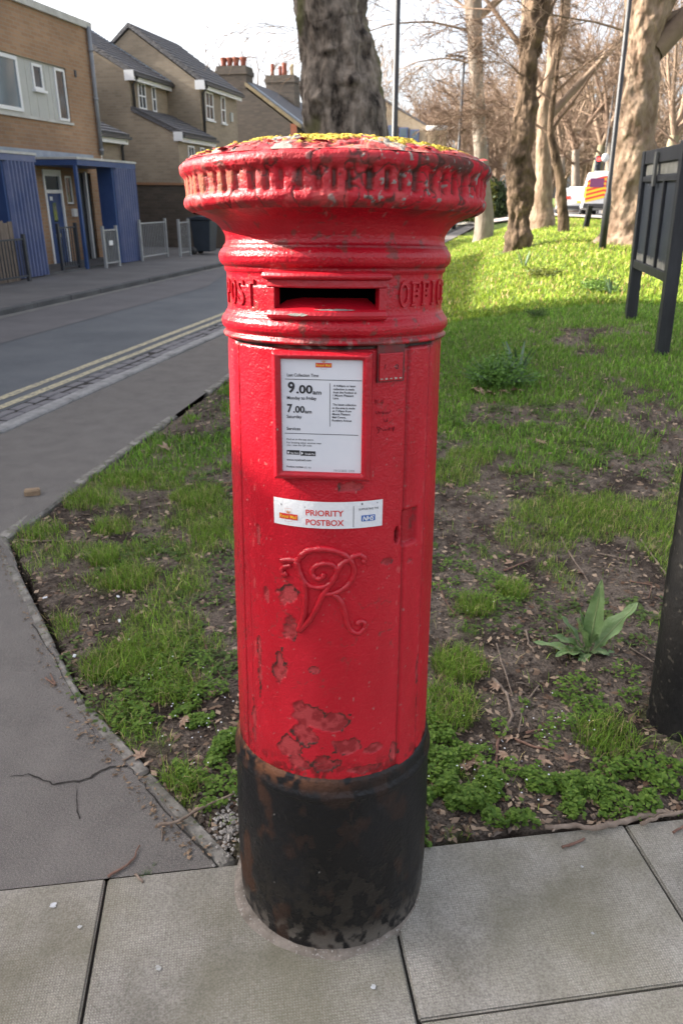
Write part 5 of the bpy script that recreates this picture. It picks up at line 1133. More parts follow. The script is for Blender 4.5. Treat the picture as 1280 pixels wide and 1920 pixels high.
# farther trees: generic
def far_tree(name, label, u, vb, y, dia, h, m, cm, seed, fork=.45, lean=0.0, nch=(6, 6, 5), group=None):
    p = gy(u, vb, y); zb = ground_at(p.x, y); t = empty(name, (p.x, y, zb)); tag(t, label, 'tree', group)
    r = dia / 2; hf = h * fork
    path = [(p.x, y, zb - .2), (p.x + lean * .2, y, zb + hf * .4), (p.x + lean * .6, y, zb + hf * .75), (p.x + lean, y, zb + hf)]
    trunk_mesh('trunk', path, [r * 1.35, r, r * .92, r * .85], m, t, seed, burr=r * .15, bf=1.5, ns=14, seg=5, fl=r * .3, fine=.01)
    tw = Twigs(seed); tw.minr = .00036 * y; rr = random.Random(seed)
    for k in range(4):
        a = k * 1.57 + rr.random(); tw.grow(path[-1], (math.cos(a) * rr.uniform(.35, .8), math.sin(a) * rr.uniform(.3, .7), 1.2), h * .45, r * .6, 0, 3, list(nch), .0, .62, .3)
    for k in range(2):
        a = rr.choice([0, math.pi]) + rr.uniform(-.6, .6); tw.grow(path[2], (math.cos(a), math.sin(a), .6), h * .3, r * .3, 0, 3, list(nch), .05, .7, .25)
    tw.mesh('crown', cm, t)
    return t
FAR = 'bare trees along the far side of the main road'
for i, (u, vb, y, dia, h, m) in enumerate([(1078, 372, 60, .62, 13, M_BK2), (1108, 370, 66, .75, 15, M_BK5), (1141, 372, 58, .6, 14, M_BK2), (1236, 375, 52, .65, 14, M_BK5), (1275, 380, 44, .55, 12, M_BK2), (1050, 372, 78, .6, 15, M_BK2), (1205, 372, 74, .7, 16, M_BK2), (1010, 372, 90, .6, 15, M_BK2),
                                           (955, 372, 84, .6, 14, M_BK2), (925, 372, 100, .7, 15, M_BK4), (1160, 372, 95, .7, 17, M_BK2), (1255, 372, 88, .7, 17, M_BK4)]):
    far_tree('bare_tree', {0: 'pale bare tree behind the silver hatchback', 1: 'olive-barked bare tree behind the red traffic light', 2: 'pale bare tree behind the leaning grey pole', 3: 'olive-barked bare tree between the massive plane and the notice board', 4: 'slim pale bare tree rising behind the top of the notice board', 8: 'bare tree seen between the slim pale tree and the burr tree'}.get(i, 'bare leafless tree on the far side of the main road'), u, vb, y, dia, h, m, M_TWIG2 if i % 2 else M_TWIG, 100 + i, group=FAR, lean=random.uniform(-.6, .6), fork=.33)
for i, (u, y, h) in enumerate([(800, 75, 11), (765, 90, 11), (835, 85, 12), (865, 95, 13)]):
    far_tree('bare_tree', 'bare leafless tree rising behind the distant buff building', u, 372, y, .45, h, M_BK2, M_TWIG, 140 + i, group='bare trees behind the buff building', fork=.3, nch=(7, 7, 5))
for i, (u, y, h) in enumerate([(372, 55, 9.6), (480, 62, 11.0)]):
    far_tree('bare_tree', ['slender bare tree tip showing above the yellow brick roofs', 'slender bare tree tip showing between the two chimney stacks'][i], u, 372, y, .3, h, M_BK2, M_TWIG, 160 + i, fork=.55, nch=(3, 3, 2))
# distant wood: nobody could count it
tw = Twigs(77); tw.coarse = True; tw.minr = .03; rr = random.Random(8)
for i in range(110):
    y = rr.uniform(95, 145); x = rr.uniform(.12, .62) * y; z0 = .3; h = rr.uniform(12, 20)
    tw.grow((x, y, z0), (rr.gauss(0, .05), 0, 1), h * .6, .26, 0, 3, [8, 5, 3], 0, .65, .18, 4, .8)
wo = empty('tmp'); wo.location = (0, 0, 0); wood = tw.mesh('distant_wood', M_TWIG2, wo); wood.parent = None; bpy.data.objects.remove(wo); tag(wood, 'brown haze of distant leafless woodland across the road', 'woodland', kind='stuff')
# evergreen bush far off
def leaf_blob(name, label, c, rx, ry, rz, n, size, m, seed, cat='bush', parent_kind=True, stem=True, c2=None):
    r = np.random.default_rng(seed); d = r.normal(size=(n, 3)); d /= np.linalg.norm(d, axis=1)[:, None]; k = r.random(n)[:, None] ** .4
    nn = fbm(d[:, 0] * 2 + 5, d[:, 1] * 2, d[:, 2] * 2, o=3)[:, None]; P = d * k * (.65 + .8 * nn) * np.array([rx, ry, rz]); P[:, 2] = np.abs(P[:, 2] + rz * .25) 
    t = r.normal(size=(n, 3)); t /= np.linalg.norm(t, axis=1)[:, None]; b = np.cross(t, r.normal(size=(n, 3))); b /= np.linalg.norm(b, axis=1)[:, None]; s = size * r.uniform(.6, 1.4, n)[:, None]
    V = np.stack([P - t * s, P + b * s * .45, P + t * s, P - b * s * .45], 1).reshape(-1, 3); F = np.arange(n * 4).reshape(-1, 4)
    e = empty(name, c); tag(e, label, cat)
    cc = (np.array(c2 or (.07, .10, .025)) * r.uniform(.6, 1.4, (n, 1))).repeat(4, 0)
    mesh_np('foliage', V, F, m, e, smooth=False, col=cc)
    if stem:
        mb = MB()
        for k in range(5): mb.tube([(0, 0, -.05), (rx * .2 * math.cos(k * 1.3), ry * .2 * math.sin(k * 1.3), rz * .5), (rx * .5 * math.cos(k * 1.3), ry * .5 * math.sin(k * 1.3), rz * .9)], [.03 * rx, .02 * rx, .008 * rx], 5)
        mb.build('stem', M_TWIG, e)
    return e
M_LEAF = mat_attr('leaf_green', rough=.6, transl=.3, spec=.3)
p = gy(880, 330, 48); leaf_blob('evergreen_bush', 'yellow-green evergreen bush beyond the pale tree', (p.x, 48, .2), 1.6, 1.4, 2.6, 5000, .16, M_LEAF, 5, c2=(.15, .16, .035))
p = gy(915, 345, 60); leaf_blob('evergreen_bush', 'dark green evergreen bush behind the slim pale tree', (p.x, 60, .2), 1.8, 1.4, 2.3, 4000, .16, M_LEAF, 6, c2=(.05, .075, .03))
# ------------------------------------------------------------------ street furniture and vehicles
M_BLKP = mat('black_gloss_post', (.008, .008, .009), (.018, .017, .016), scale=5, rough=.55, spec=.25, bump=.3, bscale=40, speck=(38, .63, (.06, .054, .045)))
M_POLE = mat('grey_pole', (.018, .018, .02), (.035, .035, .037), scale=4, rough=.5)
# near black post (lamp column foot)
pc = Vector((1.115, 1.93, 0)); post = empty('lamp_column', (pc.x, pc.y, -.02)); post.rotation_euler = (0, R_(-3.6), 0); tag(post, 'thick black painted lamp column rising from the soil near the slabs', 'post')
mb = MB(); mb.lathe([(.118, -.1), (.118, .02), (.114, .03), (.112, .62), (.108, .64), (.106, 1.25), (.095, 1.33), (.082, 1.42), (.074, 3.4), (.06, 5.2)], 40); mb.build('shaft', M_BLKP, post)
mb = MB(); mb.obox((.0, -.112, .95), (.045, 0, 0), (0, .004, 0), (0, 0, .16)); mb.build('service_door', M_BLKP, post, bevel=.003)
mb = MB(); mb.tube([(0, 0, 5.1), (0, .1, 5.5), (-.5, .1, 5.65)], .03, 10); arm = mb.build('arm', M_BLKP, post); mb = MB(); mb.obox((-.75, .1, 5.66), (.3, 0, 0), (0, .1, 0), (0, 0, .04)); mb.build('lantern', M_POLE, arm, bevel=.02)
mb = MB(); r_ = random.Random(2); vs_ = []
for i, (r, z) in enumerate(((.105, .012), (.125, .008), (.145, -.004), (.16, -.03))):
    for k in range(28): rr2 = r * (1 + (.12 * r_.random() if i else 0)); w = k / 28 * 6.283; vs_.append((rr2 * math.cos(w), rr2 * math.sin(w), z + .006 * r_.random()))
mb.add(vs_, [(i * 28 + k, i * 28 + (k + 1) % 28, (i + 1) * 28 + (k + 1) % 28, (i + 1) * 28 + k) for i in range(3) for k in range(28)], True); mb.build('mortar_foot', mat('soil_mortar', (.13, .105, .085), (.22, .19, .165), scale=40, rough=1, bump=.8, bscale=120), post)
def pole(name, label, cat, u, y, r0, r1, h, lean=0.0, head=None, vref=300):
    p = gy(u, vref, y); zb = ground_at(p.x, y); e = empty(name, (p.x - lean * (p.z - zb), y, zb), (0, math.atan(lean), 0)); tag(e, label, cat)
    mb = MB(); mb.lathe([(r0 * 1.5, -.2), (r0 * 1.5, .9), (r0, 1.0), (r1, h)], 12); mb.build('column', M_POLE, e)
    if head:
        mb = MB(); mb.tube([(0, 0, h - .05), (-.05, 0, h + .03), (-.25, 0, h + .06)], r1 * .8, 8); a = mb.build('bracket', M_POLE, e)
        mb = MB(); mb.prism([(-.95, -.12, h + .02), (-.25, -.14, h + .02), (-.25, .14, h + .02), (-.95, .12, h + .02)], (0, 0, .07)); mb.build('lantern', M_DGREY, a, bevel=.02)
    return e
pole('lamp_post', 'slender grey pole rising past the right edge of the big trunk', 'pole', 739.5, 15, .055, .045, 9.5, vref=240, lean=-.01)
pole('lamp_post', 'street lamp with flat lantern beyond the buff building', 'street lamp', 858, 42, .075, .06, 1.55 + 42 * math.tan(math.atan(593/1385.) - math.atan(0)) * 0 + 6.3, head=True)
pole('lamp_post', 'short distant street lamp beside the slim pale tree', 'street lamp', 912, 62, .08, .06, 5.6, head=True)
pole('lamp_post', 'slightly leaning grey pole in front of the massive plane tree', 'pole', 1143, 14.6, .045, .04, 8, lean=-.03, vref=330)
# bollard
p = gy(1097, 428, 21); zb = ground_at(p.x, 21); bo = empty('bollard', (p.x, 21, zb), (0, R_(5), 0)); tag(bo, 'short black bollard at the edge of the lit grass', 'bollard')
mb = MB(); mb.box(-.065, .065, -.065, .065, -.1, .50); mb.build('shaft', M_BLKP, bo, bevel=.012); mb = MB(); mb.box(-.075, .075, -.075, .075, .503, .56); mb.build('cap', M_BLKP, bo, bevel=.015)
# --- notice board on two legs
M_NB = mat('black_timber', (.012, .013, .017), (.028, .03, .036), scale=8, rough=.55, bump=.3, bscale=50, stretch=(1, 1, .2))
M_NBP = mat('slate_panel', (.026, .034, .047), (.042, .051, .066), scale=4, rough=.5, speck=(26, .71, (.30, .31, .32)))
M_NBW = mat('lichened_timber', (.19, .185, .155), (.27, .26, .23), scale=9, rough=.95)
La = gy(1182, 592, 8.2); Lb = gy(1241, 650, 6.75)
La.z = ground_at(La.x, La.y); Lb.z = ground_at(Lb.x, Lb.y)
ctr = (La + Lb) / 2; dv = (Lb - La); wid = Vector((dv.x, dv.y, 0)).length; ang = math.atan2(dv.y, dv.x)
nb = empty('notice_board', ctr, (0, R_(-2.8), 0)); nb.rotation_euler = (Matrix.Rotation(R_(-2.6), 3, 'Y') @ Matrix.Rotation(ang, 3, 'Z')).to_euler(); tag(nb, 'black timber notice board on two legs leaning over the grass', 'notice board')
hw = wid / 2; TOPZ = 1.68
for sgn in (-1, 1): mb = MB(); mb.box(sgn * hw - .055, sgn * hw + .055, -.055, .055, -.3, TOPZ if sgn < 0 else TOPZ + .02); mb.build('leg', M_NB, nb, bevel=.006)
x0, x1 = -hw + .056, hw - .056
mb = MB(); mb.box(x0, x1, -.02, .02, .62, TOPZ - .02); mb.build('back_board', M_NBP, nb)
for z0, z1 in ((.58, .66), (1.40, 1.45), (TOPZ - .12, TOPZ)): mb = MB(); mb.box(x0, x1, -.045, .045, z0, z1); mb.build('rail', M_NB, nb, bevel=.004)
for f in (.33, .66): mb = MB(); x = x0 + (x1 - x0) * f; mb.box(x - .022, x + .022, -.048, .048, .66, 1.40); mb.build('mullion', M_NB, nb, bevel=.004)
mb = MB(); x = x0 + (x1 - x0) * .42; mb.box(x - .04, x + .04, -.075, -.05, 1.36, TOPZ - .03); mb.build('batten', mat('grey_batten', (.10, .10, .095), (.15, .15, .14), scale=6, rough=.8), nb, bevel=.004)
for a, c in ((x0 + .03, x - .05), (x + .05, x1 - .03)): mb = MB(); mb.box(a, c, -.024, -.0205, 1.46, 1.55); mb.build('bare_patch', M_NBW, nb)
mb = MB(); r_ = random.Random(6); k = 60
vs_ = [];
for i in range(k + 1): xx = x0 + .01 + (x1 - x0 - .02) * i / k; vs_ += [(xx, -.0225, .662), (xx, -.0225, .70 + .05 * r_.random())]
mb.add(vs_, [(2*i, 2*i+2, 2*i+3, 2*i+1) for i in range(k)]); mb.build('moss_fringe', M_NBW, nb)
# --- main road beyond the bank, with pavement
def terr_strip(name, label, a, b, o0, o1, m, dz, k=40, kind='structure', parent=None):
    a = Vector(a); b = Vector(b); d = (b - a).normalized(); nn = Vector((d.y, -d.x)); vs_ = []
    for i in range(k + 1):
        c = a + (b - a) * i / k
        for j in range(5):
            q = c + nn * (o0 + (o1 - o0) * j / 4); vs_.append((q.x, q.y, ground_at(q.x, q.y) + dz))
    o = mesh_np(name, np.array(vs_), grid_faces(k + 1, 5), m, parent); 
    if label: tag(o, label, kind=kind)
    return o
ra, rb = (12.3, 14.0), (12.6, 115.0)
terr_strip('main_road', 'grey main road with traffic beyond the bank', ra, rb, -.5, 12.5, mat('road_far', (.13, .13, .135), (.17, .17, .17), scale=.8, rough=.9), .05)
terr_strip('main_pavement', 'pale pavement along the main road', ra, rb, -3.2, -.55, mat('pave_far', (.33, .29, .26), (.38, .34, .31), scale=1.5, rough=.9), .10)
RD = Vector((rb[0] - ra[0], rb[1] - ra[1], 0)).normalized(); RH = math.atan2(RD.y, RD.x)
VH = math.atan2(.95, .27)
# --- vehicles: profile lofted across the width
M_TYRE = mat('tyre', (.012, .012, .013), rough=.9); M_RIM = mat('rim', (.35, .35, .37), rough=.35, metallic=.8)
M_TL = mat('tail_lamp', (.5, .01, .01), rough=.2, emit=((1, .03, .02), 1.5)); M_AMB = mat('amber_lamp', (.7, .2, .02), rough=.3, emit=((1, .35, .05), 1.2)); M_PLATE = mat('number_plate', (.75, .55, .05), rough=.4)
M_CGL = glass_mat('car_glass', (.015, .018, .022)); M_BUMP = mat('bumper', (.03, .03, .032), rough=.6)
def vehicle(name, label, cat, prof, width, color, wheels, wr, glass_z, loc, head, rear, rough=.25):
    """prof: side outline [(x, z)] with x forward; sides pinched above glass_z"""
    e = empty(name, loc, (0, 0, head)); tag(e, label, cat); m = mat(name + '_paint', color, rough=rough, spec=.6)
    n = len(prof); ws = [-.5, -.47, -.3, 0, .3, .47, .5]; zt = max(p[1] for p in prof); vs_ = []
    for j, w in enumerate(ws):
        for x, z in prof:
            t = max(0, (z - glass_z) / (zt - glass_z)); pin = 1 - .16 * t; en = .985 if abs(w) == .5 else 1.0
            vs_.append((x * en, w * width * pin, z * en + (1 - en) * .5))
    fs = [(j * n + i, j * n + (i + 1) % n, (j + 1) * n + (i + 1) % n, (j + 1) * n + i) for j in range(len(ws) - 1) for i in range(n)]
    mb = MB(); mb.add(vs_, fs, False); mb.add(vs_[:n], [tuple(range(n))]); mb.add(vs_[-n:], [tuple(range(n - 1, -1, -1))]); body = mb.build('body', m, e)
    for x in wheels:
        for sgn in (-1, 1):
            mb = MB(); mb.tube([(x, sgn * (width / 2 - .18), wr), (x, sgn * (width / 2 + .012), wr)], wr, 18); wh = mb.build('wheel', M_TYRE, e)
            mb = MB(); mb.tube([(x, sgn * (width / 2 - .02), wr), (x, sgn * (width / 2 + .02), wr)], wr * .62, 14); mb.build('rim', M_RIM, wh)
    rear(e, width, MB)
    return e
def car_rear(xb, zs):
    def f(e, w, MB):
        mb = MB(); mb.add([(xb + .16, -w * .40, zs[0]), (xb + .16, w * .40, zs[0]), (xb + .50, w * .34, zs[1]), (xb + .50, -w * .34, zs[1])], [(0, 3, 2, 1)]); mb.v = [(x - .035, y, z + .02) for x, y, z in mb.v]; mb.build('rear_window', M_CGL, e)
        for sgn in (-1, 1):
            mb = MB(); mb.box(xb - .015, xb + .10, sgn * w * .40 - .11, sgn * w * .40 + .11, zs[0] - .22, zs[0] - .03); mb.build('tail_light', M_TL, e, bevel=.02)
            mb = MB(); mb.add([(-.9, sgn * (w * .475), 1.0), (.9, sgn * (w * .475), 1.0), (.4, sgn * (w * .435), 1.38), (-.9, sgn * (w * .435), 1.38)], [(0, 1, 2, 3)]); mb.build('side_window', M_CGL, e)
        mb = MB(); mb.box(xb - .03, xb + .05, -.26, .26, .62, .73); mb.build('number_plate', M_PLATE, e); mb = MB(); mb.box(xb - .05, xb + .2, -w * .46, w * .46, .30, .48); mb.build('bumper', M_BUMP, e, bevel=.03)
    return f
HB = [(-2.0, .35), (-2.05, .62), (-2.02, .95), (-1.78, 1.32), (-1.45, 1.47), (.1, 1.48), (.75, 1.15), (1.0, .98), (1.75, .88), (2.05, .70), (2.08, .35), (1.5, .22), (-1.5, .22)]
def veh_loc(u, y): p = gy(u, 390, y); return (p.x, y, ground_at(p.x, y) + .055)
vehicle('car', 'silver hatchback with its red tail lights on, seen from behind', 'car', HB, 1.75, (.45, .47, .50), (-1.25, 1.3), .31, 1.0, veh_loc(1070, 51), VH, car_rear(-2.05, (1.02, 1.38)))
vehicle('car', 'white car in front of the van between the trees', 'car', HB, 1.75, (.78, .79, .80), (-1.25, 1.3), .31, 1.0, veh_loc(1087, 47.5), VH, car_rear(-2.05, (1.02, 1.38)))
vehicle('car', 'dark blue car far off beside the burr tree', 'car', HB, 1.75, (.02, .03, .06), (-1.25, 1.3), .31, 1.0, veh_loc(938, 68), RH, car_rear(-2.05, (1.02, 1.38)))
vehicle('car', 'pale blue car far off behind the slim pale tree', 'car', HB, 1.75, (.35, .45, .55), (-1.25, 1.3), .31, 1.0, veh_loc(926, 78), RH, car_rear(-2.05, (1.02, 1.38)))
VAN = [(-2.4, .40), (-2.42, 1.0), (-2.38, 1.85), (-2.2, 1.98), (.7, 1.98), (1.1, 1.85), (1.75, 1.2), (2.45, 1.0), (2.6, .75), (2.6, .38), (1.9, .28), (-1.9, .28)]
def van_rear(e, w, MB):
    mb = MB(); n = 8
    M_CH1 = mat('chevron_red', (.62, .04, .03), rough=.4); M_CH2 = mat('chevron_yellow', (.80, .48, .03), rough=.4); M_PUR = mat('rear_window_tint', (.16, .05, .12), rough=.2)
    for k in range(10):
        z0 = .62 + k * .10; b = MB(); b.add([(-2.445, -w * .43, z0), (-2.445, 0, z0 + .22), (-2.445, 0, z0 + .32), (-2.445, -w * .43, z0 + .10)], [(0, 1, 2, 3)]); b.add([(-2.445, w * .43, z0), (-2.445, 0, z0 + .22), (-2.445, 0, z0 + .32), (-2.445, w * .43, z0 + .10)], [(3, 2, 1, 0)])
        b.build('chevron', M_CH1 if k % 2 else M_CH2, e)
    for sgn in (-1, 1):
        b = MB(); b.box(-2.452, -2.44, min(sgn * .05, sgn * w * .36), max(sgn * .05, sgn * w * .36), 1.32, 1.72); b.build('rear_window', M_PUR, e)
        b = MB(); b.box(-2.45, -2.34, sgn * w * .46 - .05, sgn * w * .46 + .05, .85, 1.35); b.build('tail_light', M_AMB if sgn > 0 else M_TL, e, bevel=.02)
        b = MB(); b.add([(.8, sgn * w * .485, 1.18), (1.6, sgn * w * .485, 1.18), (1.15, sgn * w * .45, 1.72), (.75, sgn * w * .45, 1.72)], [(0, 1, 2, 3)]); b.build('side_window', M_CGL, e)
    b = MB(); b.box(-2.50, -2.2, -w * .47, w * .47, .36, .58); b.build('bumper', M_BUMP, e, bevel=.03)
    for y in (-.5, .4): b = MB(); b.box(-1.9, .6, y, y + .05, 2.0, 2.07); b.build('roof_bar', M_RIM, e)
    b = MB(); b.box(-.4, 0, -.5, .5, 1.985, 2.10); b.build('beacon_bar', M_WPVC, e, bevel=.03)
vehicle('van', 'white van with red and yellow chevrons on its rear doors', 'van', VAN, 1.95, (.78, .78, .79), (-1.5, 1.6), .33, 1.1, veh_loc(1124, 42), VH, van_rear)
# traffic signals
def signal(label, u, y, h, lit):
    p = gy(u, 380, y); zb = ground_at(p.x, y); e = empty('traffic_light', (p.x, y, zb)); tag(e, label, 'traffic light')
    mb = MB(); mb.tube([(0, 0, -.2), (0, 0, h)], .055, 10); mb.build('pole', M_DGREY, e)
    mb = MB(); mb.box(-.17, .17, -.13, .10, h - .95, h + .05); hd = mb.build('head', M_DGREY, e, bevel=.03)
    for k, z in enumerate((h - .15, h - .45, h - .75)):
        mb = MB(); mb.tube([(0, -.131, z), (0, -.145, z)], .11, 14); mb.build('lamp', lit if k == 0 else M_BUMP, hd)
        mb = MB(); mb.tube([(-.12, -.13, z), (-.12, -.26, z + .02), ], .012, 5); mb.box(-.13, .13, -.27, -.14, z + .115, z + .13); mb.build('hood', M_DGREY, hd)
    return e
M_SIG = mat('red_signal', (.8, .02, .02), rough=.4, emit=((1, .02, .015), 6.0))
signal('traffic light showing red above the white van', 1110, 52, 3.4, M_SIG)
signal('distant traffic light showing red beside the dark blue car', 938, 64, 2.0, M_SIG)
e = empty('sign_post', tuple(gy(1122, 380, 53))); e.location.z = ground_at(e.location.x, 53); tag(e, 'thin pole with a small white disc beside the traffic light', 'sign')
mb = MB(); mb.tube([(0, 0, -.2), (0, 0, 7.5)], .05, 8); mb.build('pole', M_POLE, e); mb = MB(); mb.tube([(0, -.06, 3.4), (0, -.08, 3.4)], .26, 16); mb.build('disc', M_WPVC, e)
# ------------------------------------------------------------------ grass, weeds, litter
def soil_z(x, y):
    x = np.asarray(x, float); y = np.asarray(y, float); nr = sstep(9, 4, y)
    return terr(x, y) - .02 + nr * (.022 * (fbm(x * 4, y * 4, o=4) - .5) + .02 * (fbm(x * 19 + 4, y * 19, o=4) - .5)) + .012 * nr
r = np.random.default_rng(42)
TRUNKS = [(o.location.x, o.location.y, .45) for o in COL.objects if o.name.startswith('plane_tree') or o.name.startswith('burr_tree')] + [(-.016, 1.352, .27), (1.115, 1.93, .13)]
def scatter(n, y0, y1, half, p=1.0, xmin=None):
    y = y0 + (y1 - y0) * r.random(n) ** p; x = (r.random(n) * 2 - 1) * half(y)
    k = in_park(x, y)
    for (tx_, ty_, tr) in TRUNKS: k &= np.hypot(x - tx_, y - ty_) > tr
    return x[k], y[k]
def blades(x, y, h, w, col, bend=.5, dirs=None):
    n = len(x); z = soil_z(x, y); a = r.random(n) * 6.283 if dirs is None else dirs; b = a + r.normal(0, .4, n) + 1.57
    ux, uy = np.cos(a), np.sin(a); vx, vy = np.cos(b), np.sin(b); l = bend * h * r.uniform(.2, 1.3, n)
    B0 = np.stack([x - ux * w / 2, y - uy * w / 2, z - .006], -1); B1 = np.stack([x + ux * w / 2, y + uy * w / 2, z - .006], -1)
    M0 = np.stack([x - ux * w * .4 + vx * l * .35, y - uy * w * .4 + vy * l * .35, z + h * .6], -1); M1 = np.stack([x + ux * w * .4 + vx * l * .35, y + uy * w * .4 + vy * l * .35, z + h * .6], -1)
    T = np.stack([x + vx * l, y + vy * l, z + h * r.uniform(.75, 1.0, n)], -1)
    V = np.stack([B0, B1, M1, M0, T], 1).reshape(-1, 3); i = np.arange(n)[:, None] * 5
    Q = i + np.array([[0, 1, 2, 3]]); T3 = i + np.array([[3, 2, 4]])
    shade = np.array([.9, .9, 1.0, 1.0, 1.12]); C = (col[:, None, :] * shade[None, :, None]).reshape(-1, 3)
    return V, Q, T3, C
G1 = np.array([.085, .17, .018]); G2 = np.array([.17, .245, .035]); ST = np.array([.33, .27, .13])
def gcolor(n, straw=.08, bright=1.0, x=None, y=None):
    c = G1 + (G2 - G1) * r.random((n, 1)); 
    if x is not None: c = c * (.75 + .5 * fbm(x * 2.2, y * 2.2, o=3))[:, None]
    k = r.random(n) < straw; c[k] = ST * r.uniform(.6, 1.1, (k.sum(), 1)); return c * bright * np.exp(r.normal(0, .28, (n, 1)))
parts = []
# foreground: tufts on bare soil
x, y = scatter(115000, 1.4, 4.2, lambda y: .62 * y + .3, .75); k = r.random(len(x)) < (cover(x, y) * .95 + .02); x, y = x[k], y[k]
hmod = .55 + .9 * fbm(x * 5 + 9, y * 5, o=3); parts.append(blades(x, y, r.uniform(.014, .040, len(x)) * hmod * 1.2, r.uniform(.0016, .0034, len(x)), gcolor(len(x), .17, 1.5, x, y), .9))
# distinct tufts
tx_, ty_ = [], []
for (u, v, rad_, n) in [(860, 1250, .10, 900), (830, 1330, .12, 1000), (1135, 1385, .10, 700), (210, 990, .10, 500), (195, 1050, .07, 500), (245, 1085, .12, 700), (215, 1245, .12, 900), (280, 1230, .14, 900), (330, 1290, .10, 500), (960, 1110, .07, 500), (890, 1140, .08, 500), (930, 1600, .0, 0), (330, 1480, .07, 350), (370, 930, .16, 900), (390, 1000, .1, 500), (840, 900, .18, 900), (880, 870, .16, 700), (1110, 970, .2, 700), (1000, 1010, .2, 700), (100, 1180, .1, 300), (80, 1000, .12, 400), (160, 940, .12, 500), (240, 900, .14, 500)]:
    if n == 0: continue
    p = gz(u, v); a = r.random(n) * 6.283; q = rad_ * np.sqrt(r.random(n)); tx_.append(p.x + q * np.cos(a)); ty_.append(p.y + q * np.sin(a))
x = np.concatenate(tx_); y = np.concatenate(ty_); k = in_park(x, y); x, y = x[k], y[k]
parts.append(blades(x, y, r.uniform(.025, .075, len(x)), r.uniform(.0016, .0032, len(x)), gcolor(len(x), .14, 1.4), .9))
x, y = scatter(150000, 4.0, 9.5, lambda y: .60 * y + .3, .8); k = r.random(len(x)) < (cover(x, y) * .9 + .08); x, y = x[k], y[k]
parts.append(blades(x, y, r.uniform(.02, .06, len(x)), r.uniform(.004, .008, len(x)), gcolor(len(x), .10, 1.4, x, y) * np.array([.86, 1.0, .95]), .8))
x, y = scatter(190000, 9.0, 34, lambda y: .60 * y + .5, 1.25); k = r.random(len(x)) < .55 + .4 * cover(x, y); x, y = x[k], y[k]
parts.append(blades(x, y, r.uniform(.03, .085, len(x)), r.uniform(.008, .022, len(x)), gcolor(len(x), .08, 1.9, x, y) * np.array([1.25, 1.0, 1.0]), .9))
V = []; Q = []; T3 = []; Cc = []; o_ = 0
for v_, q_, t_, c_ in parts: V.append(v_); Q.append(q_ + o_); T3.append(t_ + o_); Cc.append(c_); o_ += len(v_)
M_GRASS = mat_attr('grass_blade', rough=.55, transl=.35, spec=.25)
grass = mesh_np('grass', np.concatenate(V), [np.concatenate(Q), np.concatenate(T3)], M_GRASS, smooth=False, col=np.concatenate(Cc)); tag(grass, 'short patchy green grass growing on the bank', 'grass', kind='stuff')
# chickweed-like ground cover with small leaves
def weeds(spots, name, label, size=(.004, .008), colr=((.085, .17, .025), (.19, .30, .05)), hmax=.04):
    xs, ys, hs = [], [], []
    for (cx, cy, rx, ry, n) in spots:
        a = r.random(n) * 6.283; q = np.sqrt(r.random(n)); X_ = cx + rx * q * np.cos(a); Y_ = cy + ry * q * np.sin(a); m_ = fbm(X_ * 14 + 3, Y_ * 14, o=3); k = (m_ > .47) & (Y_ > slab_y(X_) - .015) & (X_ > edge_x(Y_) - .02) & (np.hypot(X_ + .016, Y_ - 1.352) > .232); xs.append(X_[k]); ys.append(Y_[k]); hs.append((m_[k] - .38) * 4 * hmax)
    x = np.concatenate(xs); y = np.concatenate(ys); h = np.clip(np.concatenate(hs), .004, hmax) * r.random(len(x)) ** .6; n = len(x); z = soil_z(x, y) + h
    a = r.random(n) * 6.283; s = r.uniform(size[0], size[1], n); tl_ = r.uniform(-.5, .5, (n, 2))
    out = []
    for k, (dx, dy) in enumerate(((-1, 0), (-.2, .72), (.75, .5), (1.05, 0), (.75, -.5), (-.2, -.72))):
        px = (dx * np.cos(a) - dy * np.sin(a)) * s; py = (dx * np.sin(a) + dy * np.cos(a)) * s; out.append(np.stack([x + px, y + py, z + px * tl_[:, 0] + py * tl_[:, 1]], -1))
    V = np.stack(out, 1).reshape(-1, 3); i = np.arange(n)[:, None] * 6; F = [i + np.array([[0, 1, 2, 3]]), i + np.array([[0, 3, 4, 5]])]
    c = np.array(colr[0]) + (np.array(colr[1]) - np.array(colr[0])) * r.random((n, 1)); o = mesh_np(name, V, F, M_GRASS, smooth=False, col=c.repeat(6, 0)); tag(o, label, 'weeds', kind='stuff'); return o
sp = []
for u, v, rx, ry, n in [(830, 1520, .10, .07, 2600), (900, 1500, .12, .09, 2600), (985, 1500, .14, .09, 2600), (1060, 1480, .12, .10, 1800), (1150, 1480, .14, .10, 2000), (1240, 1470, .12, .10, 1600), (840, 1430, .10, .10, 1600), (820, 1380, .08, .12, 1200), (900, 1440, .10, .08, 900), (400, 1440, .10, .16, 2200), (420, 1370, .12, .14, 2200), (350, 1380, .14, .12, 1600), (290, 1340, .14, .10, 1400), (390, 1330, .14, .12, 1500), (300, 1260, .18, .14, 1300), (1060, 1330, .14, .10, 900), (1110, 1300, .12, .10, 700), (1190, 1290, .12, .12, 800), (930, 1110, .2, .16, 900), (870, 1090, .18, .16, 800), (1000, 1370, .12, .08, 500), (820, 1560, .05, .05, 900), (265, 1640, .03, .015, 0)]:
    p = gz(u, v); sp.append((p.x, p.y, rx * 1.1, ry * 1.1, int(n * .62)))
weeds(sp, 'chickweed', 'bright green small-leaved weeds round the pillar box and slab edge')
sp = [(r.uniform(-1.2, 2.2), r.uniform(1.8, 5.5), .25, .2, 500) for i in range(46)]
weeds(sp, 'ground_cover', 'small dull green creeping weeds scattered over the soil', (.005, .011), ((.07, .12, .03), (.13, .19, .045)), .02)
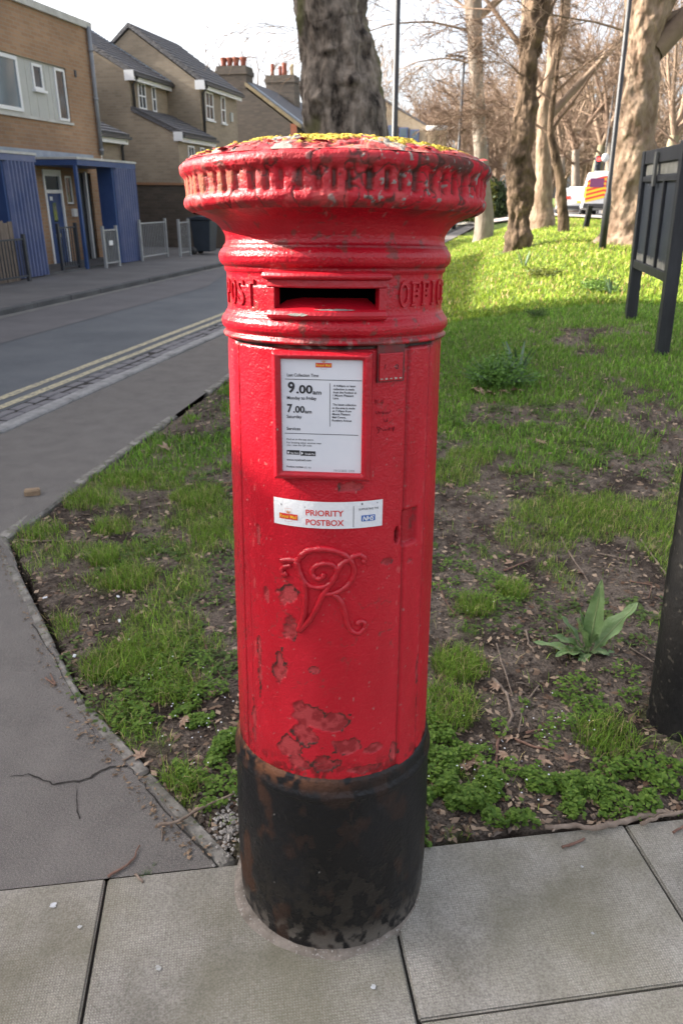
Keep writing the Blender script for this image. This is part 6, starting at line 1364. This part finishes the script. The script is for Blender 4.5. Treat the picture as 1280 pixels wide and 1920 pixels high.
# tiny white flowers
mb = MB(); rr = random.Random(5)
for u, v, n, s in [(380, 1380, 26, .14), (330, 1280, 14, .2), (1050, 1350, 18, .15), (900, 1430, 16, .15), (950, 1480, 14, .15), (880, 1120, 14, .2)]:
    p = gz(u, v)
    for k in range(n):
        x = p.x + rr.gauss(0, s * .5); y = p.y + rr.gauss(0, s * .5)
        if not (bool(in_park(np.array(x), np.array(y))) and math.hypot(x + .016, y - 1.352) > .25): continue
        z = float(soil_z(x, y)) + rr.uniform(.02, .045); q = rr.uniform(.0016, .003); mb.add([(x + q * math.cos(w), y + q * math.sin(w), z + q * .3 * math.sin(w * 2)) for w in (0, 1.05, 2.1, 3.14, 4.2, 5.2)], [(0, 1, 2, 3, 4, 5)])
tag(mb.build('small_flowers', M_STICK), 'tiny white weed flowers near the pillar box', 'flowers', kind='stuff')
# soil crumbs, leaf crumbs and twig bits, uncountable
def crumbs(n, name, label, colr, smin, smax, flat, seed):
    q = np.random.default_rng(seed); y = 1.42 + 6.5 * q.random(n) ** 1.5; x = (q.random(n) * 2 - 1) * (.6 * y + .3); k = in_park(x, y) & (np.hypot(x + .016, y - 1.352) > .26); x, y = x[k], y[k]; k = q.random(len(x)) > cover(x, y) * .7; x, y = x[k], y[k]; n = len(x)
    z = soil_z(x, y) + .003; s = q.uniform(smin, smax, n) * (.7 + .3 * y / 2); a = q.random(n) * 6.283; L = q.uniform(.6, 2.4, n)
    ux, uy = np.cos(a) * s * L, np.sin(a) * s * L; vx, vy = -np.sin(a) * s, np.cos(a) * s; hz = s * flat
    P = np.stack([x, y, z], -1); U = np.stack([ux, uy, q.normal(0, .2, n) * s], -1); Vv = np.stack([vx, vy, q.normal(0, .25, n) * s], -1); H_ = np.stack([0 * x, 0 * x, hz], -1)
    V = np.stack([P - U, P - Vv * .8, P + U * .9, P + Vv, P + H_], 1).reshape(-1, 3); i = np.arange(n)[:, None] * 5
    F = np.concatenate([i + np.array([[0, 1, 4]]), i + np.array([[1, 2, 4]]), i + np.array([[2, 3, 4]]), i + np.array([[3, 0, 4]])])
    c = np.array(colr[0]) + (np.array(colr[1]) - np.array(colr[0])) * q.random((n, 1)); o = mesh_np(name, V, F, mat_attr(name + '_mat', rough=.9, spec=.2), smooth=False, col=c.repeat(5, 0)); tag(o, label, cat='litter', kind='stuff')
crumbs(24000, 'soil_crumbs', 'loose dark soil crumbs on the bare ground', ((.025, .018, .014), (.17, .135, .11)), .002, .008, .8, 3)
crumbs(12500, 'leaf_litter', 'brown leaf crumbs and bark bits on the soil', ((.09, .05, .032), (.40, .30, .215)), .004, .011, .25, 4)
# dead plane leaves, one by one
M_DL = mat('dead_leaf', (.25, .155, .10), (.38, .27, .195), scale=30, rough=.85, bump=.3, bscale=120)
M_DL2 = mat('dead_leaf_dark', (.13, .075, .05), (.22, .14, .10), scale=30, rough=.85)
def leaf_mesh(seed, s):
    q = random.Random(seed); pts_ = []
    lob = [(0, 1.0), (.35, .45), (.62, .95), (.95, .5), (1.35, .85), (2.1, .45), (2.8, .32), (3.14, .25)]
    half = [(a, d * q.uniform(.85, 1.1)) for a, d in lob]; full = half + [(-a, d * q.uniform(.85, 1.1)) for a, d in reversed(half[1:-1])]
    vs_ = [(0, 0, 0)]
    for a, d in full:
        xx, yy = math.sin(a) * d * s, math.cos(a) * d * s; vs_.append((xx, yy, s * .25 * math.sin(a * 3 + seed) * d + .12 * s * q.random()))
    n = len(full); mb = MB(); mb.add(vs_, [(0, i + 1, (i + 1) % n + 1) for i in range(n)]); mb.add([(v[0], v[1], v[2] - .0012) for v in vs_], [(0, (i + 1) % n + 1, i + 1) for i in range(n)])
    mb.tube([(0, 0, 0), (.0, -s * .3, s * .1), (s * .08, -s * .7, s * .05)], s * .02, 4)
    me = bpy.data.meshes.new('dead_leaf'); me.from_pydata(mb.v, [], mb.f); me.materials.append(M_DL if seed % 3 else M_DL2); return me
LM = [leaf_mesh(i, .045) for i in range(6)]
for i, (u, v, s, lab) in enumerate([(885, 1425, 1.3, 0), (1015, 1423, .95, 0), (905, 1440, .8, 0), (1065, 1430, .8, 0), (870, 1440, .7, 0), (945, 1415, .6, 0), (1135, 1445, .7, 0), (1150, 1410, .7, 0), (815, 1475, .7, 0), (860, 1485, .6, 0), (930, 1290, .7, 0), (900, 1260, .6, 0), (830, 1270, .7, 0), (955, 1055, .8, 0), (905, 1075, .6, 0), (1090, 1075, .7, 0), (1020, 1060, .5, 0), (1140, 1330, .5, 0), (1180, 1350, .6, 0), (345, 1350, .8, 0), (265, 1420, .8, 0), (370, 1430, .6, 0), (250, 1110, .6, 0), (320, 1130, .5, 0), (90, 1030, .7, 0), (60, 1020, .6, 0), (400, 1300, .5, 0), (410, 910, .5, 0), (840, 920, 1, 0), (1010, 850, 1.0, 0), (1180, 1000, .8, 0), (1220, 1030, .8, 0), (955, 1385, .6, 0)]):
    p = gz(u, v); o = bpy.data.objects.new('dead_leaf', LM[i % 6]); COL.objects.link(o); o.location = (p.x, p.y, float(soil_z(p.x, p.y)) + .012); o.rotation_euler = (random.uniform(-.35, .35), random.uniform(-.35, .35), random.uniform(0, 6.28)); o.scale = (s,) * 3
    tag(o, 'curled brown dead plane leaf lying on the weedy soil', 'leaf', 'dead leaves on the soil')
p = gz(313, 846); o = bpy.data.objects.new('dead_leaf', LM[1]); COL.objects.link(o); o.location = (p.x, p.y, .02); o.scale = (1.5,) * 3; o.rotation_euler = (.5, .3, 1); tag(o, 'large pale dead leaf lying on the grass near the footpath edging', 'leaf')
# sticks
M_STK = mat('stick_bark', (.16, .115, .085), (.29, .225, .175), scale=30, rough=.9, bump=.5, bscale=150); M_STK2 = mat('stick_red', (.15, .075, .055), (.24, .14, .10), scale=30, rough=.85)
def stick(name, label, px, r0, r1, m=M_STK, zoff=.006, cat='stick', group=None, on_soil=True, knots=0, side=()):
    P = []
    for i, (u, v) in enumerate(px):
        q = gz(u, v, zoff); P.append(Vector((q.x, q.y, (float(soil_z(q.x, q.y)) if on_soil and bool(in_park(np.array(q.x), np.array(q.y))) else 0.0) + zoff)))
    Q = []
    for a, b in zip(P[:-1], P[1:]):
        for k in range(4): Q.append(a.lerp(b, k / 4) + Vector((random.gauss(0, r0 * .35), random.gauss(0, r0 * .35), random.gauss(0, r0 * .25))))
    Q.append(P[-1]); e = Q[0].copy(); mb = MB(); n = len(Q)
    mb.tube([q - e for q in Q], [(r0 + (r1 - r0) * i / (n - 1)) * random.uniform(.85, 1.18) for i in range(n)], 8)
    for (f, du, dv, l) in side:
        b = Q[int(f * (n - 1))] - e; mb.tube([b, b + Vector((du, dv, .004)) * l * .5, b + Vector((du * 1.1, dv * .9, .008)) * l], [r0 * .5, r0 * .4, r0 * .25], 6)
    o = mb.build(name, m); o.location = e; tag(o, label, cat, group); return o
stick('fallen_branch', 'lichened fallen branch lying along the rear edge of the slabs', [(1025, 1552), (1080, 1548), (1110, 1553), (1150, 1545), (1190, 1528), (1235, 1518), (1262, 1520)], .0065, .0085, zoff=.011, cat='branch', side=((.05, -.01, -.02, 1.2),))
stick('fallen_branch', 'thin grey branch crossing the slab joint by the lamp column', [(1200, 1545), (1235, 1530), (1290, 1515), (1340, 1505)], .005, .0045, zoff=.012, cat='branch')
stick('twig', 'long forked twig lying across the concrete edging', [(295, 1546), (330, 1542), (370, 1520), (410, 1500), (440, 1488)], .0042, .0028, zoff=.022, on_soil=False, side=((.45, .005, .03, 1.0),))
stick('twig', 'curved reddish twig on the asphalt near the slabs', [(203, 1642), (230, 1628), (250, 1610), (262, 1585)], .0034, .002, M_STK2, on_soil=False)
stick('twig', 'short straight twig on the asphalt below the edging', [(304, 1575), (306, 1548)], .0018, .0016, zoff=.003, on_soil=False)
stick('twig', 'pale twig stub on the slab joint beside the asphalt', [(256, 1638), (268, 1654)], .0035, .003, zoff=.004, on_soil=False)
stick('twig', 'short brown twig lying on the big slab right of the pillar box', [(1054, 1588), (1075, 1582), (1095, 1572)], .0035, .003, M_STK2, zoff=.004, on_soil=False)
stick('twig', 'short reddish twig on the slab by the picture edge beyond the joint', [(1262, 1562), (1290, 1540)], .004, .003, M_STK2, zoff=.004, on_soil=False)
TWG = 'fallen twigs on the soil'
for px, a, b in [([(930, 1205), (940, 1240), (960, 1300)], .003, .0022), ([(925, 1270), (950, 1300), (960, 1340), (945, 1370)], .006, .005), ([(935, 1380), (930, 1420), (932, 1455)], .0045, .003), ([(1010, 1280), (980, 1320), (972, 1370)], .003, .002), ([(985, 1370), (1030, 1360)], .004, .003), ([(965, 1380), (1000, 1395), (1035, 1402)], .004, .003),
                 ([(1050, 1008), (1070, 1040), (1102, 1085)], .0045, .003), ([(1200, 1015), (1225, 1045), (1250, 1075)], .004, .003), ([(945, 1065), (1000, 1045)], .004, .002), ([(820, 1090), (832, 1120), (855, 1150)], .0035, .002), ([(862, 1020), (872, 1045), (882, 1055)], .005, .004), ([(985, 1180), (990, 1205), (1002, 1222)], .004, .003), ([(860, 1085), (950, 1085)], .003, .002), ([(1120, 1035), (1180, 1050)], .003, .002),
                 ([(1180, 1085), (1222, 1095), (1215, 1120)], .003, .002), ([(1180, 1210), (1225, 1240)], .003, .002), ([(405, 908), (435, 905)], .007, .006), ([(280, 1295), (330, 1280), (345, 1262)], .004, .002), ([(380, 1190), (395, 1240), (420, 1270)], .003, .002), ([(85, 1270), (105, 1285), (95, 1265)], .003, .002), ([(40, 1010), (60, 1015), (110, 1013)], .005, .004), ([(330, 1015), (365, 992)], .004, .003), ([(230, 1425), (260, 1410)], .003, .002),
                 ([(1120, 967), (1195, 967)], .008, .007), ([(985, 1478), (1070, 1468)], .003, .002), ([(1240, 1440), (1280, 1425)], .004, .003), ([(420, 1480), (438, 1470)], .003, .002), ([(1090, 830), (1125, 765)], .006, .004)]:
    stick('twig', 'thin brown twig lying on the bare soil', px, a, b, M_STK if random.random() < .6 else M_STK2, group=TWG)
# wood chunk on the path
p = gz(62, 928); wc = bpy.data.objects.new('wood_chunk', stone_mesh('wood_chunk', .085, .04, .035, 9, .008)); COL.objects.link(wc); wc.data.materials.append(mat('tan_wood', (.30, .215, .135), (.22, .15, .095), scale=30, rough=.9, bump=.4, bscale=60)); wc.location = (p.x, p.y, .019); wc.rotation_euler = (0, .05, .35); tag(wc, 'small tan block of wood lying on the asphalt path', 'wood chunk')
# litter specks
for u, v, lab, m in [(222, 1120, 'crumpled white paper scrap on the grass by the edging', M_STICK), (85, 1121, 'white pebble-like paper scrap at the far edging', M_STICK), (225, 1165, 'small white scrap lying on soil mid-lawn', M_STICK), (140, 1230, 'white scrap beside the concrete edging', M_STICK)]:
    p = gz(u, v); o = bpy.data.objects.new('paper_scrap', stone_mesh('paper_scrap', .018, .010, .004, 3, .001)); COL.objects.link(o); o.data.materials.append(m); o.location = (p.x, p.y, float(soil_z(p.x, p.y)) + .008); o.rotation_euler = (.3, .2, u); tag(o, lab, 'litter')
# gravel by the foot of the box
mb = MB(); rr = random.Random(3)
for k in range(170):
    p = gz(rr.gauss(428, 16), rr.gauss(1548, 30)); s = rr.uniform(.003, .008)
    if math.hypot(p.x + .016, p.y - 1.352) < .235 or p.y < slab_y(p.x) + .0: continue
    a = [Vector((rr.gauss(0, 1), rr.gauss(0, 1), rr.gauss(0, 1))).normalized() * s * rr.uniform(.7, 1.1) for _ in range(6)]
    o = Vector((p.x, p.y, .002 + s * .4)); q = [o + Vector((s, 0, 0)), o + Vector((0, s, 0)), o - Vector((s, 0, 0)), o - Vector((0, s, 0)), o + Vector((0, 0, s * .7)), o - Vector((0, 0, s * .6))]; q = [v + w * .35 for v, w in zip(q, a)]
    mb.add(q, [(0, 1, 4), (1, 2, 4), (2, 3, 4), (3, 0, 4), (1, 0, 5), (2, 1, 5), (3, 2, 5), (0, 3, 5)])
tag(mb.build('gravel', mat('gravel', (.22, .20, .18), (.40, .37, .34), scale=70, rough=.9)), 'grey pebbles between the edging and the black base', 'gravel', kind='stuff')
# --- dock plant
def leaf(mb, base, d, L, w, arch, curl, q, wav=.20, fold=.30):
    d = Vector(d).normalized(); side = d.cross(Vector((0, 0, 1))); side = side.normalized() if side.length > .01 else Vector((1, 0, 0)); up = side.cross(d); n = 12; rows_ = []
    for i in range(n + 1):
        t = i / n; c = base + d * L * t + Vector((0, 0, -arch * L * t * t)); ww = w * (max(0.0, math.sin(math.pi * (t * .94 + .03)) ** .8) * (1.15 - .5 * t)) if t > .18 else w * .07
        wv = wav * w * math.sin(t * 17 + q * 5); rows_.append([c - side * ww + up * (fold * ww + wv), c - side * ww * .5 + up * fold * .4 * ww, c - up * .002, c + side * ww * .5 + up * fold * .4 * ww, c + side * ww + up * (fold * ww - wv)])
    mb.add([p for r in rows_ for p in r], [(i * 5 + j, i * 5 + j + 1, (i + 1) * 5 + j + 1, (i + 1) * 5 + j) for i in range(n) for j in range(4)], True)
    mid = MB(); mid.tube([r[2] + up * .001 for r in rows_[:-1]], [.0035 * (1 - .75 * i / n) for i in range(n)], 5); return mid
M_DOCK = mat('dock_leaf', (.15, .25, .085), (.22, .32, .14), scale=12, rough=.5, bump=.4, bscale=70); M_RIBL = mat('leaf_rib', (.30, .36, .17), rough=.5)
dp_ = gz(1100, 1222); DZ = float(soil_z(dp_.x, dp_.y)); dk_ = empty('dock_plant', (dp_.x, dp_.y, DZ)); tag(dk_, 'broad-leaved dock plant with upright pale green leaves on bare soil', 'plant')
for q, (d, L, w, arch) in enumerate([((.06, .10, 1), .30, .036, .0), ((.55, .12, .75), .27, .044, .05), ((-.35, -.1, .85), .19, .030, .05), ((.1, -.3, .8), .13, .022, .1), ((-.8, -.3, .5), .16, .030, .35), ((.22, .1, .9), .22, .022, .0), ((-.75, -.1, .55), .20, .032, .15), ((-.55, .1, .8), .20, .030, .05), ((-1, .1, .25), .20, .024, .05), ((.55, -.35, .45), .10, .024, .4), ((1, -.1, .12), .17, .018, .2), ((-.4, -.5, .35), .11, .02, .6), ((-.25, .2, .9), .17, .02, .0)]):
    mb = MB(); mid = leaf(mb, Vector((random.uniform(-.01, .01), random.uniform(-.01, .01), 0)), d, L, w, arch, 0, q); lf = mb.build('leaf', M_DOCK, dk_); mid.build('midrib', M_RIBL, lf)
# --- daffodil leaves and clumps on the bank
def strap_clump(label, u, v, y, n, h, col, name='daffodil_leaves'):
    p = gy(u, v, y); zb = float(soil_z(p.x, y)); e = empty(name, (p.x, y, zb)); tag(e, label, 'plant')
    for k in range(n):
        mb = MB(); a = random.uniform(0, 6.28); d = Vector((math.cos(a) * .25, math.sin(a) * .25, 1)); w = .012 * h / .3; P = [Vector((math.cos(a) * .02, math.sin(a) * .02, -.02)) + d * h * t + Vector((math.cos(a), math.sin(a), 0)) * h * .25 * t * t for t in (0, .35, .7, 1)]
        s = Vector((-math.sin(a), math.cos(a), 0)); vs_ = []
        for i, c in enumerate(P): ww = w * (1 if i < 3 else .3); vs_ += [c - s * ww, c + s * ww]
        mb.add(vs_, [(2*i, 2*i+1, 2*i+3, 2*i+2) for i in range(3)]); mb.build('leaf', col, e)
M_DAF = mat('daffodil_leaf', (.075, .13, .075), (.11, .17, .10), scale=5, rough=.5)
strap_clump('blue-green daffodil leaves beside the bushy clump of cow parsley', 975, 655, 6.2, 9, .30, M_DAF)
strap_clump('small daffodil shoots on the lit grass below the burr tree', 985, 462, 13.0, 7, .28, M_DAF); strap_clump('pale daffodil shoots in front of the leafy clump on lit grass', 1150, 520, 9.6, 6, .25, M_DAF)
def fern_clump(name, label, u, v, y, rad_, h, n, col, seed):
    p = gy(u, v, y); zb = float(soil_z(p.x, y)); e = empty(name, (p.x, y, zb)); tag(e, label, 'plant'); rr = random.Random(seed); V = []; C = []
    st = MB()
    for k in range(n):
        a = rr.uniform(0, 6.283); el = rr.uniform(.25, 1.35); L = rad_ * rr.uniform(.6, 1.15); d = Vector((math.cos(a) * math.cos(el), math.sin(a) * math.cos(el), math.sin(el) * h / rad_)); L = L
        tip = d * L; st.tube([(0, 0, 0), d * L * .5 + Vector((0, 0, .01)), tip], [.004 * rad_ / .3, .003 * rad_ / .3, .001 * rad_ / .3], 4)
        for j in range(26):
            t = rr.uniform(.35, 1.05); c = d * L * t + Vector((rr.gauss(0, .035), rr.gauss(0, .035), rr.gauss(0, .025))) * (rad_ / .3); s = rr.uniform(.008, .02) * rad_ / .3; b = Vector((rr.gauss(0, 1), rr.gauss(0, 1), rr.gauss(0, .5))).normalized(); w = b.cross(Vector((rr.gauss(0, 1), rr.gauss(0, 1), rr.gauss(0, 1)))).normalized()
            V += [c - b * s, c + w * s * .5, c + b * s, c - w * s * .5]; q = np.array(col) * rr.uniform(.6, 1.3); C += [q] * 4
    V = np.array([tuple(v) for v in V]); V[:, 2] = np.maximum(V[:, 2], .0); mesh_np('foliage', V, np.arange(len(V)).reshape(-1, 4), M_LEAF, e, smooth=False, col=np.array(C)); st.build('stems', M_DAF, e)
fern_clump('cow_parsley', 'bushy dark green cow parsley clump with brown leaves at its foot', 935, 700, 6.0, .33, .26, 95, (.12, .235, .045), 3)
fern_clump('leafy_weed', 'low leafy green clump on lit grass near the notice board', 1122, 512, 9.9, .36, .15, 50, (.14, .24, .04), 4)
fern_clump('leafy_weed', 'low yellowing clump on lit grass below the burr tree', 1025, 490, 11.5, .40, .11, 40, (.17, .19, .035), 5)
fern_clump('leafy_weed', 'small green clump at the edge of the shade', 1010, 562, 8.6, .20, .12, 26, (.08, .14, .03), 6)
for u, v, y in [(905, 705, 5.8), (925, 712, 5.75), (950, 714, 5.75), (970, 706, 5.8), (890, 698, 5.9)]:
    p = gy(u, v, y); o = bpy.data.objects.new('dead_leaf', LM[(u // 5) % 6]); COL.objects.link(o); o.location = (p.x, y, float(soil_z(p.x, y)) + .02); o.scale = (1.5,) * 3; o.rotation_euler = (.3, .2, u); tag(o, 'brown dead leaf heaped at the foot of the cow parsley', 'leaf', 'dead leaves under the cow parsley')
# debris gathered along the edging on the asphalt
q = np.random.default_rng(12); n = 420; t_ = q.random(n); seg = [((-.33, 1.38), (-.88, 1.97)), ((-.88, 1.97), (-1.62, 3.2))]; xx, yy = [], []
for i in range(n):
    a, b = seg[0 if q.random() < .5 else 1]; xx.append(a[0] + (b[0] - a[0]) * t_[i] - abs(q.normal(0, .018)) - .012 + (.05 if q.random() < .4 else 0)); yy.append(a[1] + (b[1] - a[1]) * t_[i] - abs(q.normal(0, .012)))
xx = np.array(xx); yy = np.array(yy); k = yy > slab_y(xx) + .01; xx, yy = xx[k], yy[k]; n = len(xx); s = q.uniform(.0015, .005, n); a = q.random(n) * 6.283
P = np.stack([xx, yy, np.full(n, .005)], -1); U = np.stack([np.cos(a) * s * 1.8, np.sin(a) * s * 1.8, q.normal(0, .2, n) * s], -1); Vv = np.stack([-np.sin(a) * s, np.cos(a) * s, q.normal(0, .2, n) * s], -1); H_ = np.stack([0 * xx, 0 * xx, s * .4], -1)
V = np.stack([P - U, P - Vv * .8, P + U, P + Vv, P + H_], 1).reshape(-1, 3); i = np.arange(n)[:, None] * 5
F = np.concatenate([i + np.array([[0, 1, 4]]), i + np.array([[1, 2, 4]]), i + np.array([[2, 3, 4]]), i + np.array([[3, 0, 4]])])
c = np.array([.09, .065, .045]) + (np.array([.30, .21, .14]) - np.array([.09, .065, .045])) * q.random((n, 1)) ** 1.5
tag(mesh_np('edging_debris', V, F, mat_attr('debris', rough=.95, spec=.2), smooth=False, col=c.repeat(5, 0)), 'brown crumbs of leaves gathered along the concrete edging', 'litter', kind='stuff')

def asphalt_weed(label, u, v, rad_, h, n, seed):
    fern_clump('leafy_weed', label, u, v, gz(u, v).y, rad_, h, n, (.11, .19, .04), seed)
asphalt_weed('tiny green weed rooted where the asphalt meets the slab joint', 272, 1640, .022, .018, 14, 31)
asphalt_weed('tiny weed sprig on the asphalt beside the slab edge', 288, 1622, .014, .014, 9, 32)
